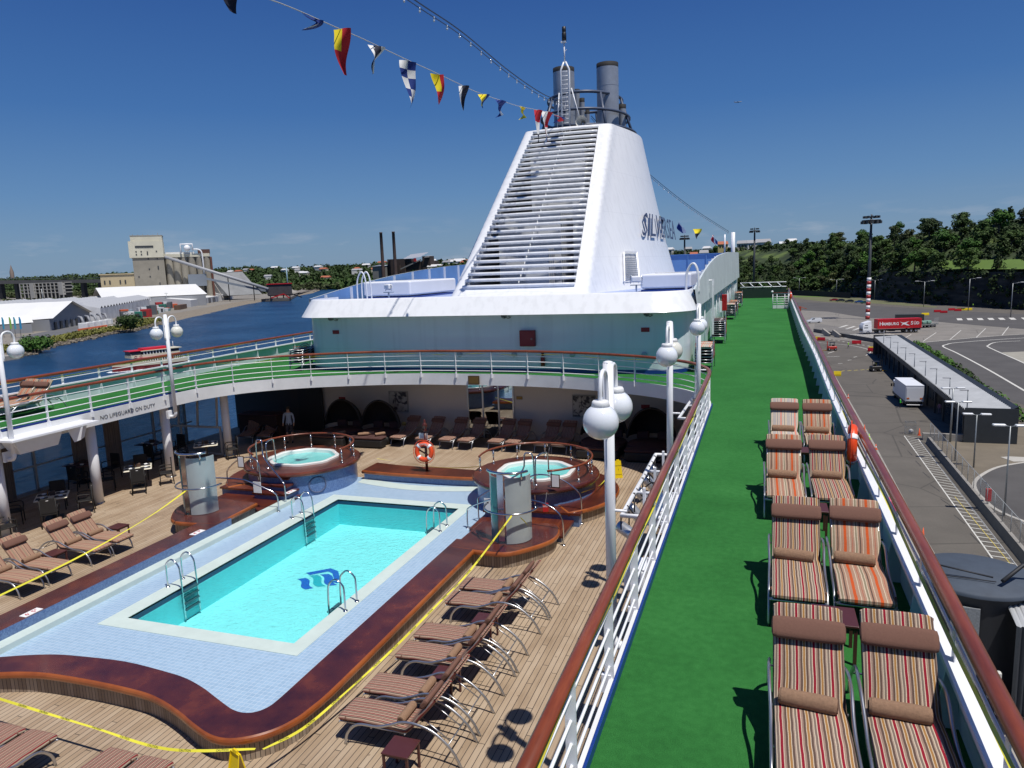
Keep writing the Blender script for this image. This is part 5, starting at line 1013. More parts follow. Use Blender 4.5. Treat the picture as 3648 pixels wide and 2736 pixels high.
daybed(-18.5,29.0,0,'dark wicker cocoon daybed, left of the two on the left of the bulkhead'); daybed(-16.55,29.0,0,'dark wicker cocoon daybed beside the abstract picture, right of the two on the left'); daybed(-6.1,29.0,0,'dark wicker cocoon daybed half hidden behind the globe lamp'); daybed(-4.15,28.9,0,'dark wicker cocoon daybed near the empty light bar on the right')
for i,(x,y,rz,lb) in enumerate(((-16.75,27.95,.5,'rolled towel lying foremost on the cocoon daybed cushion'),(-16.6,28.15,.55,'rolled towel lying behind another on the cocoon daybed cushion'),(-16.0,28.1,.9,'single rolled towel at the right of the cocoon daybed cushion'),(-17.95,28.0,1.1,'rolled towel on the left cocoon daybed cushion'))): dup(tp[0],(x,y,PD+.57),rz,lb,'rolled towels on the daybeds')
# ======================= DINING =======================
def chair_proto():
    t=thing('dining_chair','p','chair'); M().rbox((0,0,.44),(.46,.46,.05),.02).build('seat',wick,t); o=M().rbox((0,.22,.72),(.44,.035,.5),.015).build('backrest',wick,t)
    for a in (-1,1):
        M().tube([(a*.22,-.21,0),(a*.22,-.2,.44)],.018,6).build('leg',wick,t); M().tube([(a*.22,.26,0),(a*.22,.22,.44),(a*.22,.235,.96)],.018,6).build('leg',wick,t)
        M().tube(smooth([(a*.24,-.2,.44),(a*.26,-.21,.62),(a*.26,-.1,.68),(a*.25,.2,.66)],3),.018,6).build('armrest',wick,t)
    M().box((0,.245,.9),(.07,.004,.02)).build('tag',txtw,t); return t
cp=[None]
def chair(x,y,rz,lb):
    if cp[0] is None: cp[0]=chair_proto(); t=cp[0]; t.location=(x,y,PD); t.rotation_euler=(0,0,rz); t['label']=lb; t['group']='black wicker dining chairs'
    else: dup(cp[0],(x,y,PD),rz,lb,'black wicker dining chairs')
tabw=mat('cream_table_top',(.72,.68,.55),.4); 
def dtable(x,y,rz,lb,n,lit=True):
    t=thing('dining_table',lb,'table',(x,y,PD),rz,'dining tables on the port side'); M().rbox((0,0,.74),(.95,.95,.035),.02).build('table_top',tabw if lit else tablem,t); q=M(); q.box((0,0,.36),(.1,.1,.7)); q.box((0,0,.02),(.5,.5,.04)); q.build('pedestal',dark,t)  # tables marked unlit get a dark top, their shade put into the colour
    c,s=math.cos(rz),math.sin(rz)
    def w(a,b): return (x+a*c-b*s,y+a*s+b*c)
    for k,(a,b) in enumerate(((-.26,-.22),(.26,-.22),(-.26,.24),(.26,.24))):
        p=w(a,b); o=M().box((0,0,0),(.34,.26,.006)).build('placemat',mat('dark_placemat',(.03,.03,.035),.6)); o.location=(p[0],p[1],PD+.762); o.rotation_euler=(0,0,rz); tag(o,'dark placemat, %s of four on the table %s'%(ORD[k],n),'placemat','placemats')
        o=M().rbox((0,0,0),(.12,.1,.05),.02).build('folded_napkin',txtw); o.location=(p[0]+.02,p[1],PD+.79); o.rotation_euler=(0,0,rz+.4); tag(o,'folded white napkin, %s of four on the table %s'%(ORD[k],n),'napkin','napkins')
    p=w(.02,.05); t2=thing('condiment_set','small brown caddy with bottles on the table '+n,'caddy',(p[0],p[1],PD+.76),rz); M().rbox((0,0,.07),(.16,.1,.14),.01).build('caddy_box',mat('brown_caddy',(.08,.04,.025),.5),t2); M().lathe([(.02,0),(.022,.1),(.01,.14),(.01,.18)],(-.13,0,0),10).build('bottle',mat('amber_bottle',(.2,.09,.02),.2),t2)
dtable(-22.1,20.6,R(45),'square cream topped dining table with settings beside the second column',"beside the second column"); dtable(-22.1,17.05,R(45),'square dining table half in sun left of the second column','left of the second column'); dtable(-22.2,24.3,R(40),'square cream dining table behind the left shower screen','behind the left shower screen')
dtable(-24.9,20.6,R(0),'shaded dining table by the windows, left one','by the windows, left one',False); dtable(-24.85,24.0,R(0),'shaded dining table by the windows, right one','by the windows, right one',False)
for x,y,a,lb in ((-21.45,19.95,-135,'black wicker chair in front of the cream table beside the second column'),(-21.35,21.15,-45,'black wicker chair to the right of the cream table beside the second column'),(-22.9,19.95,135,'black wicker chair to the left of the cream table beside the second column'),(-22.8,21.4,45,'black wicker chair behind the cream table beside the second column'),
  (-21.45,16.4,-135,'black wicker chair in front of the half sunlit table'),(-21.5,17.75,-45,'black wicker chair right of the half sunlit table'),(-22.85,16.3,135,'black wicker chair left of the half sunlit table'),(-22.8,17.8,45,'black wicker chair behind the half sunlit table'),
  (-21.6,15.05,165,'black wicker armchair standing alone beside the nearest column'),(-24.2,21.3,0,'black wicker chair behind the left window table'),(-24.2,19.8,180,'black wicker chair in front of the left window table'),(-24.1,24.7,0,'black wicker chair behind the right window table'),(-24.1,23.3,180,'black wicker chair in front of the right window table'),(-21.4,24.9,-40,'black wicker chair right of the table behind the left shower'),(-22.9,23.7,135,'black wicker chair left of the table behind the left shower')): chair(x,y,R(a),lb)
# ======================= CAUTION TAPE AND SIGNS =======================
tapem=mat('caution_tape_yellow',(.72,.66,.05),.45)
def tape(P,lb,w=.05,txt=False,sp=.55,n=6):
    t=thing('caution_tape',lb,'tape'); s=smooth(P,n); q=M(); A=[];B=[]
    for i,p in enumerate(s):
        a=Vector(s[max(i-1,0)]);b=Vector(s[min(i+1,len(s)-1)]); d=(b-a).normalized(); h=Vector((d.y,-d.x,0)).normalized(); an=.5+.5*math.sin(i*.35+P[0][0]); nn=(h*math.cos(an)+Vector((0,0,1))*math.sin(an))*w/2; A.append(tuple(Vector(p)+nn)); B.append(tuple(Vector(p)-nn))
    q.strip(A,B,smooth=True); q.build('tape_band',tapem,t)
    if txt:
        L=0
        for i in range(1,len(s)):
            a,b=Vector(s[i-1]),Vector(s[i]); L+=(b-a).length
            if L>sp:
                L=0; m_=(a+b)/2; up=(Vector(A[i])-Vector(B[i])).normalized(); d=(b-a).normalized(); nrm=d.cross(up)
                if nrm.z<0: d=-d; nrm=-nrm
                text_mesh('CAUTION',.045,txtd,'lettering',t,.0005,mw=frame(m_+nrm*.004,d,up))
tape([(-6.0,16.98,20.24),(-6.2,14.6,19.75),(-6.35,13.1,19.6),(-6.6,11.5,19.38),(-6.8,10.1,19.28),(-6.95,9.1,19.25),(-7.1,8.3,19.4)],'yellow caution tape running from the right shower hoop down to the wet floor sign',.042,True,.5,8)
tape([(-7.2,8.25,19.42),(-8.6,7.95,19.35),(-10.2,8.0,19.4),(-12.2,8.1,19.45),(-14,8.2,19.5)],'yellow caution tape running left from the wet floor sign across the teak deck',.042,True,.5,8)
tape([(-16.5,17.05,20.2),(-16.2,15.3,20.0),(-15.95,13.0,19.85),(-15.8,10.6,19.8),(-15.7,8.6,19.8)],'yellow caution tape above the left poolside loungers',.042)
tape([(-5.75,16.93,20.23),(-5.6,16.98,20.05),(-5.55,17.0,19.85)],'loose end of yellow tape hanging from the right shower hoop',.06)
tape([(-13.8,23.9,19.55),(-11.4,24.35,19.2),(-9.3,23.9,19.5)],'yellow tape sagging behind the far bench between the hot tubs',.04); tape([(-5.0,20.45,19.85),(-4.85,22.5,19.5),(-4.9,24.8,19.4)],'yellow tape from the right hot tub handrail back to the wet floor sign',.045)
tape([(x+.03,y,G+.9-.03*math.sin(y*2)) for x,y in [(XR,3+k*.7) for k in range(28)]],'yellow caution tape wound under the teak rail of the right guard rail',.045,True,.9,2)
tape([(x-.03,y,G+.86+.03*math.sin(i)) for i,(x,y) in enumerate(edge[6:-6:2])],'yellow caution tape tied along the curved guard rail',.03); tape([(mX(capx(y)),y,G+1.0-.04*math.sin(y)) for y in range(8,32)],'yellow caution tape along the far left outer rail',.045)
tape([(capx(y)-.0,y,G+.98-.03*math.sin(y)) for y in range(3,18)],'yellow caution tape twisted along the right outer rail',.035)
def wet(x,y,rz,lb):
    t=thing('wet_floor_sign',lb,'sign',(x,y,PD),rz)
    for s in (-1,1):
        q=M(); q.poly([(-.15,0),(.15,0),(.11,.62),(-.11,.62)],-.01,.01); q.box((0,.64,0),(.10,.05,.02)); o=q.build('panel',yellow,t); o.rotation_euler=(R(90)+s*-.19,0,0) if s>0 else (R(90)+.19,0,0); o.location=(0,s*-.13 if s>0 else .13,0)
    for yy,h,txt in ((.45,.05,'CAUTION'),(.30,.12,'!'),(.13,.04,'WET FLOOR')): text_mesh(txt,h,txtd,'lettering',t,.001,mw=Matrix.Translation((0,-.13,0))@Matrix.Rotation(R(90)-.19,4,'X')@Matrix.Translation((0,yy,.013)))
wet(-4.85,25.45,R(25),'yellow folding wet floor sign standing beyond the right hot tub'); wet(-7.35,8.0,R(160),'yellow folding wet floor sign at the near bottom corner of the bench')
def wtag(x,y,z,lb,rz=0):
    t=thing('wet_paint_tag',lb,'tag',(x,y,z),rz); M().box((0,0,0),(.16,.01,.26)).build('card',redp,t); text_mesh('WET',.08,txtw,'lettering',t,.001,mw=frame((0,-.008,.03),(1,0,0),(0,0,1))); M().tube([(0,0,.13),(.05,0,.45)],.004,4).build('string',txtw,t)
wtag(-5.75,19.2,19.75,'red tag with white lettering hung on the right shower handrail',.4); wtag(-17.3,18.9,19.75,'red tag with white lettering hung on the left shower handrail',.3)
# lifebuoys of the bulwark
lifebuoy('orange lifebuoy hung on the bulwark beside the third pair of loungers',(1.60,14.25,G+.92),(0,R(8),R(-96)),txt='')
o=M().tube(smooth([(1.55,14.2,G+1.05),(1.62,14.6,G+1.12),(1.8,15.0,G+1.1)],4),.025,6).build('orange_rope',orange); tag(o,'orange rope end tied over the rail above the lifebuoy','rope')
lifebuoy('far small orange lifebuoy beside the gate at the end of the walkway',(2.35,68.2,G+1.1),(0,0,R(-90)),txt='')
# person in the shade
def person(name,lb,x,y,z,rz,h=1.75,top=(.2,.3,.5),legs=(.02,.02,.03),skin=(.35,.2,.13),hat=None,pose='stand',bare=False,arm=0):
    t=thing(name,lb,'person',(x,y,z),rz); k=h/1.75
    tm=mat('cloth_%d_%d_%d'%tuple(int(c*99) for c in top),top,.9); lm=mat('cloth_%d_%d_%d'%tuple(int(c*99) for c in legs),legs,.9); sk=mat('skin_%d'%int(skin[0]*99),skin,.6)
    st=.14 if pose=='walk' else .0
    import bmesh
    V=[(0,0,.95),(0,0,1.12),(0,-.01,1.3),(0,0,1.44),(0,.0,1.52),(0,.01,1.60),(0,.0,1.70),(.10,0,.88),(.11,st,.48),(.11,st*1.6,.08),(.11,st*1.6+.13,.03),(-.10,0,.88),(-.11,-st,.48),(-.11,-st*1.6-.03,.08),(-.11,-st*1.6+.10,.03),(.19,0,1.40),(.25,-.02+arm*.1,1.14),(.24,.12+arm*.2,.95),(.24,.16+arm*.25,.86),(-.19,0,1.40),(-.25,.02,1.14),(-.24,.08,.92),(-.24,.10,.83)]
    E=[(0,1),(1,2),(2,3),(3,4),(4,5),(5,6),(0,7),(7,8),(8,9),(9,10),(0,11),(11,12),(12,13),(13,14),(3,15),(15,16),(16,17),(17,18),(3,19),(19,20),(20,21),(21,22)]
    Rd=[.14,.13,.15,.10,.055,.085,.075,.085,.06,.042,.03,.085,.06,.042,.03,.06,.045,.035,.03,.06,.045,.035,.03]
    me=bpy.data.meshes.new('body'); me.from_pydata([(a*k,b*k,c*k) for a,b,c in V],E,[]); o=bpy.data.objects.new('body',me); col.objects.link(o)
    mo=o.modifiers.new('s','SKIN'); o.modifiers.new('ss','SUBSURF').levels=1; o.modifiers['ss'].render_levels=1
    for i,r in enumerate(Rd): me.skin_vertices[0].data[i].radius=(r*k,r*k*(.75 if i in (0,1,2) else 1))
    me.skin_vertices[0].data[0].use_root=True
    dg=bpy.context.evaluated_depsgraph_get(); m2=bpy.data.meshes.new_from_object(o.evaluated_get(dg)); bpy.data.objects.remove(o)
    m2.materials.clear(); [m2.materials.append(m) for m in (tm,lm,sk,dark)]
    for p in m2.polygons:
        c=p.center/k; p.use_smooth=True; p.material_index=2 if (c.z>1.47 or (c.z<1.0 and abs(c.x)>.2)) else (0 if c.z>.93 else (3 if c.z<.1 else (2 if bare and c.z<.55 else 1)))
    b=bpy.data.objects.new('body',m2); col.objects.link(b); b.parent=t
    q=M(); q.sphere((0,-.012*k,1.68*k),.098*k,12,8,(1,1.1,1)); q.build('hair' if not hat else 'hat',mat('hair_dark',(.02,.015,.01),.8) if not hat else mat('hat_%d'%int(hat[1]*99),hat,.7),t)
    return t
person('person','person in a light blue shirt and dark shorts standing in deep shade on the left',-20.6,27.9,PD,R(200),1.72,(.25,.32,.42),(.03,.03,.04),bare=True)
# dark cabinets in shade at left
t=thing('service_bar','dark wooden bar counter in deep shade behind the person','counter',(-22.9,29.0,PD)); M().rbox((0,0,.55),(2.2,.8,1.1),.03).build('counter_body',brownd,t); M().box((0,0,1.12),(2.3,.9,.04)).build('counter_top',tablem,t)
plate('service_door',(-21.0,30.3,PD+1.2),(1.4,.06,2.3),dark,'dark door panel in deep shade left of the bulkhead','door'); plate('dark_bulkhead',(-23.2,30.5,PD+1.43),(4.9,.1,2.86),mat('dark_brown_panel',(.03,.022,.018),.6),'dark brown bulkhead in deep shade behind the bar counter','wall')  # dark brown sheet added to darken the pale wall behind it
# ======================= WATER AND GROUND =======================
def seam():
    m,t,n,p=base('harbour_water',.3); p.inputs['Base Color'].default_value=(.004,.028,.085,1); p.inputs['IOR'].default_value=1.33; p.inputs['Specular IOR Level'].default_value=.28
    g=nd(t,'ShaderNodeNewGeometry'); m1=nd(t,'ShaderNodeMapping',{0:g.outputs['Position'],'Scale':(.55,.3,1),'Rotation':(0,0,.9)}); a=nd(t,'ShaderNodeTexNoise',{'Vector':m1.outputs[0],'Scale':1.0,'Detail':8,'Roughness':.62}); m2=nd(t,'ShaderNodeMapping',{0:g.outputs['Position'],'Scale':(.018,.03,1)}); b=nd(t,'ShaderNodeTexNoise',{'Vector':m2.outputs[0],'Scale':1.0,'Detail':4})
    bb=nd(t,'ShaderNodeBump',{'Height':a.outputs[0],'Strength':1.0,'Distance':.9}); t.links.new(bb.outputs[0],p.inputs['Normal'])
    f=ma(t,'ADD',ma(t,'MULTIPLY',a.outputs[0],.6),ma(t,'MULTIPLY',b.outputs[0],.4)); r=ramp(t,f,[(.38,(.005,.025,.066)),(.5,(.010,.042,.100)),(.66,(.025,.076,.16))]); t.links.new(r.outputs[0],p.inputs['Base Color']); return m
struct(M().add([(-12000,-3000,0),(9000,-3000,0),(9000,14000,0),(-12000,14000,0)],[(0,1,2,3)]).build('harbour_water',seam()))
def ground(name,c,sc=.15,n=.22,crack=True):
    m,t,n_,p=base(name,.9); g=nd(t,'ShaderNodeNewGeometry'); a=nd(t,'ShaderNodeTexNoise',{'Vector':g.outputs['Position'],'Scale':sc,'Detail':9,'Roughness':.68}); b=nd(t,'ShaderNodeTexNoise',{'Vector':g.outputs['Position'],'Scale':6.0,'Detail':3})
    f=ma(t,'ADD',ma(t,'MULTIPLY',a.outputs[0],.75),ma(t,'MULTIPLY',b.outputs[0],.25)); r=ramp(t,f,[(.3,tuple(x*(1-n) for x in c)),(.5,c),(.7,tuple(x*(1+n) for x in c))]); out=r.outputs[0]
    if crack:
        v=nd(t,'ShaderNodeTexVoronoi',{'Vector':g.outputs['Position'],'Scale':.09},feature='DISTANCE_TO_EDGE'); k=ma(t,'LESS_THAN',v.outputs[0],.008); x=nd(t,'ShaderNodeMixRGB',{0:ma(t,'MULTIPLY',k,.45),1:out,2:(.03,.028,.025,1)}); out=x.outputs[0]
    t.links.new(out,p.inputs['Base Color']); return m
asph=ground('worn_quay_asphalt',(.105,.094,.080)); road=ground('dark_road_asphalt',(.078,.074,.072),crack=False); apron=ground('pale_apron_concrete',(.20,.185,.165)); conc=mat('pale_concrete',(.30,.28,.25),.9,noise=.2,nscale=.8); paint=mat('worn_road_paint',(.55,.54,.50),.8,noise=.25,nscale=2.5); ypaint=mat('worn_yellow_paint',(.45,.36,.08),.8,noise=.3,nscale=3); dirt=ground('bare_brown_earth',(.155,.13,.095),.3,crack=False)
foot=[(-60,664),(-20,604),(15,572),(44,532),(57,490),(75,415),(103,357),(160,290),(260,200),(420,110),(600,60)]
q=M(); q.poly([(4.6,-60),(620,-60)]+[(x,y+1) for x,y in reversed(foot)]+[(4.6,600)],-.5,Q); struct(q.build('quay_ground',asph))
def sheet(name,pts,z,mt): return struct(M().poly(pts,Q+z).build(name,mt))
sheet('quay_apron',[(4.6,-60),(13.7,-60),(13.9,75),(14.4,104),(15,200),(15,600),(4.6,600)],.004,conc)
sheet('container_apron',[(14.8,240),(20,240),(31,229),(41,228.5),(60,244),(78,256),(79,268),(63.7,294),(57.8,307),(39.75,324),(28.75,364),(15,380)],.008,apron)
sheet('apron_road',[(15.1,381),(28.75,364.3),(39.9,324.3),(58,307.3),(63.9,294.3),(79.3,268),(104,258),(110,300),(96,332),(70,372),(52,405),(34,436),(15.1,450)],.008,road)
sheet('loop_road',[(41,228),(60,243.5),(78,255),(104,250),(100,150),(60,90),(44,120),(39,140),(39,157),(40.9,215)],.008,road)
sheet('pale_forecourt',[(54.9,187),(55.8,206.8),(61,208.7),(100,215),(110,150),(72,150)],.016,mat('pale_forecourt_concrete',(.30,.285,.24),.9,noise=.12,nscale=.5))
sheet('bare_ground',[(21.3,84),(21.8,107),(31.5,108.5),(36,100),(30,98.2),(26.3,95.2),(23.7,91.5),(22,87.8)],.008,dirt)
sheet('turning_circle',[(30,98.1),(26.3,95.0),(23.7,91.3),(22,87.6),(21.4,84),(21.45,81.5),(21.6,79.1),(22.2,77.2),(23,75),(40,60),(60,80),(48,100)],.012,road)
def line(name,pts,w,z,mt,sm=0):
    if sm: pts=[(p[0],p[1]) for p in smooth([(x,y,0) for x,y in pts],sm)]
    A=[];B=[]
    for i,(x,y) in enumerate(pts):
        a=Vector(pts[max(i-1,0)]);b=Vector(pts[min(i+1,len(pts)-1)]); t=(b-a).normalized(); A.append((x-t.y*w/2,y+t.x*w/2,Q+z)); B.append((x+t.y*w/2,y-t.x*w/2,Q+z))
    return M().strip(B,A)
def sline(name,pts,w,z,mt,sm=0): return struct(line(name,pts,w,z,mt,sm).build(name,mt))
sline('kerb_line',[(30,98.0),(26.28,95.07),(23.67,91.34),(21.97,87.64),(21.35,84.06),(21.4,81.51),(21.55,79.14),(22.14,77.17),(23.6,74.5)],.38,.024,mat('kerb_concrete',(.42,.40,.36),.8,noise=.1,nscale=2),4)
sheet('raised_island',[(27.5,99.6),(28.6,100.1),(31.5,100),(31.2,98.3),(28.3,97.6)],.03,mat('kerb_concrete',(.42,.4,.36)))
sline('road_line',[(40.9,228.4),(59.8,243.8),(73.5,252.5),(100,262)],.35,.02,paint,3); sline('road_line',[(43,118),(44.2,149.6),(45.3,176.6),(45.9,205),(45.8,219.5),(47.8,225),(51,229.4),(62.6,237.4),(73,243)],.45,.02,paint,4)
sline('road_line',[(54.0,175),(54.85,187),(55.8,216.4),(57,222.7),(60.8,230.4),(67.3,233.7)],.4,.022,paint,4)
for i,x in enumerate((68.2,71.5,74.9,78.3,81.7,85.1,89,93)): sheet('give_way_mark',[(x,307),(x+1.7,307),(x+3.3,316),(x+1.6,316)],.02,paint)
for a,b in (((43.5,233),(52,259.6)),((51.2,237.8),(60.4,266.7)),((58.8,242.6),(68.6,272.4)),((67.3,250),(76.5,278)),((39.8,240.8),(44.1,254))): sline('bay_line',[a,b],.22,.02,paint)
for i in range(6): sline('zebra_stripe',[(24+i*.2,243-i*0+i*2.2),(41-i*.6,243+i*2.4+3)],1.1,.02,paint)
for a,b in (((27.5,274),(31.4,285)),((29.2,269),(32.5,279)),((26,280),(29.5,290))): sline('hatch_bar',[a,b],.9,.02,paint)
sline('curved_line',[(15.2,231),(20,226.7),(24.1,222),(26.6,214.4),(26.8,207.3),(24.8,199.8)],.25,.012,paint,4)
for k in range(9): sline('white_tick',[(19.4+k*1.05,240-k*2.3),(19.9+k*1.05,239.2-k*2.3)],.5,.012,paint)
for a,b in (((15.6,196.8),(18.6,197.8)),((16.4,204.2),(18.2,208.2)),((19.6,190),(20.6,191)),((21.6,196),(22.5,197.5)),((17,184),(18,184.5))): sline('faded_mark',[a,b],.3,.012,paint)
for k in range(6): sline('yellow_mark',[(15+k*1.4,170.5+k*.8),(15.9+k*1.4,171.6+k*.7)],.35,.012,ypaint)
# hatched pedestrian strip
def lerp(a,b,k): return (a[0]+(b[0]-a[0])*k,a[1]+(b[1]-a[1])*k)
hA,hB=(18.76,109.5),(17.85,58.0); hC,hD=(20.17,108.4),(19.2,58.0)
sline('strip_edge',[hA,hB],.12,.012,paint); sline('strip_edge',[hC,hD],.12,.012,paint); q=M()
for k in range(46): a=lerp(hA,hB,k/46);b=lerp(hC,hD,k/46); q.poly([(a[0],a[1]),(b[0],b[1]-.1),(b[0],b[1]+.04),(a[0],a[1]+.14)],Q+.016)
struct(q.build('strip_hatching',paint)); sline('yellow_line',[(18.9,82),(19.0,58)],.07,.02,ypaint)
for k in range(10): sline('tar_patch',[(17.6+.2*math.sin(k),106-k*5.0),(17.9,103.6-k*5.0)],.05,.012,dark)
# ======================= CONCRETE BARRIERS, FENCE =======================
t=thing('concrete_barrier','long grey concrete barrier with a pale sloped top running beside the hatched walkway','barrier')
A=(20.62,105.6);B=(19.75,60.0); q=M(); q.strip([(A[0],A[1],Q),(B[0],B[1],Q)],[(A[0]+.22,A[1],Q+.85),(B[0]+.22,B[1],Q+.85)]); q.strip([(A[0]+.22,A[1],Q+.85),(B[0]+.22,B[1],Q+.85)],[(A[0]+.52,A[1],Q+.85),(B[0]+.52,B[1],Q+.85)],mi=1); q.strip([(A[0]+.52,A[1],Q+.85),(B[0]+.52,B[1],Q+.85)],[(A[0]+.8,A[1],Q),(B[0]+.8,B[1],Q)]); q.build('barrier_body',[mat('grey_barrier_concrete',(.10,.10,.10),.85,noise=.15,nscale=1.2),conc],t)
q=M(); q.b2((20.6,107.2,Q),(26.4,107.7,Q+.95)); tag(q.build('concrete_barrier',conc),'short pale concrete barrier standing across the end in front of the dark shed','barrier')
mesh_=mat('fence_mesh_grey',(.34,.35,.36),.6,alpha=.22)
t=thing('mesh_fence','grey wire mesh fence standing on the long concrete barrier','fence'); q=M(); q.strip([(21.1,105.6,Q+.85),(20.2,62,Q+.85)],[(21.1,105.6,Q+2.7),(20.2,62,Q+2.7)]); q.build('wire_mesh',mesh_,t); q=M()
for k in range(18): x=21.1-.9*k/17; y=105.6-43.6*k/17; q.tube([(x,y,Q+.85),(x,y,Q+2.75)],.035,5)
q.tube([(21.1,105.6,Q+2.72),(20.2,62,Q+2.72)],.03,5); q.split('fence_post',gm,t,-.01)
t=thing('barrier_wall','long low grey barrier wall curving between the forklift yard and the truck apron','barrier'); P=[(16.5,264),(20.3,254),(26,241),(31.2,228.6),(32.5,222)]; q=M(); q.strip([(x,y,Q) for x,y in P],[(x,y,Q+1.1) for x,y in P]); q.strip([(x,y,Q+1.1) for x,y in P],[(x+.5,y+.3,Q+1.1) for x,y in P]); q.build('wall_panel',mat('grey_barrier_concrete',(.1,.1,.1)),t)
q=M(); q.strip([(x+.3,y+.3,Q+1.1) for x,y in P],[(x+.3,y+.3,Q+3.0) for x,y in P]); q.build('wire_mesh',mesh_,t)
for i,(x,y) in enumerate(((19.4,250),(22,246))): tag(M().box((x,y,Q+.8),(.6,4,1.6),rz=.5,rx=.35).build('sloped_barrier_end',conc),'sloped concrete barrier end near the yard entrance, %s one'%('left' if i==0 else 'right'),'barrier')
# ======================= SHED =======================
corr=mat('corrugated_roof_metal',(.36,.375,.39),.45,.2,noise=.15,nscale=.4); sdark=mat('charcoal_shed_cladding',(.028,.033,.038),.55,noise=.15,nscale=.6)
t=thing('quay_shed','long low charcoal shed with a pale corrugated roof on the quay','shed')
q=M(); n=110; y0,y1=107.0,203.0; k=(26.4-25.3)/96
for i in range(n):
    a=y0+(y1-y0)*i/n; b=a+(y1-y0)/n*.5; c=a+(y1-y0)/n; xl=lambda y:25.35+(y-y0)*.0175
    q.strip([(xl(a),a,Q+4.15),(xl(b),b,Q+4.4),(xl(c),c,Q+4.15)],[(xl(a)+5.0,a,Q+4.5),(xl(b)+5.0,b,Q+4.75),(xl(c)+5.0,c,Q+4.5)])
q.build('corrugated_roof',corr,t)
q=M(); q.add([(30.2,107,Q+4.4),(31.2,107,Q+4.85),(33.0,203.2,Q+4.85),(32.0,203.2,Q+4.4)],[(0,1,2,3)]); q.add([(31.2,107,Q),(31.2,107,Q+4.85),(33.0,203.2,Q+4.85),(33.0,203.2,Q)],[(0,1,2,3)]); q.b2((25.2,106.8,Q),(31.2,107,Q+4.6)); q.b2((26.8,203,Q),(33,203.3,Q+4.8)); q.add([(25.2,106.8,Q+3.5),(26.9,203,Q+3.5),(26.9,203,Q+4.3),(25.2,106.8,Q+4.3)],[(0,1,2,3)]); q.add([(27.2,106.9,Q),(29,203,Q),(29,203,Q+4.2),(27.2,106.9,Q+4.2)],[(0,1,2,3)]); q.build('cladding',sdark,t)
for i in range(16): 
    y=108+i*6.2; M().box((25.4+(y-107)*.0175,y,Q+2),(.25,.25,4)).build('column',sdark,t)
for i in range(9):
    y=115+i*10; M().b2((27.12+(y-107)*.0187,y,Q),(27.17+(y-107)*.0187,y+3.2,Q+2.6)).build('door_opening',mat('shed_glass_dark',(.06,.07,.08),.2),t)
for i,y in enumerate((107.5,118,127.5,136.5,147,156.8,166.8,177,188)):
    x=25.55+(y-107)*.0175; tt=thing('roof_light','small lamp post on the shed roof edge, %s from the near end'%ORD[i],'lamp post',(x,y,Q+4.2),0,'lamp posts along the shed roof'); M().tube([(0,0,0),(0,0,2.6)],.07,6).build('pole',gm,tt); M().box((-.45,0,2.62),(1.0,.25,.08)).build('lamp_head',mat('grey_lamp_head',(.25,.25,.26),.5),tt)
# planting strip
def leafmat(name,c):
    m,t_,n_,p=base(name,.7); oi=nd(t_,'ShaderNodeObjectInfo'); g=nd(t_,'ShaderNodeTexCoord'); a=nd(t_,'ShaderNodeTexNoise',{'Vector':g.outputs['Object'],'Scale':.45,'Detail':4}); b=nd(t_,'ShaderNodeTexNoise',{'Vector':g.outputs['Object'],'Scale':4.0})
    f=ma(t_,'ADD',ma(t_,'ADD',ma(t_,'MULTIPLY',a.outputs[0],.5),ma(t_,'MULTIPLY',b.outputs[0],.25)),ma(t_,'MULTIPLY',oi.outputs['Random'],.25)); r=ramp(t_,f,[(.3,tuple(x*.55 for x in c)),(.5,c),(.72,(c[0]*1.75,c[1]*1.6,c[2]*1.3))]); t_.links.new(r.outputs[0],p.inputs['Base Color']); p.inputs['Specular IOR Level'].default_value=.25; return m
lf=[leafmat('dark_green_leaves',(.030,.055,.014)),leafmat('mid_green_leaves',(.042,.080,.018)),leafmat('olive_leaves',(.050,.066,.022)),leafmat('bright_green_leaves',(.05,.12,.02))]
bark=mat('grey_brown_bark',(.10,.08,.06),.9,noise=.2,nscale=2,obj=True)
def leafball(q,c,r,n,s,rr,sc=(1,1,.8)):
    for _ in range(n):
        while 1:
            v=Vector((rr.uniform(-1,1),rr.uniform(-1,1),rr.uniform(-1,1)))
            if .25<v.length<1: break
        k=v.length**.45/v.length; p=Vector((c[0]+v.x*k*r*sc[0],c[1]+v.y*k*r*sc[1],c[2]+v.z*k*r*sc[2])); nn=(v.normalized()+Vector((rr.uniform(-.8,.8),rr.uniform(-.8,.8),rr.uniform(-.2,1)))).normalized(); u=nn.orthogonal().normalized(); w=nn.cross(u); a=rr.uniform(0,6.3); u,w=u*math.cos(a)+w*math.sin(a),w*math.cos(a)-u*math.sin(a); e=s*rr.uniform(.6,1.4)
        q.add([p-u*e-w*e*.45,p+u*e*.2-w*e*.7,p+u*e+w*e*.3,p-u*e*.2+w*e*.7],[(0,1,2,3)])
rr=random.Random(5); 
for j,(a,b) in enumerate((((36.4,122),(38,150)),((38,150),(39.5,178)),((39.5,178),(41,226)))):
    q=M(); L_=int(math.dist(a,b)/1.3)
    for i in range(L_): k=i/L_; leafball(q,(a[0]+(b[0]-a[0])*k-.4+rr.uniform(-.9,.9),a[1]+(b[1]-a[1])*k,Q+.4),rr.uniform(.6,1.2),46,.28,rr)
    o=q.build('planting_strip',lf[3 if j!=1 else 1]); tag(o,'low green planting behind the shed roof, %s stretch from the camera'%ORD[j],'shrubs'); 
sheet('garden_bed',[(31.4,107),(34,107),(36.5,130),(39,160),(41,228),(38,228),(33.2,203)],.02,dirt)
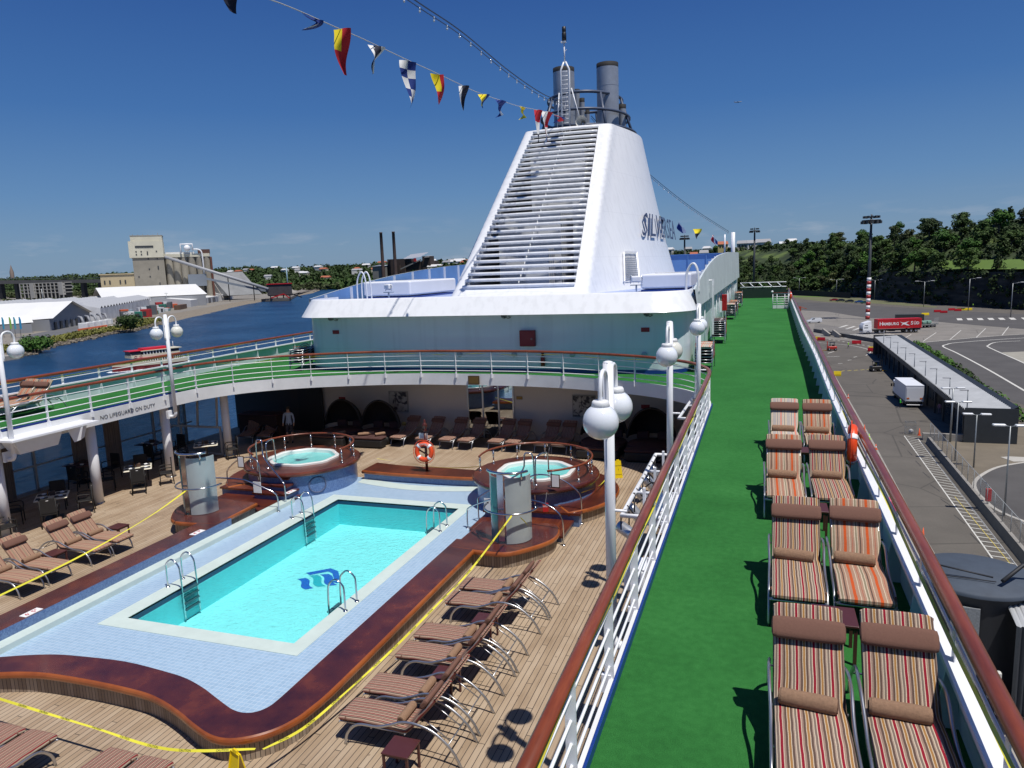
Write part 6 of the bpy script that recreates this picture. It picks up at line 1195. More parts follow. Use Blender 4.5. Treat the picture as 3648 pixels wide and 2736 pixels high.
# ======================= LAMP POSTS, MASTS =======================
lgrey=mat('galvanised_pole',(.30,.32,.33),.4,.5); lw=mat('lamp_head_white',(.62,.64,.66),.3)
def street(x,y,h,lb,arms=2,rz=0,r=.09,w=1.2,gr='street lamps'):
    t=thing('street_lamp',lb,'street lamp',(x,y,Q),rz,gr); M().tube([(0,0,0),(0,0,h)],[r,r*.6],8).build('pole',lgrey,t)
    for s in ((-1,1) if arms==2 else (1,)):
        M().tube([(0,0,h-.05),(s*w,0,h+.15*w/1.2)],r*.45,5).build('arm',lgrey,t); M().rbox((s*(w+.3),0,h+.16*w/1.2),(1.05 if w<2 else 1.7,.5,.2),.07).build('lamp_head',lw,t)
street(23.7,106.8,7.1,'thick double headed street lamp nearest the corner of the dark shed',2,.2,.13,.6); street(22.1,96.8,7.1,'slim double headed street lamp in front of the dark shed end, second from the left',2,.1,.09,.6); street(23.4,94.1,6.2,'street lamp third from the left before the dark shed end',2,0,.09,.6); street(21.8,76.7,8.6,'double headed street lamp nearest the camera inside the turning circle',2,0,.09,.6)
for i,(x,y,h,a) in enumerate(((24.4,549,11,2),(44,500.6,10.5,2),(59.8,456,11,2),(71.9,388,11.7,2),(83,356.8,13.4,1),(88.4,319.7,12.5,1),(1.6,640,12,2),(-18,650,12,2))): street(x,y,h,'tall street lamp on the far side of the apron, %s of the far lamps'%ORD[i],a,.1,.16,3.0,'far street lamps')
def hmast(x,y,h,lb,base_r=.75,band=True):
    t=thing('floodlight_mast',lb,'mast',(x,y,Q)); md=mat('dark_mast_steel',(.05,.055,.06),.5); M().tube([(0,0,0),(0,0,h)],[base_r,base_r*.55],12).build('mast_pole',md,t)
    if band:
        q=M()
        for i in range(12): q.tube([(0,0,i*1.35),(0,0,(i+1)*1.35)],base_r*(1.04-.03*i/12)+.02,12,mi=i%2)
        q.build('striped_base',[mat('mast_red',(.35,.03,.03),.5),txtw],t)
    q=M(); q.lathe([(1.0,h-1),(3.4,h-.6),(3.4,h-.3),(1.0,h-.3)],n=12)
    for k in range(12): a=k*PI/6; q.box((3.2*math.cos(a),3.2*math.sin(a),h-1.2),(1.1,.9,1.0),rz=a); q.box((2.6*math.cos(a),2.6*math.sin(a),h+.8),(.9,.7,.8),rz=a)
    q.tube([(0,0,h),(0,0,h+1.8)],.3,6); q.build('lamp_crown',md,t)
hmast(39.4,317,38.5,'tall dark floodlight mast with a red and white striped foot behind the container truck'); hmast(-5.7,556,45.6,'tall dark floodlight mast on the left in front of the hillside houses',1.0,False); hmast(-54.7,560,43,'dark floodlight mast just right of the funnel lettering',1.0,False)
# ======================= VEHICLES =======================
def wheels(t,pts,r,w=.3,ax='x'):
    for x,y in pts:
        o=M().lathe([(0,-w/2),(r*.8,-w/2),(r,-w*.3),(r,w*.3),(r*.8,w/2),(0,w/2)],n=16).build('wheel',blk,t); o.rotation_euler=(R(90),0,0) if ax=='x' else (0,R(90),0); o.location=(x,y,r)
        h=M().lathe([(0,w/2+.012),(r*.45,w/2+.01),(r*.5,w/2-.02)],n=12).build('rim',alum,o); h2=M().lathe([(0,-w/2-.012),(r*.45,-w/2-.01),(r*.5,-w/2+.02)],n=12).build('rim',alum,o)
wing=mat('vehicle_window',(.02,.025,.03),.08)
# container truck, heading -X
t=thing('container_truck','white lorry hauling a long red shipping container with white lettering','truck',(30.2,256.2,Q),R(17)); t.scale=(1.12,1.12,1.12); redc=mat('red_container_paint',(.52,.012,.018),.4,noise=.08,nscale=.8)
q=M(); q.poly([(-.1,-1.25),(2.3,-1.25),(2.3,1.25),(-.1,1.25)],1.0,2.4); q.add([(-.1,-1.2,2.4),(2.3,-1.2,2.4),(2.3,1.2,2.4),(-.1,1.2,2.4),(.25,-1.15,3.1),(2.2,-1.15,3.7),(2.2,1.15,3.7),(.25,1.15,3.1)],[(0,1,5,4),(2,3,7,6),(3,0,4,7),(1,2,6,5),(4,5,6,7)]); q.rbox((1.2,0,.75),(2.6,2.4,.7),.15); q.build('cab',white,t)
q=M(); q.add([(-.12,-1.1,1.75),(-.12,1.1,1.75),(.18,1.05,2.95),(.18,-1.05,2.95)],[(0,1,2,3)]); q.add([(.2,-1.262,1.7),(1.3,-1.262,1.7),(1.3,-1.215,2.6),(.45,-1.215,2.6)],[(0,1,2,3)]); q.box((-.11,0,1.2),(.04,2.2,.7)); q.build('cab_window',wing,t)
q=M(); q.b2((2.3,-.5,.75),(16.3,.5,1.15)); q.b2((2.5,-1.1,.9),(5.2,1.1,1.1)); q.b2((7.5,-1.0,.6),(9.0,1.0,1.1)); q.build('chassis',dark,t)
q=M(); q.b2((4.0,-1.22,1.45),(16.2,1.22,4.05)); 
for i in range(60): q.b2((4.15+i*.2,-1.25,1.6),(4.25+i*.2,-1.22,3.95)) if i%1==0 else None
q.b2((3.98,-1.26,3.95),(16.22,1.26,4.08)); q.b2((3.98,-1.26,1.4),(16.22,1.26,1.55)); q.build('container',redc,t)
text_mesh('H',1.45,txtw,'lettering',t,.01,mw=frame((4.95,-1.262,2.75),(1,0,0),(0,0,1)),bold=.02); text_mesh('AMBURG',1.12,txtw,'lettering',t,.01,mw=frame((7.6,-1.262,2.68),(1,0,0),(0,0,1)),bold=.02); text_mesh('S',1.4,txtw,'lettering',t,.01,mw=frame((13.45,-1.262,2.75),(1,0,0),(0,0,1)),bold=.02); text_mesh('ÜD',1.1,txtw,'lettering',t,.01,mw=frame((14.72,-1.262,2.7),(1,0,0),(0,0,1)),bold=.02)
q=M(); q.add([(x,-1.268,z) for x,z in ((10.1,3.3),(10.9,2.95),(11.5,3.0),(12.7,3.35),(11.8,2.75),(12.9,2.1),(12.2,2.15),(11.2,2.5),(10.4,2.05),(10.9,2.65))],[(0,1,9),(1,2,4,9),(2,3,4),(4,5,6,7),(9,4,7),(9,7,8)]); q.build('emblem',txtw,t)
wheels(t,[(x,y) for x in (1.35,4.6,5.9,12.1,13.4,14.7) for y in (-1.05,1.05)],.52)
t=thing('flatbed_truck','flatbed truck loaded with green covered goods right behind the red container','truck',(47.5,274,Q),R(38)); M().b2((0,-1.2,.9),(10.5,1.2,1.25)).build('bed',mat('grey_flatbed',(.2,.21,.2),.6),t); q=M(); [q.rbox((x,0,1.8),(1.8,2,1.1),.3) for x in (2.5,4.8,7.0)]; q.build('cargo',mat('pale_green_tarp',(.18,.32,.26),.7,noise=.3,nscale=1.2),t); M().rbox((-1,0,1.6),(2,2.3,2.4),.2).build('cab',white,t); M().b2((8.4,-1.2,1.25),(10.5,-1.15,3.2)).build('side_rack',mesh_,t); wheels(t,[(x,y) for x in (-1,6.5,7.8,9.1) for y in (-1,1)],.5)
o=M().b2((45.5,292,Q+.2),(54.5,294,Q+3.4)).build('skip_container',mat('dark_skip',(.03,.035,.035),.6)); tag(o,'long dark skip standing behind the red container','skip')
# van heading -X
def car(name,lb,x,y,rz,colr,L_=4.4,H=1.45,W_=1.8,van=False,gr=None):
    t=thing(name,lb,'van' if van else 'car',(x,y,Q),rz,gr); cm=mat('car_paint_%s'%('_'.join(str(int(c*99)) for c in colr)),colr,.25,coat=.5)
    pr=[(0,.35),(0,.85),(.1*L_,1.0 if not van else 1.15),(.24*L_,1.05 if not van else 1.25),(.38*L_,H),(.72*L_ if not van else .95*L_,H),(.95*L_ if not van else .985*L_,1.0 if not van else H*.8),(L_,.9),(L_,.35)]
    n=len(pr); q=M(); w=W_/2; 
    A=[(px,-w*(1 if z<1.05 else .88),z) for px,z in pr]; B=[(px,w*(1 if z<1.05 else .88),z) for px,z in pr]; q.strip(A+[A[0]],B+[B[0]]); q.add(A,[tuple(range(n))]); q.add(B,[tuple(reversed(range(n)))]); q.build('body',cm,t)
    g=M()
    for s in (-1,1):
        y1=s*(w*.97+.0); g.add([(.27*L_,s*w*.965,1.06),(.42*L_,s*w*.965,1.06),(.42*L_,s*w*.905,H-.08),(.39*L_,s*w*.905,H-.08)],[(0,1,2,3)]); g.add([(.44*L_,s*w*.965,1.06),(.86*L_ if not van else .5*L_,s*w*.965,1.06),(.72*L_ if not van else .5*L_,s*w*.905,H-.08),(.44*L_,s*w*.905,H-.08)],[(0,1,2,3)])
    g.add([(.245*L_,-w*.8,1.1),(.245*L_,w*.8,1.1),(.375*L_,w*.78,H-.03),(.375*L_,-w*.78,H-.03)],[(0,1,2,3)]); g.build('window',wing,t)
    wheels(t,[(.18*L_,-w*.92),(.18*L_,w*.92),(.8*L_,-w*.92),(.8*L_,w*.92)],.34,.2); return t
car('white_van','white delivery van parked alone on the apron',16.4,301,R(8),(.72,.73,.74),5.3,1.95,1.9,True)
for i,(x,y,c,lb) in enumerate(((36.4,453,(.35,.01,.015),'red car, leftmost of the row parked by the cliff'),(39.3,447.5,(.02,.02,.025),'black car right of the red one by the cliff'),(42.9,438,(.012,.012,.014),'black car in the middle of the parked row'),(46.8,429.5,(.02,.09,.32),'blue car in the parked row by the cliff'),(48.9,422.5,(.01,.12,.08),'dark green car, rightmost of the parked row'))): car('parked_car',lb,x,y,R(-12),c,4.5,gr='cars parked by the cliff')
# box truck, rear towards camera
t=thing('box_truck','white box truck with its closed rear doors towards the ship beside the shed','truck',(23.55,130.4,Q),R(2))
q=M(); q.b2((-1.32,0,1.05),(1.32,8.6,3.6)); q.build('cargo_box',mat('truck_box_white',(.62,.63,.66),.4,noise=.04,nscale=.6),t); M().b2((-1.34,-.02,3.6),(1.34,8.65,3.66)).build('box_roof',white,t); M().b2((-1.2,-.05,1.15),(1.2,-.01,3.3)).build('rear_door',mat('truck_door_white',(.70,.71,.74),.35),t); M().b2((-1.2,.2,.55),(1.2,10.8,1.05)).build('chassis',dark,t); M().b2((-1.15,-.35,.5),(1.15,-.1,.58)).build('tail_step',txtw,t)
q=M(); q.rbox((0,9.8,1.9),(2.4,1.9,2.2),.15); q.build('cab',white,t); q=M(); q.b2((-1.22,9.3,1.9),(-1.19,10.5,2.6)); q.build('cab_window',wing,t); M().box((-1.45,10.4,2.1),(.25,.1,.5)).build('mirror',dark,t)
for s in (-.95,.95): M().box((s,-.06,1.55),(.36,.03,.24)).build('tail_light',mat('amber_red_lens',(.55,.12,.01),.3),t)
wheels(t,[(x,y) for y in (2.4,3.6,9.3) for x in (-1.05,1.05)],.48,.3,'y')
def forklift(x,y,rz,lb,c):
    t=thing('forklift',lb,'forklift',(x,y,Q),rz); cm=mat('forklift_%d'%int(c[0]*99),c,.4); M().rbox((0,0,.75),(2.2,1.3,.9),.2).build('body',cm,t); q=M()
    for a in (-.6,.5):
        for b in (-.5,.5): q.tube([(a,b,1.1),(a*.9,b,2.15)],.05,5)
    q.box((-.05,0,2.17),(1.4,1.2,.06)); q.build('overhead_guard',dark,t); q=M(); [q.tube([(-1.25,s,.15),(-1.25,s,2.5)],.07,4) for s in (-.35,.35)]; q.box((-1.25,0,2.4),(.1,.8,.1)); q.build('mast',cm if c[0]>.3 else dark,t); q=M(); [q.box((-1.8,s,.15),(1.2,.12,.06)) for s in (-.3,.3)]; q.build('fork',mat('fork_yellow',(.5,.3,.02),.5),t); M().rbox((.2,0,1.3),(.5,.5,.5),.05).build('seat',dark,t); wheels(t,[(a,b) for a in (-.8,.75) for b in (-.6,.6)],.36,.25)
forklift(17.9,210.2,R(5),'red forklift in the yard near the walking worker',(.5,.03,.02)); forklift(23.3,171.8,R(200),'dark forklift beside the shed with a yellow driver vest',(.03,.03,.03))
hv=(.35,.75,.06)
person('person','worker in a lime green vest walking across the quay yard',22.4,215.8,Q,R(60),1.8,hv,(.03,.03,.05),pose='walk'); person('person','worker in a bright green vest bending behind the box truck',21.45,130,Q,R(-90),1.7,(.06,.6,.05),(.02,.02,.03),arm=.5); person('person','person in a pink shirt standing in the shade of the shed',26.3,126.2,Q,R(180),1.7,(.5,.25,.35),(.25,.2,.25)); person('person','driver in a yellow vest seated on the dark forklift',23.35,171.9,Q+.5,0,1.6,(.6,.6,.05),(.03,.03,.04)); person('person','worker in a yellow green vest standing by the fence below the cliff',90.1,379.6,Q,0,1.8,hv,(.03,.03,.05)); person('person','second worker in a yellow green vest farther right below the cliff',99.3,381,Q+1.5,0,1.8,hv,(.03,.03,.05))
# barriers and cones
def wbar(x,y,rz,c,lb,L_=2):
    t=thing('water_barrier',lb,'barrier',(x,y,Q),rz,'plastic road barriers'); q=M(); q.poly([(-L_/2,-.28),(L_/2,-.28),(L_/2,.28),(-L_/2,.28)],0,.35); q.add([(-L_/2,-.28,.35),(L_/2,-.28,.35),(L_/2,.28,.35),(-L_/2,.28,.35),(-L_/2,-.12,1.0),(L_/2,-.12,1.0),(L_/2,.12,1.0),(-L_/2,.12,1.0)],[(0,1,5,4),(2,3,7,6),(3,0,4,7),(1,2,6,5),(4,5,6,7)]); q.build('barrier_body',yellow if c=='y' else red,t)
for x,y,rz,c,lb,L_ in ((70.3,351,.1,'r','red plastic barrier far off, leftmost of the far group',2.6),(71.6,345.5,-.1,'r','red plastic barrier far off, second of the far group',2.6),(77.6,360.5,.2,'r','red plastic barrier far off left of the yellow ones',2.6),(79.0,356,0,'r','bright red plastic barrier touching the yellow ones',2.6),(81.2,360,.1,'y','yellow plastic barrier far off, left one',3.2),(83.6,360,0,'y','yellow plastic barrier far off, right one',3.2),(62.6,334,.3,'y','yellow plastic barrier behind the red container',3),(16.0,238,-.4,'y','yellow plastic barrier next to the red one near the bulwark',1.6),(17.0,236,-.3,'r','red plastic barrier beside the rail end near the yard',2.2),(25.6,226.6,-.1,'r','red plastic barrier alone between the worker and the shed',2.4),(27.3,208,-.4,'r','red plastic barrier at the far corner of the shed',2.2),(27.6,211,-.4,'y','yellow plastic barrier at the far corner of the shed',1.6),(15.2,164.6,-.1,'y','small yellow wheel stop by the rail',1.4)): wbar(x,y,rz,c,lb,L_)
cn0=[None]
def cone(x,y,lb,c=None,h=.75):
    t=thing('traffic_cone',lb,'cone',(x,y,Q),0,'traffic cones'); M().lathe([(.16,.03),(.03,h)],n=12,cap=True).build('cone_body',c or mat('cone_orange',(.65,.09,.02),.5),t); M().box((0,0,.02),(.42,.42,.04)).build('foot',c or mat('cone_orange',(.65,.09,.02)),t); M().lathe([(.115,.3),(.085,.46)],n=12).build('reflective_band',txtw,t)
cone(14.02,111.4,'red cone along the quay edge, farthest of the near ones',h=1.0); cone(14.05,106.7,'lime green cone along the quay edge',mat('lime_cone',(.35,.6,.05),.5)); cone(14.1,100.9,'red and white cone along the quay edge'); cone(20.7,110.2,'orange cone right of the wire cage trolley',h=1.0); cone(13.5,68.2,'red bollard cone by the quay edge near the gangway',h=1.2); cone(14.6,138.2,'orange cone beside the rail below the box truck')
t=thing('cage_trolley','grey wire cage trolley standing on the quay before the hatched strip','trolley',(19.7,110.9,Q)); q=M()
for a in (-.6,.6):
    for b in (-.45,.45): q.tube([(a,b,0),(a,b,1.75)],.03,4)
for z in (.15,.95,1.72):
    q.tube([(-.6,-.45,z),(.6,-.45,z),(.6,.45,z),(-.6,.45,z),(-.6,-.45,z)],.025,4)
for i in range(9): q.tube([(-.6+i*.15,-.45,.15),(-.6+i*.15,-.45,1.72)],.012,4); q.tube([(-.6+i*.15,.45,.15),(-.6+i*.15,.45,1.72)],.012,4)
q.build('cage',lgrey,t); M().sphere((.1,0,.4),.3,10,8).build('sack',mat('pale_sack',(.5,.5,.5),.6),t)
o=M().rbox((11.85,74.1,Q+1.0),(.9,1.2,1.6),.1).build('pink_wrapped_bundle',mat('pink_wrap',(.6,.12,.18),.5,noise=.4,nscale=6)); tag(o,'pink and red wrapped bundle on the quay seen through the bulwark stanchions','bundle')
t=thing('red_post','red post sign leaning on the mesh fence by the turning circle','post',(21.2,79.6,Q)); M().rbox((0,0,1.1),(.5,.2,1.3),.05).build('panel',redp,t); M().tube([(0,0,0),(0,0,2.1)],.04,5).build('pole',dark,t)
t=thing('orange_hydrant_frame','small orange pipe frame with a hose far on the apron','frame',(16.7,365,Q)); q=M(); q.tube([(-3,0,.3),(0,0,.3),(0,0,2.5),(3,0,1.4)],.15,5); q.box((0,0,1.5),(1.2,.8,2.2)); q.build('pipe_frame',mat('rust_orange',(.4,.07,.03),.6),t)
o=M().b2((30.6,85,Q+.05),(34,95.6,Q+2.6)).build('dark_canopy',sdark); tag(o,'dark square canopy at the right border inside the turning circle','canopy')
t=thing('gatehouse_column','dark grey column at the right border beside the loop road','column',(70.5,214,Q)); M().rbox((0,0,6),(3,3,12),.3).build('column_shaft',mat('dark_slate_cladding',(.05,.055,.07),.5),t); M().rbox((0,0,12.4),(4,4,.8),.2).build('column_cap',lgrey,t); person('person','dark clothed person beside the dark column at the right border',67.6,216,Q,0,1.75,(.03,.03,.04),(.02,.02,.03))
# gangway
t=thing('boarding_gangway','round black boarding gangway tower with a grey pleated tunnel beside the ship','gangway',(0,0,0)); gmt=mat('slate_gangway_roof',(.05,.065,.09),.75,noise=.15,nscale=1.2); gb=mat('gangway_black',(.015,.016,.02),.6)
q=M(); q.lathe([(0,9.18),(2.9,9.0),(3.0,8.9),(3.0,8.75)],(11.4,44.2,0),36); q.build('round_roof',gmt,t); M().lathe([(2.75,2),(2.75,8.9)],(11.4,44.2,0),24).build('drum_wall',gb,t)
q=M(); q.box((10.35,41.4,5.6),(1.3,.12,5.2),rz=-.15); q.build('mesh_panel',mat('grey_mesh_panel',(.22,.23,.24),.5,noise=.3,nscale=14),t)
q=M(); n=22
for i in range(n): a=12.3+i*.26; q.strip([(a,40.2,3.2),(a+.13,40.05,3.2),(a+.26,40.2,3.2)],[(a,40.2,8.0),(a+.13,40.05,8.0),(a+.26,40.2,8.0)]); q.strip([(a,40.2,8.0),(a+.13,40.05,8.0),(a+.26,40.2,8.0)],[(a,43.4,8.7),(a+.13,43.4,8.82),(a+.26,43.4,8.7)],mi=1)
q.build('pleated_tunnel',[mat('dark_pleats',(.05,.055,.065),.5),mat('pale_pleats',(.38,.39,.40),.5)],t)
M().b2((12.2,40.0,2.9),(18.2,43.6,3.2)).build('tunnel_floor',gb,t); q=M(); q.tube([(9.1,43.6,9.6),(11.9,42.9,9.35)],.05,5); q.tube([(9.1,43.2,9.15),(12,42.7,9.2)],.03,5); q.tube([(12.2,42.4,9.4),(13.4,43.6,9.9),(18,44.2,9.9)],.12,5); q.build('cable_and_arm',gb,t)
M().rbox((11.35,39.6,5.0),(.55,.3,1.5),.06).build('control_box',mat('off_white_box',(.55,.54,.5),.5),t); M().rbox((11.75,39.6,3.9),(.55,.3,1.0),.06).build('control_box',mat('off_white_box',(.55,.54,.5)),t)
for k in range(8): y=30+k*5.2; o=M().box((7.0+.1*k,y,1.2),(.5,.9,1.6)).build('quay_fender',blk); tag(o,'black rubber fender on the quay edge, %s from the camera'%ORD[k],'fender','fenders on the quay edge')
# ======================= LAND =======================
ysP=[(-3600,1700),(-2400,1560),(-1400,1450),(-905,1395),(-650,1200),(-300,870)]+foot
def ys(x):
    for a,b in zip(ysP[:-1],ysP[1:]):
        if x<=b[0]: return a[1]+(b[1]-a[1])*(x-a[0])/(b[0]-a[0])
    return ysP[-1][1]
from mathutils import noise as mn
def hh(x,y):
    d=y-ys(x); n=mn.noise((x*.006,y*.006,0))*4+mn.noise((x*.02,y*.02,3))*1.5
    if d<=0: return 1.5
    kL=min(1,max(0,(-300-x)/500)); kC=min(1,max(0,(x-42)/25))
    low=min(2+.105*d,45+ (x<-1500)*9); mid_=min(2+.33*d,37); cl=min(2+ (15.5 if d>6 else d*2.6)+max(0,d-14)*.24,36+max(0,x-60)*.075)
    h=low*kL+(mid_*(1-kC)+cl*kC)*(1-kL); return h+n*min(1,d/60)
xs=[-3600+i*50 for i in range(65)]+[-340+i*12 for i in range(80)]; ds=[0,2,6,10,14,20,30,42,56,72,90,112,140,180,230,300,380,480,600,800,1100,1500]
q=M(); rows=[[(x,ys(x)+d,hh(x,ys(x)+d)) for x in xs] for d in ds]
for a,b in zip(rows[:-1],rows[1:]): q.strip(a,b,smooth=True)
def hillm():
    m,t,n,p=base('hill_ground_cover',.9); g=nd(t,'ShaderNodeNewGeometry'); s=nd(t,'ShaderNodeSeparateXYZ',{0:g.outputs['Normal']}); a=nd(t,'ShaderNodeTexNoise',{'Vector':g.outputs['Position'],'Scale':.06,'Detail':7}); r=ramp(t,a.outputs[0],[(.35,(.018,.03,.010)),(.5,(.03,.05,.014)),(.62,(.09,.13,.03))]); st=nd(t,'ShaderNodeMapping',{0:g.outputs['Position'],'Scale':(.25,.25,1.2)}); b=nd(t,'ShaderNodeTexNoise',{'Vector':st.outputs[0],'Scale':.4,'Detail':8}); rc=ramp(t,b.outputs[0],[(.35,(.010,.011,.011)),(.5,(.026,.027,.024)),(.68,(.075,.065,.05))])
    k=ma(t,'LESS_THAN',s.outputs['Z'],.62); x=nd(t,'ShaderNodeMixRGB',{0:k,1:r.outputs[0],2:rc.outputs[0]}); t.links.new(x.outputs[0],p.inputs['Base Color']); return m
struct(q.build('hills',hillm()))
shore=[(-262,150),(-262,185),(-266.8,202.7),(-291,231.3),(-309.6,267.5),(-326.9,295.9),(-324.8,309),(-350.8,351.6),(-379.3,405),(-428.7,496.3),(-508,634.8),(-540,705),(-600,850),(-684,1020),(-811,1235),(-905,1345)]
bank=[(-292,150),(-294,185),(-299.5,228.3),(-318,262),(-332.6,288),(-341,312),(-343.3,327),(-362,352),(-389.6,380.7),(-444.9,479.5),(-526.9,634.3),(-556,705),(-612,850),(-694,1020),(-820,1235),(-915,1345)]
pg=ground('port_yard_ground',(.22,.20,.17),.05); rock=mat('pale_rock_bank',(.20,.17,.13),.95,noise=.55,nscale=1.2,bump=1,bscale=3,detail=8)
q=M(); q.poly(bank+[(-905,1400),(-1400,1455),(-3600,1705),(-3600,150)],2.0); struct(q.build('port_ground',pg))
q=M(); rr=random.Random(9)
def jit(p,z): return (p[0]+rr.uniform(-1,1),p[1]+rr.uniform(-1,1),z+rr.uniform(-.3,.3))
def sub(P,n): return [(a[0]+(b[0]-a[0])*k/n,a[1]+(b[1]-a[1])*k/n) for a,b in zip(P[:-1],P[1:]) for k in range(n)]+[P[-1]]
Sb,Bk=sub(shore,8),sub(bank,8); r0=[jit(p,-.4) for p in Sb]; r1=[jit(lerp(a,b,.25),.7) for a,b in zip(Sb,Bk)]; r2=[jit(lerp(a,b,.5),1.3) for a,b in zip(Sb,Bk)]; r3=[(b[0]-.5,b[1],2.0) for b in Bk]
for a,b in ((r0,r1),(r1,r2),(r2,r3)): q.strip(b,a)
struct(q.build('rocky_bank',rock))
q=M(); 
for _ in range(1400):
    i=rr.randrange(8,60); k=rr.uniform(.0,.35); p=lerp(Sb[i],Bk[i],k); s=rr.uniform(.4,1.3); q.box((p[0]+rr.uniform(-2,2),p[1]+rr.uniform(-3,3),k*3+.1),(s,s*rr.uniform(.6,1.2),s*.7),rz=rr.uniform(0,3),rx=rr.uniform(-.5,.5))
o=q.build('shore_rocks',rock); o['kind']='stuff'
q=M(); 
for _ in range(1500):
    i=rr.randrange(8,64); k=rr.uniform(.38,1.0); p=lerp(Sb[i],Bk[i],k); leafball(q,(p[0]+rr.uniform(-2,2),p[1]+rr.uniform(-2,2),1.6+k*.8),rr.uniform(.9,1.9),14,.55,rr)
o=q.build('bank_grass',leafmat('dry_olive_bank_grass',(.12,.125,.03))); o['kind']='stuff'
q=M(); lx=[84+i*3 for i in range(9)]; 
for d0,d1 in ((9,15),(15,22),(22,30)): q.strip([(x,ys(x)+d0,hh(x,ys(x)+d0)+1.2) for x in lx],[(x,ys(x)+d1,hh(x,ys(x)+d1)+1.2) for x in lx],smooth=True)
struct(q.build('hillside_lawn',mat('bright_lawn',(.10,.17,.03),.9,noise=.2,nscale=.05)))
road_g=sheet('port_road',[(-300,205),(-316,246),(-344,292),(-369,337),(-364,340),(-340,296),(-311,249),(-296,212)],.02,mat('white_gravel_road',(.42,.40,.38),.9,noise=.1,nscale=.3)); 
sheet('port_yard_asphalt',[(-318,262),(-330,286),(-341,325),(-366,345),(-372,330),(-400,345),(-372,298),(-345,258)],.015,mat('port_asphalt',(.12,.12,.125),.9,noise=.15,nscale=.2))
t=tag(M().b2((-330,150,-.5),(-262,197,1.6)).build('stone_pier',conc),'low pale concrete pier at the left border by the shore','pier')
# ---- bushes ----
def bush(x,y,r,h,lb,mt,seed):
    t=thing('shore_bush',lb,'bush',(x,y,2)); q=M(); rr=random.Random(seed)
    for k in range(16): a=rr.uniform(0,6.3); d=rr.uniform(0,.65)*r; leafball(q,(d*math.cos(a),d*math.sin(a),h*rr.uniform(.25,.72)),r*rr.uniform(.32,.5),120,.42,rr)
    q.build('foliage',mt,t); M().tube([(0,0,-1),(0,0,h*.5)],.3,6).build('trunk',bark,t)
bush(-322,306,7.5,9,'large round dark green bush standing at the water edge',lf[1],1); bush(-275,214,7,4.6,'low spreading green bush at the left shore beside the lamp globe',lf[3],2)
# ======================= TENTS AND SHEDS =======================
tent=mat('white_marquee_fabric',(.74,.74,.72),.5,noise=.04,nscale=.05); tentw=mat('grey_marquee_wall',(.26,.27,.29),.6,noise=.08,nscale=.1); metalr=mat('pale_ribbed_metal_roof',(.55,.56,.57),.35,.35)
def gable(t,p0,p1,L_,ze,zr,mroof,mwall,name='roof',over=1.5,seg=6,sag=.5,z0=2):
    # p0,p1: gable corners (x,y); extends L_ along left normal
    a,b=Vector(p0),Vector(p1); u=(b-a).normalized(); n=Vector((-u.y,u.x)); 
    if n.x>0: n=-n
    m=(a+b)/2; q=M(); 
    def V(p,k,z): v=p+n*k; return (v.x,v.y,z)
    k=[L_*i/(seg*2) for i in range(seg*2+1)]; z_=lambda i,b0: b0-(sag if i%2 else 0)
    q.strip([V(a,kk-(over if i==0 else 0),z_(i,ze)) for i,kk in enumerate(k)],[V(m,kk-(over if i==0 else 0),z_(i,zr)+(.2 if i%2 else 0)) for i,kk in enumerate(k)]); q.strip([V(m,kk-(over if i==0 else 0),z_(i,zr)+(.2 if i%2 else 0)) for i,kk in enumerate(k)],[V(b,kk-(over if i==0 else 0),z_(i,ze)) for i,kk in enumerate(k)]); q.build(name,mroof,t)
    q=M(); q.add([V(a,0,z0),V(b,0,z0),V(b,0,ze),V(m,0,zr-.3),V(a,0,ze)],[(0,1,2,3,4)]); q.strip([V(a,0,z0),V(a,L_,z0)],[V(a,0,ze-.6),V(a,L_,ze-.6)]); q.strip([V(b,0,z0),V(b,L_,z0)],[V(b,0,ze-.6),V(b,L_,ze-.6)]); q.build('wall',mwall,t); return a,b,u,n
t=thing('marquee','huge white gabled marquee with a grey end wall nearest on the left shore','marquee'); a,b,u,n=gable(t,(-372.5,300),(-411,360),200,8.8,17.2,tent,tentw,over=2,seg=14,sag=.35)
for i in range(7):
    p=a+u*(8+i*9)+Vector((.4,.2)); M().box((p.x,p.y,2+2.2),(.3,3.2,4.4),rz=math.atan2(u.y,u.x)+PI/2).build('wall_opening',mat('dark_opening',(.04,.045,.05),.5),t)
t=thing('marquee_porch','white lower marquee porch with slim columns at the left border','marquee'); gable(t,(-372,289),(-386,297),120,7.5,11,tent,tentw,over=1,seg=8,sag=.2)
for i in range(8): M().box((-375-i*4.5,286.5-i*2.7,4.5),(.5,.5,5)).build('column',white,t)
rip=mat('silver_roof_skin',(.47,.48,.49),.35,.2)
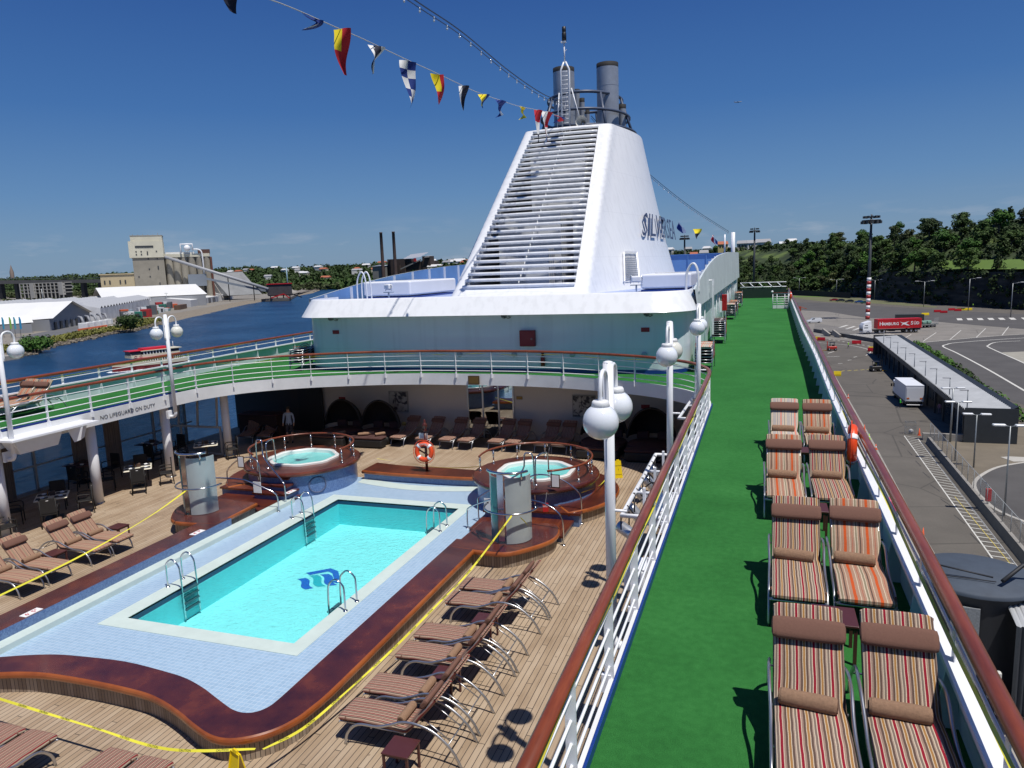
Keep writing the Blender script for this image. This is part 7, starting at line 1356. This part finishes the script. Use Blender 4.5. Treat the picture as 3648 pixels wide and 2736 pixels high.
for i in range(6):
    t=thing('ribbed_hall','long ribbed silver white hall roof behind the big marquee, %s row from the water'%ORD[i],'hall',group='rows of ribbed halls'); u=Vector((-.602,.798)); nn=Vector((-.798,-.602)); o0=Vector((-415,372))+nn*(i*21); q=M(); L_=270; n_=26
    for k in range(n_):
        s0,s1,sm_=L_*k/n_,L_*(k+1)/n_,L_*(k+.5)/n_
        def P(s,w,z): v=o0+u*s+nn*w; return (v.x,v.y,z)
        q.strip([P(s0,0,10.2),P(sm_,0,12.2),P(s1,0,10.2)],[P(s0,10.5,13.0),P(sm_,10.5,15.2),P(s1,10.5,13.0)]); q.strip([P(s0,10.5,13.0),P(sm_,10.5,15.2),P(s1,10.5,13.0)],[P(s0,21,10.2),P(sm_,21,12.2),P(s1,21,10.2)])
    q.build('ribbed_roof',rip,t); q=M(); q.strip([P(0,0,2),P(L_,0,2)],[P(0,0,10.7),P(L_,0,10.7)]); q.add([P(0,0,2),P(0,21,2),P(0,21,10.6),P(0,10.5,13.4),P(0,0,10.6)],[(0,1,2,3,4)]); q.build('wall',mat('light_hall_wall',(.55,.56,.58),.6,noise=.3,nscale=.12),t)
t=thing('white_hall','wide white gabled hall in front of the concrete silo','hall'); gable(t,(-520,590),(-600,650),90,13,23,tent,tentw,seg=2,sag=0)
def lowshed(p0,p1,dp,ze,zr,lb,bays=0):
    t=thing('white_shed',lb,'shed'); a,b=Vector(p0),Vector(p1); u=(b-a).normalized(); n=Vector((-u.y,u.x)); n=-n if n.x>0 else n; c,d=b+n*dp,a+n*dp; m0,m1=(a+d)/2,(b+c)/2
    V=lambda p,z:(p.x,p.y,z); q=M(); q.add([V(a,ze),V(b,ze),V(m1,zr),V(m0,zr)],[(0,1,2,3)]); q.add([V(d,ze),V(c,ze),V(m1,zr),V(m0,zr)],[(0,1,2,3)]); q.build('roof',tent,t)
    q=M(); q.add([V(a,2),V(b,2),V(b,ze),V(a,ze)],[(0,1,2,3)]); q.add([V(a,2),V(d,2),V(d,ze),V(m0,zr-.1),V(a,ze)],[(0,1,2,3,4)]); q.build('wall',mat('pale_grey_wall',(.45,.46,.48),.6),t)
    for k in range(bays): p=a+u*((b-a).length*(.12+k*.8/max(1,bays)))-n*.3; M().box((p.x,p.y,(ze+2)/2-.3),(.5,9,ze-3),rz=math.atan2(u.y,u.x)-PI/2).build('bay_opening',mat('shed_bay_grey',(.12,.12,.13),.6),t)
lowshed((-512,560),(-540,612),44,8.5,11,'low white shed with a grey end by the timber store',0); lowshed((-545,606),(-590,690),46,8.2,11.5,'long white roofed shed with open bays towards the water',4); lowshed((-606,715),(-632,765),40,9,13,'smaller white gabled shed farther along the shore',2)
# clutter on the port yard: tanks, crates, machines
cols=[('white',(.62,.63,.64)),('orange',(.55,.10,.03)),('green',(.02,.16,.12)),('dark grey',(.10,.11,.12)),('red',(.4,.03,.03)),('pale blue',(.28,.38,.42))]
rr=random.Random(21); k=0
for i in range(34):
    s=(i+rr.uniform(0,.8))/34; p=lerp((-404,372),(-540,552),s); p=(p[0]+rr.uniform(4,18),p[1]+rr.uniform(-3,3)); c=cols[[0,0,3,1,2,5,4,0,3,0][i%10]]; w,d,h=rr.uniform(3,7),rr.uniform(3,6),rr.uniform(2.5,7)
    t=thing('site_container','%s site unit along the hall front, %s unit counted from the big marquee'%(c[0],ORD[i]),'container',(p[0],p[1],2),rr.uniform(0,3),'site units along the halls'); M().rbox((0,0,h/2),(w,d,h),.12).build('unit_body',mat('site_'+c[0].replace(' ','_'),c[1],.6),t); M().box((0,-d/2-.03,h*.45),(w*.4,.05,h*.6)).build('unit_door',mat('dark_opening',(.04,.045,.05)),t)
for i in range(5):
    p=lerp((-372,318),(-392,350),i/4); t=thing('air_unit','boxed white air handling unit by the grey gable wall, %s from the left'%ORD[i],'air unit',(p[0]+rr.uniform(9,13),p[1]-6,2),.4,'air units'); M().rbox((0,0,1.6),(5,3,3.2),.2).build('unit_body',white2,t); M().lathe([(1.1,0),(1.1,.5)],(0,0,3.2),12,cap=True).build('fan',tentw,t); M().tube([(0,0,3),(-2,2,6.2),(-5,5,6.5)],.7,8).build('duct',tentw,t)
t=tag(M().box((-450,452,3.0),(2,112,1.8),rz=math.atan2(145,-91)-PI/2).build('hoarding',mat('teal_hoarding',(.22,.38,.37),.7)),'long teal hoarding fence along the shore yard','fence')
t=tag(M().box((-487,520,4),(5,30,4),rz=math.atan2(145,-91)-PI/2).build('timber_store',mat('brown_timber',(.12,.07,.045),.8,noise=.3,nscale=.5)),'brown timber store hut beside the teal hoarding','hut')
t=tag(M().box((-355,312,2.5),(1,30,1.0),rz=math.atan2(23,-9)-PI/2).build('orange_netting',mat('orange_netting',(.6,.14,.05),.8)),'orange safety netting along the port road','netting')
for i,(x,y,c) in enumerate(((-357,262,(.05,.4,.6)),(-352,262,(.3,.6,.1)),(-349,262,(.08,.45,.6)),(-345.3,262,(.03,.35,.65)))):
    t=thing('feather_flag','%s feather flag on the shore before the marquee, %s from the left'%(('blue','lime green','turquoise','deep blue')[i],ORD[i]),'flag',(x,y,2)); M().tube([(0,0,0),(0,0,10)],.12,5).build('pole',lgrey,t); q=M(); q.poly([(0,4),(1.2,4.2),(1.4,8.5),(.8,10),(0,10)],-.05,.05); o=q.build('banner',mat('banner_%d'%i,c,.7),t); o.rotation_euler=(R(90),0,0)
# ======================= SILO =======================
conS=mat('stained_silo_concrete',(.30,.275,.225),.9,noise=.25,nscale=.06,detail=8); crmS=mat('cream_painted_concrete',(.60,.57,.45),.8,noise=.12,nscale=.08)
t=thing('grain_silo','tall stained concrete silo tower with a cream painted head and a row of bins behind','silo',(-636,640,0),R(40))
q=M(); q.b2((-16,0,2),(15,18,53.3)); q.build('tower_base',conS,t); q=M(); q.b2((-18.5,-1.2,53.3),(15.4,19,71)); q.b2((-16,-.4,71),(15.2,18.6,77)); q.build('tower_head',crmS,t)
rr=random.Random(4); q=M(); q.b2((-12,-1.6,64),(6,-1.15,66))
for z in (8,22,32,40,51,56,59):
    for x in (-12,-7,-1,8):
        if rr.random()<.75: q.b2((x,-1.5 if z>53 else -.3,z),(x+1.2,-1.15 if z>53 else .05,z+rr.choice((1.5,1.5,4))))
q.split('window',mat('dark_opening',(.04,.045,.05)),t)
q=M(); [q.tube([(x,8,77),(x,8,77+rr.uniform(1,3.5))],.25,4) for x in range(-14,15,5)]; q.b2((-16.2,-.7,76.4),(15.5,19,77.2)); q.build('roof_parapet',conS,t)
q=M()
for r_ in range(2):
    for i in range(6): q.lathe([(4.1,2),(4.1,53)],(19.5+i*7.8,7+r_*8.2,0),14)
q.b2((16,6,2),(60,14,52)); q.build('bins',conS,t); q=M(); q.b2((15.6,2.8,53),(62,19.5,56.5)); q.build('bin_gallery',crmS,t); q=M(); q.b2((17,4,56.5),(46,19,58.6)); q.build('gallery_roof',tent,t); M().b2((50,4,56.5),(62.5,18.5,61)).build('rusty_end_frame',mat('rusty_dark_frame',(.10,.05,.04),.8),t); M().b2((62.1,3,5),(64,19,52.5)).build('brick_end',mat('dark_brick',(.14,.055,.04),.9),t)
q=M(); q.tube([(33,1.5,57),(33,1.5,67),(45,1.5,67),(45,1.5,60)],.9,6); q.sphere((39.5,1.5,62.5),3.6,12,8); q.tube(smooth([(46,1.2,61),(50,1.2,61),(53.5,1.2,59),(54.5,1.2,52),(54.5,1.2,34)],4),.8,6); q.build('dust_pipe',white,t)
t=thing('cream_annex','low cream painted building with small dark windows left of the silo','building',(-636,640,0),R(40)); M().b2((-49,1,2),(-16.3,20,36)).build('wall',mat('warm_cream_render',(.52,.43,.27),.8,noise=.06,nscale=.1),t); M().b2((-50,0,36),(-16.2,21,37)).build('roof',mat('warm_cream_render',(.52,.43,.27)),t)
for i in range(4): M().b2((-46+[0,5,15,20][i],.6,26),(-44.6+[0,5,15,20][i],1.05,30)).build('window',mat('dark_opening',(.04,.045,.05)),t)
t=thing('conveyor_gallery','long inclined grey tube conveyor from the silo head down to the ship loader','conveyor'); CA,CB=Vector((-623,650,53.5)),Vector((-529,700,14)); M().tube([CA,CB],1.7,10).build('tube_gallery',mat('grey_conveyor_skin',(.34,.35,.37),.5,noise=.1,nscale=.2),t)
for k in (.3,.6,.85): p=CA.lerp(CB,k); M().tube([(p.x,p.y,2),(p.x,p.y,p.z)],.5,4).build('trestle',dark,t)
t=thing('lower_conveyor','lower blue grey boxed conveyor ending at the ship loader','conveyor'); M().tube([(-586,660,29.7),(-533,705,11.5)],1.7,4).build('box_gallery',mat('blue_grey_cladding',(.20,.23,.27),.5),t); q=M(); q.box((-598,668,27),(19,12,13),rz=R(42)); q.build('transfer_house',mat('blue_grey_cladding',(.20,.23,.27)),t); q=M(); [q.box((-598+a,668+b,11),(1.2,1.2,20)) for a,b in ((-8,-8),(0,-2),(6,4))]; q.split('leg',dark,t)
t=thing('a_frame_store','steep pale grey A frame store shed with buttresses behind the conveyors','shed'); q=M(); A_=[(-652,716,6),(-642,718,34),(-626,718,35),(-602,720,7.5)]; B_=[(x+22,y+34,z) for x,y,z in A_]; q.add(A_+B_,[(0,3,2,1),(4,5,6,7),(1,2,6,5),(2,3,7,6),(0,1,5,4)]); q.build('sloped_roof',mat('grey_store_roof',(.18,.19,.20),.6,noise=.25,nscale=.1),t); q=M()
for k in range(7): a=Vector((-650+k*7.5,714.5,5)); q.tube([a,Vector((-643+k*3.0,716.5,34))],.7,4)
q.split('buttress',conc,t,-.3)
t=thing('ship_loader','dark red and black ship loader house at the end of the pier','ship loader',(-523,712,2),R(38)); M().rbox((0,0,10.5),(27,12,13),1).build('house',mat('loader_dark',(.05,.045,.05),.7,noise=.3,nscale=.3),t); q=M(); q.b2((-14,-7,17),(14,7,18)); q.tube([(-10,-7,2),(4,-7,6),(10,-7,1)],.9,4); q.build('red_frame',red,t); M().tube([(12,0,6),(24,2,1)],.8,4).build('boom',dark,t); q=M(); [q.b2((x,-6,-2),(x+1.2,-4.8,5)) for x in (-11,-4,3,10)]; q.split('leg',dark,t)
q=M(); q.poly([(-540,700),(-505,703),(-560,790),(-700,1010),(-790,1190),(-812,1236),(-822,1232),(-700,1030),(-610,860),(-552,760)],.2,3.0); tag(q.build('timber_pier',mat('weathered_pier',(.16,.14,.12),.9,noise=.3,nscale=.2)),'long weathered wharf running away from the ship loader','pier')
t=thing('rubble_heap','grey pile of gravel with ruined walls on the wharf','heap',(-740,1010,2)); q=M(); q.lathe([(26,0),(18,5),(8,9),(0,11)],n=16); q.build('gravel',conc,t); M().box((-20,-20,4),(16,8,9)).build('ruined_wall',mat('loader_dark',(.05,.045,.05)),t)
q=M(); q.poly([(-880,1330),(-800,1260),(-640,1180),(-700,1330),(-900,1420)],3.0); struct(q.build('shore_lawn',mat('bright_lawn',(.10,.17,.03),.9,noise=.2,nscale=.05)))
# ======================= POWER STATION =======================
dk=mat('dark_brown_industrial',(.045,.032,.028),.8,noise=.3,nscale=.1)
t=thing('old_power_station','derelict dark brown power station with sawtooth roofs and an inclined conveyor','power station')
q=M(); q.b2((-672,1250,2),(-636,1290,53)); q.b2((-636,1255,2),(-588,1300,47)); q.b2((-600,1252,2),(-584,1270,56)); q.build('main_block',dk,t); M().b2((-699,1240,2),(-672,1270,41)).build('concrete_block',mat('grey_station_concrete',(.20,.20,.19),.9,noise=.15,nscale=.1),t)
q=M(); 
for k in range(3): x=-640+k*2; z=52+k*3; q.add([(x,1250+k*9,z),(x+38,1250+k*9,z+3),(x+38,1259+k*9,z+6),(x,1259+k*9,z+3)],[(0,1,2,3)])
q.add([(-594,1248,54),(-584,1248,54),(-584,1262,57),(-594,1262,57)],[(0,1,2,3)]); q.add([(-700,1238,41),(-671,1238,41),(-671,1262,43),(-700,1262,43)],[(0,1,2,3)]); q.build('roof',metalr,t); M().tube([(-642,1245,34),(-600,1248,50)],1.6,4).build('inclined_conveyor',mat('grey_station_concrete',(.2,.2,.19)),t); M().box((-612,1246,50),(4,3,6)).build('red_panel',red,t)
q=M(); q.b2((-655,1244,2),(-644,1250,41)); q.build('tower_block',dk,t)
for x,lb in ((-674.2,'left'),(-648.3,'right')):
    t=thing('tall_chimney','tall slim rusty brown chimney of the power station, %s one'%lb,'chimney',(x,1236,2)); M().lathe([(3.6,0),(3.0,60),(2.7,99),(2.9,99.2),(2.9,101)],n=14,cap=True).build('shaft',mat('rusty_chimney',(.075,.05,.045),.85,noise=.3,nscale=.08),t)
t=thing('brick_factory','low brick factory ruin right of the power station','building'); M().b2((-582,1262,2),(-556,1290,38)).build('wall',mat('brown_brick',(.20,.10,.06),.9,noise=.2,nscale=.2),t); M().b2((-583,1261,38),(-570,1291,40)).build('roof',tent,t)
# ======================= BRIDGE AND CAR PARK =======================
brm=mat('grey_bridge_concrete',(.10,.10,.10),.8,noise=.2,nscale=.05)
t=thing('road_bridge','long grey elevated road bridge crossing behind the marquees on the left','bridge'); q=M(); q.strip([(-1600,1100,36),(-1205,1100,29)],[(-1600,1100,44),(-1205,1100,35.5)]); q.strip([(-1600,1100,42),(-1205,1100,33.5)],[(-1600,1120,42),(-1205,1120,33.5)]); q.build('deck',brm,t); q=M(); [q.b2((x,1104,2),(x+8,1112,36)) for x in range(-1590,-1220,45)]; q.build('pier',dark,t)
q=M(); [q.tube([(x,1100,42),(x,1100,47)],.3,4) for x in range(-1580,-1210,14)]; q.tube([(-1600,1100,47),(-1205,1100,38.5)],.35,4); q.build('parapet_fence',lgrey,t)
t=thing('open_car_park','pale concrete open building with dark bays below the bridge','building'); q=M()
for z in (14,20,26,31.5): q.b2((-1298,995,z),(-1192,1015,z+1.2))
for k in range(12): x=-1298+k*9.5; q.b2((x,994.6,2),(x+1.6,996,32))
q.b2((-1272,994,2),(-1262,1000,32)); q.b2((-1200,994,10),(-1192,1000,33)); q.build('frame',mat('pale_grey_concrete2',(.42,.41,.38),.8),t); M().b2((-1297,1000,2),(-1193,1014,31)).build('dark_bays',dark,t)
# ======================= FERRY =======================
fcr=mat('cream_boat_paint',(.70,.64,.48),.4); fred=mat('maroon_boat_paint',(.22,.012,.015),.4); fredb=mat('bright_red_boat_paint',(.60,.015,.03),.45); fwin=mat('dark_boat_window',(.03,.035,.05),.2)
t=thing('tour_boat','red and cream double deck paddle style tour boat on the blue water','boat',(-185.6,168.0,0),math.atan2(20.7,7.5))
def hullring(k): # along length 0..1
    return
Ls=22.5; st=[(0,0.05),(.08,.5),(.2,.85),(.4,1),(.8,1),(1,.85)]
def pw_(k):
    for a,b in zip(st[:-1],st[1:]):
        if k<=b[0]: return 2.7*(a[1]+(b[1]-a[1])*(k-a[0])/(b[0]-a[0]))
ks=[i/14 for i in range(15)]
def band(z0,z1,w0,w1,mt,name,k0=0,k1=1,capz=None):
    q=M(); kk=[k0+(k1-k0)*i/14 for i in range(15)]
    for s in (-1,1): 
        A=[(k*Ls,s*pw_(k)*w0,z0+(.5*(1-k)**3 if z0>.5 else 0)) for k in kk]; B=[(k*Ls-.0,s*pw_(k)*w1,z1+.5*(1-k)**3) for k in kk]; q.strip(A,B,smooth=True)
    q.add([(kk[0]*Ls,-pw_(kk[0])*w0,z0),(kk[0]*Ls,pw_(kk[0])*w0,z0),(kk[0]*Ls,pw_(kk[0])*w1,z1),(kk[0]*Ls,-pw_(kk[0])*w1,z1)],[(0,1,2,3)]); q.add([(kk[-1]*Ls,-pw_(kk[-1])*w0,z0),(kk[-1]*Ls,pw_(kk[-1])*w0,z0),(kk[-1]*Ls,pw_(kk[-1])*w1,z1),(kk[-1]*Ls,-pw_(kk[-1])*w1,z1)],[(3,2,1,0)])
    q.strip([(k*Ls,-pw_(k)*w1,z1+.5*(1-k)**3) for k in kk],[(k*Ls,pw_(k)*w1,z1+.5*(1-k)**3) for k in kk]); q.build(name,mt,t)
band(-.2,1.1,.85,1,fred,'hull'); band(1.1,2.3,1.0,1.02,fcr,'bulwark'); band(.0,.45,.86,.9,fredb,'bow_stripe',0,.3)
def bb(x0,x1,w,z0,z1,mt,name): M().b2((x0,-w,z0),(x1,w,z1)).build(name,mt,t)
bb(7.5,20.8,2.4,1.3,3.4,fwin,'lower_cabin'); bb(6.8,21.6,2.6,3.4,3.62,fredb,'lower_roof'); bb(5.0,20.2,2.35,3.62,4.5,fcr,'upper_bulwark'); bb(8.5,20.0,2.2,4.5,5.5,fwin,'upper_cabin'); bb(8.0,20.8,2.5,5.5,5.72,fcr,'upper_roof'); bb(9.0,17.0,1.9,5.75,6.35,fredb,'red_awning_roll'); bb(5.0,8.4,1.8,4.5,5.7,fwin,'wheelhouse'); bb(4.6,8.8,2.1,5.7,5.9,fredb,'wheelhouse_roof')
q=M()
for s in (-1,1):
    for k in range(13): q.b2((8.2+k*.75,s*2.42,1.9),(8.4+k*.75,s*2.5,3.4))
    for k in range(6): q.b2((17.9+k*.6,s*2.42,1.9),(18.05+k*.6,s*2.5,3.4))
    for k in range(8): q.b2((8.8+k*.95,s*2.2,4.5),(9.0+k*.95,s*2.28,5.5))
q.split('window_post',txtw,t,.0); bb(16.6,17.9,2.62,1.1,3.4,fred,'door_panel')
text_mesh('PARTY HIRE',.5,txtw,'lettering',t,.01,mw=frame((13,-1.92,6.05),(1,0,0),(0,0,1))) if 0 else None
M().tube([(19.3,0,5.7),(19.3,0,7.6)],.08,6).build('mast',white,t); q=M(); [q.tube([(5.2,s,3.7),(5.2,s,4.9)],.04,4) for s in (-1.8,-.9,0,.9,1.8)]; q.tube([(5.2,-1.8,4.9),(5.2,1.8,4.9)],.04,4); q.build('bow_rail',txtw,t)
for x in (6.2,7.8): M().tube([(x+.35*math.cos(2*PI*k/12),-2.42,4.1+.35*math.sin(2*PI*k/12)) for k in range(12)],.08,5,closed=True).build('life_ring',mat('ring_pinkish',(.55,.3,.25),.6),t)
q=M(); rr=random.Random(2)
for k in range(160): u=rr.random(); s=rr.choice((-1,1)); r_=rr.uniform(.1,.5); q.sphere((u*16-1,s*(pw_(max(0,min(1,u*.7)))*.95+rr.uniform(0,.8)),.03),r_,6,4,(1.6,.8,.25))
w_=q.build('bow_foam',mat('white_foam',(.7,.75,.78),.8),None); w_.location=t.location; w_.rotation_euler=t.rotation_euler; w_['kind']='stuff'; w_['label']='white foam curling along the tour boat waterline'
# ======================= SPIRE, FAR HILL =======================
t=thing('church_spire','tiny pale brown church spire on the far left skyline','spire',(-2638,2000,60)); M().lathe([(7,0),(7,22),(0,50)],n=6).build('spire_body',mat('spire_brown',(.26,.2,.17),.8),t)
# ======================= TREES =======================
def tree_proto(seed,kind):
    rr=random.Random(seed); t=thing('hill_tree','p','tree'); H=11; q=M(); n=rr.randint(11,15); lim=[]
    for i in range(n):
        a=rr.uniform(0,6.3)
        if kind==2: z=H*(.25+.7*i/n); d=1.6*(1-i/n)+rr.uniform(0,.5); r=1.7*(1.15-i/n)
        else: z=H*rr.uniform(.30,.82); d=rr.uniform(.5,3.8)*(1.0 if z<H*.7 else .55); r=rr.uniform(1.3,2.3)
        c=(d*math.cos(a),d*math.sin(a),z); lim.append(c); leafball(q,c,r,95,.40,rr,(1,1,.72 if kind!=2 else 1.1))
    q.build('crown',lf[(0,1,2,3)[seed%4] if kind!=2 else 0],t); q=M(); q.tube([(0,0,-1.5),(.1,.05,H*.3),(.25,-.1,H*.62)],[.42,.3,.16],7)
    for c in lim[:7]: q.tube([(.1,0,H*.28),tuple(Vector((.1,0,H*.3)).lerp(Vector(c),.6)),c],[.16,.1,.04],4)
    q.build('trunk',bark,t); return t
TP=[]
def put_tree(x,y,z,s,lb,gr,rr):
    k=rr.choice((0,0,1,1,2,3,4,5)); 
    while len(TP)<=k: p=tree_proto(100+len(TP),2 if len(TP)==4 else 0); p.location=(x,y,z); p['label']=lb; p['group']=gr; TP.append(p)
    o=dup(TP[k],(x,y,z),rr.uniform(0,6.3),lb,gr); o.scale=(s*rr.uniform(.9,1.25),s*rr.uniform(.9,1.25),s)
rr=random.Random(11); cnt=0; L1='dark green tree in the dense wood above the cliff behind the container truck'; L2='green tree among the houses and slopes of the hillside left of the tall striped mast'
pts=[]
for d in (3,10,17,25,34,45,58,74,94,120,150,185):
    x=-62
    while x<175:
        x+=rr.uniform(6.5,9.5)*(1+d*.006)+(0 if x>38 else 2.5)
        if x>40 and d<8: xx=x
        y=ys(x)+d+rr.uniform(-3,3)+(8 if x>45 else 0)
        pts.append((x,y,d))
for x,y,d in pts:
    if cnt>=298: break
    if 80<x<130 and 9<d<30: continue
    if -100<x<22 and 58<d<98: continue   # lawn clearing
    if x>38 and d>122: continue
    if x<40 and 40<d<125 and rr.random()<.25: continue
    s=rr.uniform(.85,1.25)*(1.0 if x>38 else .85)*(.85 if d>80 else 1); put_tree(x,y,hh(x,y)-.6,s,L1 if x>38 else L2,'trees of the cliff wood' if x>38 else 'trees of the left hillside',rr); cnt+=1
print('TREES',cnt)
# understorey
q=M(); rr=random.Random(31)
for _ in range(1500): x=rr.uniform(-60,180); d=rr.uniform(1,110)+(7 if x>45 else 0); y=ys(x)+d; 
for _ in range(1900):
    x=rr.uniform(-62,180); d=rr.uniform(1,100)+(7 if x>48 else 0); y=ys(x)+d
    if 80<x<130 and 8<d<31: continue
    if x<22 and 62<d: continue
    leafball(q,(x,y,hh(x,y)+.8),rr.uniform(1.2,2.6),14,.75,rr)
for _ in range(500): x=rr.uniform(-20,52); y=ys(x)+rr.uniform(-9,6); leafball(q,(x,y,2.8),rr.uniform(1.2,2.6),16,.7,rr)
for _ in range(1500):
    x=rr.uniform(-340,60); y=ys(x)+rr.uniform(5,240); (leafball(q,(x,y,hh(x,y)+1.6),rr.uniform(2,4.2),12,1.3,rr) if not (-100<x<22 and 55<y-ys(x)<100) else None)
for _ in range(420):
    x=rr.uniform(46,150); y=ys(x)+rr.uniform(.5,8); z=hh(x,y); leafball(q,(x,y-1,z+rr.uniform(-2,1)),rr.uniform(.8,2.2),14,.6,rr)
o=q.build('hill_undergrowth',lf[0]); o['kind']='stuff'; o['label']='dense undergrowth beneath the hillside trees'
sheet('cliff_foot_grass',[(33,447),(57,420),(75,380),(78,388),(60,455),(50,500),(20,535),(10,530)],.02,mat('dry_grass',(.12,.125,.06),.9,noise=.25,nscale=.15)); sheet('lawn_foot',[(-40,600),(15,528),(45,505),(40,500),(10,515),(-45,585)],.03,mat('bright_lawn',(.1,.17,.03)))
t=thing('low_black_wall','low dark retaining wall below the trees behind the parked cars','wall'); q=M(); q.strip([(6,560,Q),(36,508,Q),(50,480,Q)],[(6,560,Q+3.5),(36,508,Q+3.5),(50,480,Q+3.5)]); q.build('wall_panel',mat('black_wall',(.02,.02,.02),.8),t)
for i,(x,y) in enumerate(((-8,560),(-2,556),(8,545),(-14,566))): t=thing('site_cabin','pale site cabin beyond the end rail, %s'%ORD[i],'cabin',(x,y,Q),.6,'site cabins at the hill foot'); M().rbox((0,0,1.6),(7,3,3),.15).build('cabin_body',(white2,conc,mat('site_blue',(.03,.08,.3),.6),conc)[i],t); M().box((0,-1.53,1.7),(3,.05,1)).build('window',wing,t)
# far woodland: one mass of crowns
def farwood(name,n,xr,drange,size,seed,mt,lb,nl=11,flt=None):
    q=M(); rr=random.Random(seed)
    for _ in range(n):
        x=rr.uniform(*xr); d=drange[0]+(drange[1]-drange[0])*rr.random()**1.4; y=ys(x)+d
        r=rr.uniform(*size); z=hh(x,y)+r*.5; leafball(q,(x,y,z),r,nl,r*.42,rr,(1,1,.85))
        if rr.random()<.4: leafball(q,(x+rr.uniform(-3,3),y,z+r*.7),r*.6,nl//2,r*.34,rr)
    o=q.build(name,mt); o['kind']='stuff'; o['label']=lb
farwood('far_woodland',5200,(-2900,-420),(0,520),(6,10),41,lf[0],'far dark green woodland covering the hills beyond the harbour',13); farwood('far_woodland',1300,(-1500,-450),(-60,60),(6,11),42,lf[1],'mid green trees along the far harbour shore')
rr=random.Random(77)
# port side tree belts behind the halls
for k in range(46):
    x=-1750+k*24+rr.uniform(-6,6); y=1180+rr.uniform(0,90); 
q=M()
for _ in range(620): x=rr.uniform(-1850,-760); y=1130+rr.uniform(0,160)-(x+760)*.1; leafball(q,(x,y,2+rr.uniform(3,9)),rr.uniform(5,9),13,2.9,rr)
for _ in range(260): x=rr.uniform(-1500,-730); y=930+rr.uniform(0,40); leafball(q,(x,y,3),rr.uniform(2.5,5),12,1.8,rr)
o=q.build('belt_woodland',lf[2]); o['kind']='stuff'; o['label']='olive green belt of trees and scrub behind the port halls'
# houses
roofs=[mat('white_house_roof',(.62,.62,.62),.5),mat('grey_house_roof',(.30,.30,.31),.6),mat('terracotta_house_roof',(.38,.12,.06),.7)]; hw=[mat('white_house_wall',(.66,.65,.62),.7),mat('cream_house_wall',(.55,.50,.38),.7),mat('pale_yellow_house_wall',(.58,.48,.20),.7)]
def house(x,y,z,w,d,h,rz,rf,wl_,lb,gr,win=True):
    t=thing('hillside_house',lb,'house',(x,y,z),rz,gr); M().b2((-w/2,-d/2,-4),(w/2,d/2,h)).build('wall',hw[wl_],t); q=M(); o_=.6; q.add([(-w/2-o_,-d/2-o_,h),(w/2+o_,-d/2-o_,h),(w/2+o_,d/2+o_,h),(-w/2-o_,d/2+o_,h),(-w/2,0,h+d*.32),(w/2,0,h+d*.32)],[(0,1,5,4),(2,3,4,5),(3,0,4),(1,2,5)]); q.build('roof',roofs[rf],t)
    if win:
        for k in range(3): M().b2((-w*.36+k*w*.28,-d/2-.06,h*.4),(-w*.36+k*w*.28+w*.16,-d/2,h*.8)).build('window',wing,t)
H=lambda x,y:hh(x,y)
for i,(x,w,rf,wl_,lb) in enumerate(((-83,10,0,0,'white roofed house on the hillside at the edge of the funnel'),(-75,9,1,0,'grey roofed house on the hillside near the dark mast by the funnel'),(-60,7,2,0,'narrow white house with an orange tiled roof on the hillside'),(-51,8,1,0,'house with pale grey roof right of the orange tiled one'),(-34.5,9,2,2,'pale yellow house on the hillside behind the thin white pole'),(-17,10,1,1,'house with a broad grey brown roof left of the tall mast'),(-10,8,1,0,'low grey roofed house just left of the tall mast'),(24,8,0,0,'small white house high on the wooded crest'))):
    y=737; house(x*737/700,y,H(x*737/700,y)+1.5,w,9,6 if i!=2 else 8,rr.uniform(-.2,.2),rf,wl_,lb,None)
house(0,740,H(0,740)-3,13,10,11,.1,1,0,'large white three storey house with dark balconies right of the tall mast',None)
for i in range(7): x=-95+i*19; y=815+rr.uniform(-12,12); house(x,y,H(x,y)+1.0,rr.uniform(7,9),7,4.5,rr.uniform(-.4,.4),i%2,i%2,'small pale house high on the skyline of the left hillside','small houses on the skyline')
for i in range(64):
    x=rr.uniform(-1900,-480); d=rr.uniform(70,430); y=ys(x)+d; house(x,y,H(x,y)+7,rr.uniform(12,26),12,rr.uniform(4,7),rr.uniform(-.4,.4),(0,0,1,2)[i%4],i%2,'tiny pale roofed house showing among the far woodland','tiny houses in the far woodland',False)
# small vehicles and far items kept simple
t=thing('harbour_mast','slim pale blue crane mast standing in the far trees','mast',(-905,1260,2)); M().tube([(0,0,0),(0,0,44)],1.1,5).build('pole',mat('pale_blue_steel',(.25,.4,.5),.5),t)
for i,(x,y,h) in enumerate(((-540,560,22),(-575,590,20),(-610,640,24),(-700,560,30))): t=thing('yard_pole','slim timber pole rising from the port yard, %s from the left halls'%ORD[i],'pole',(x,y,2)); M().tube([(0,0,0),(0,0,h-8)],.35,5).build('pole_shaft',lgrey,t); M().box((0,0,h-8.5),(4,.3,.3)).build('cross_arm',lgrey,t)
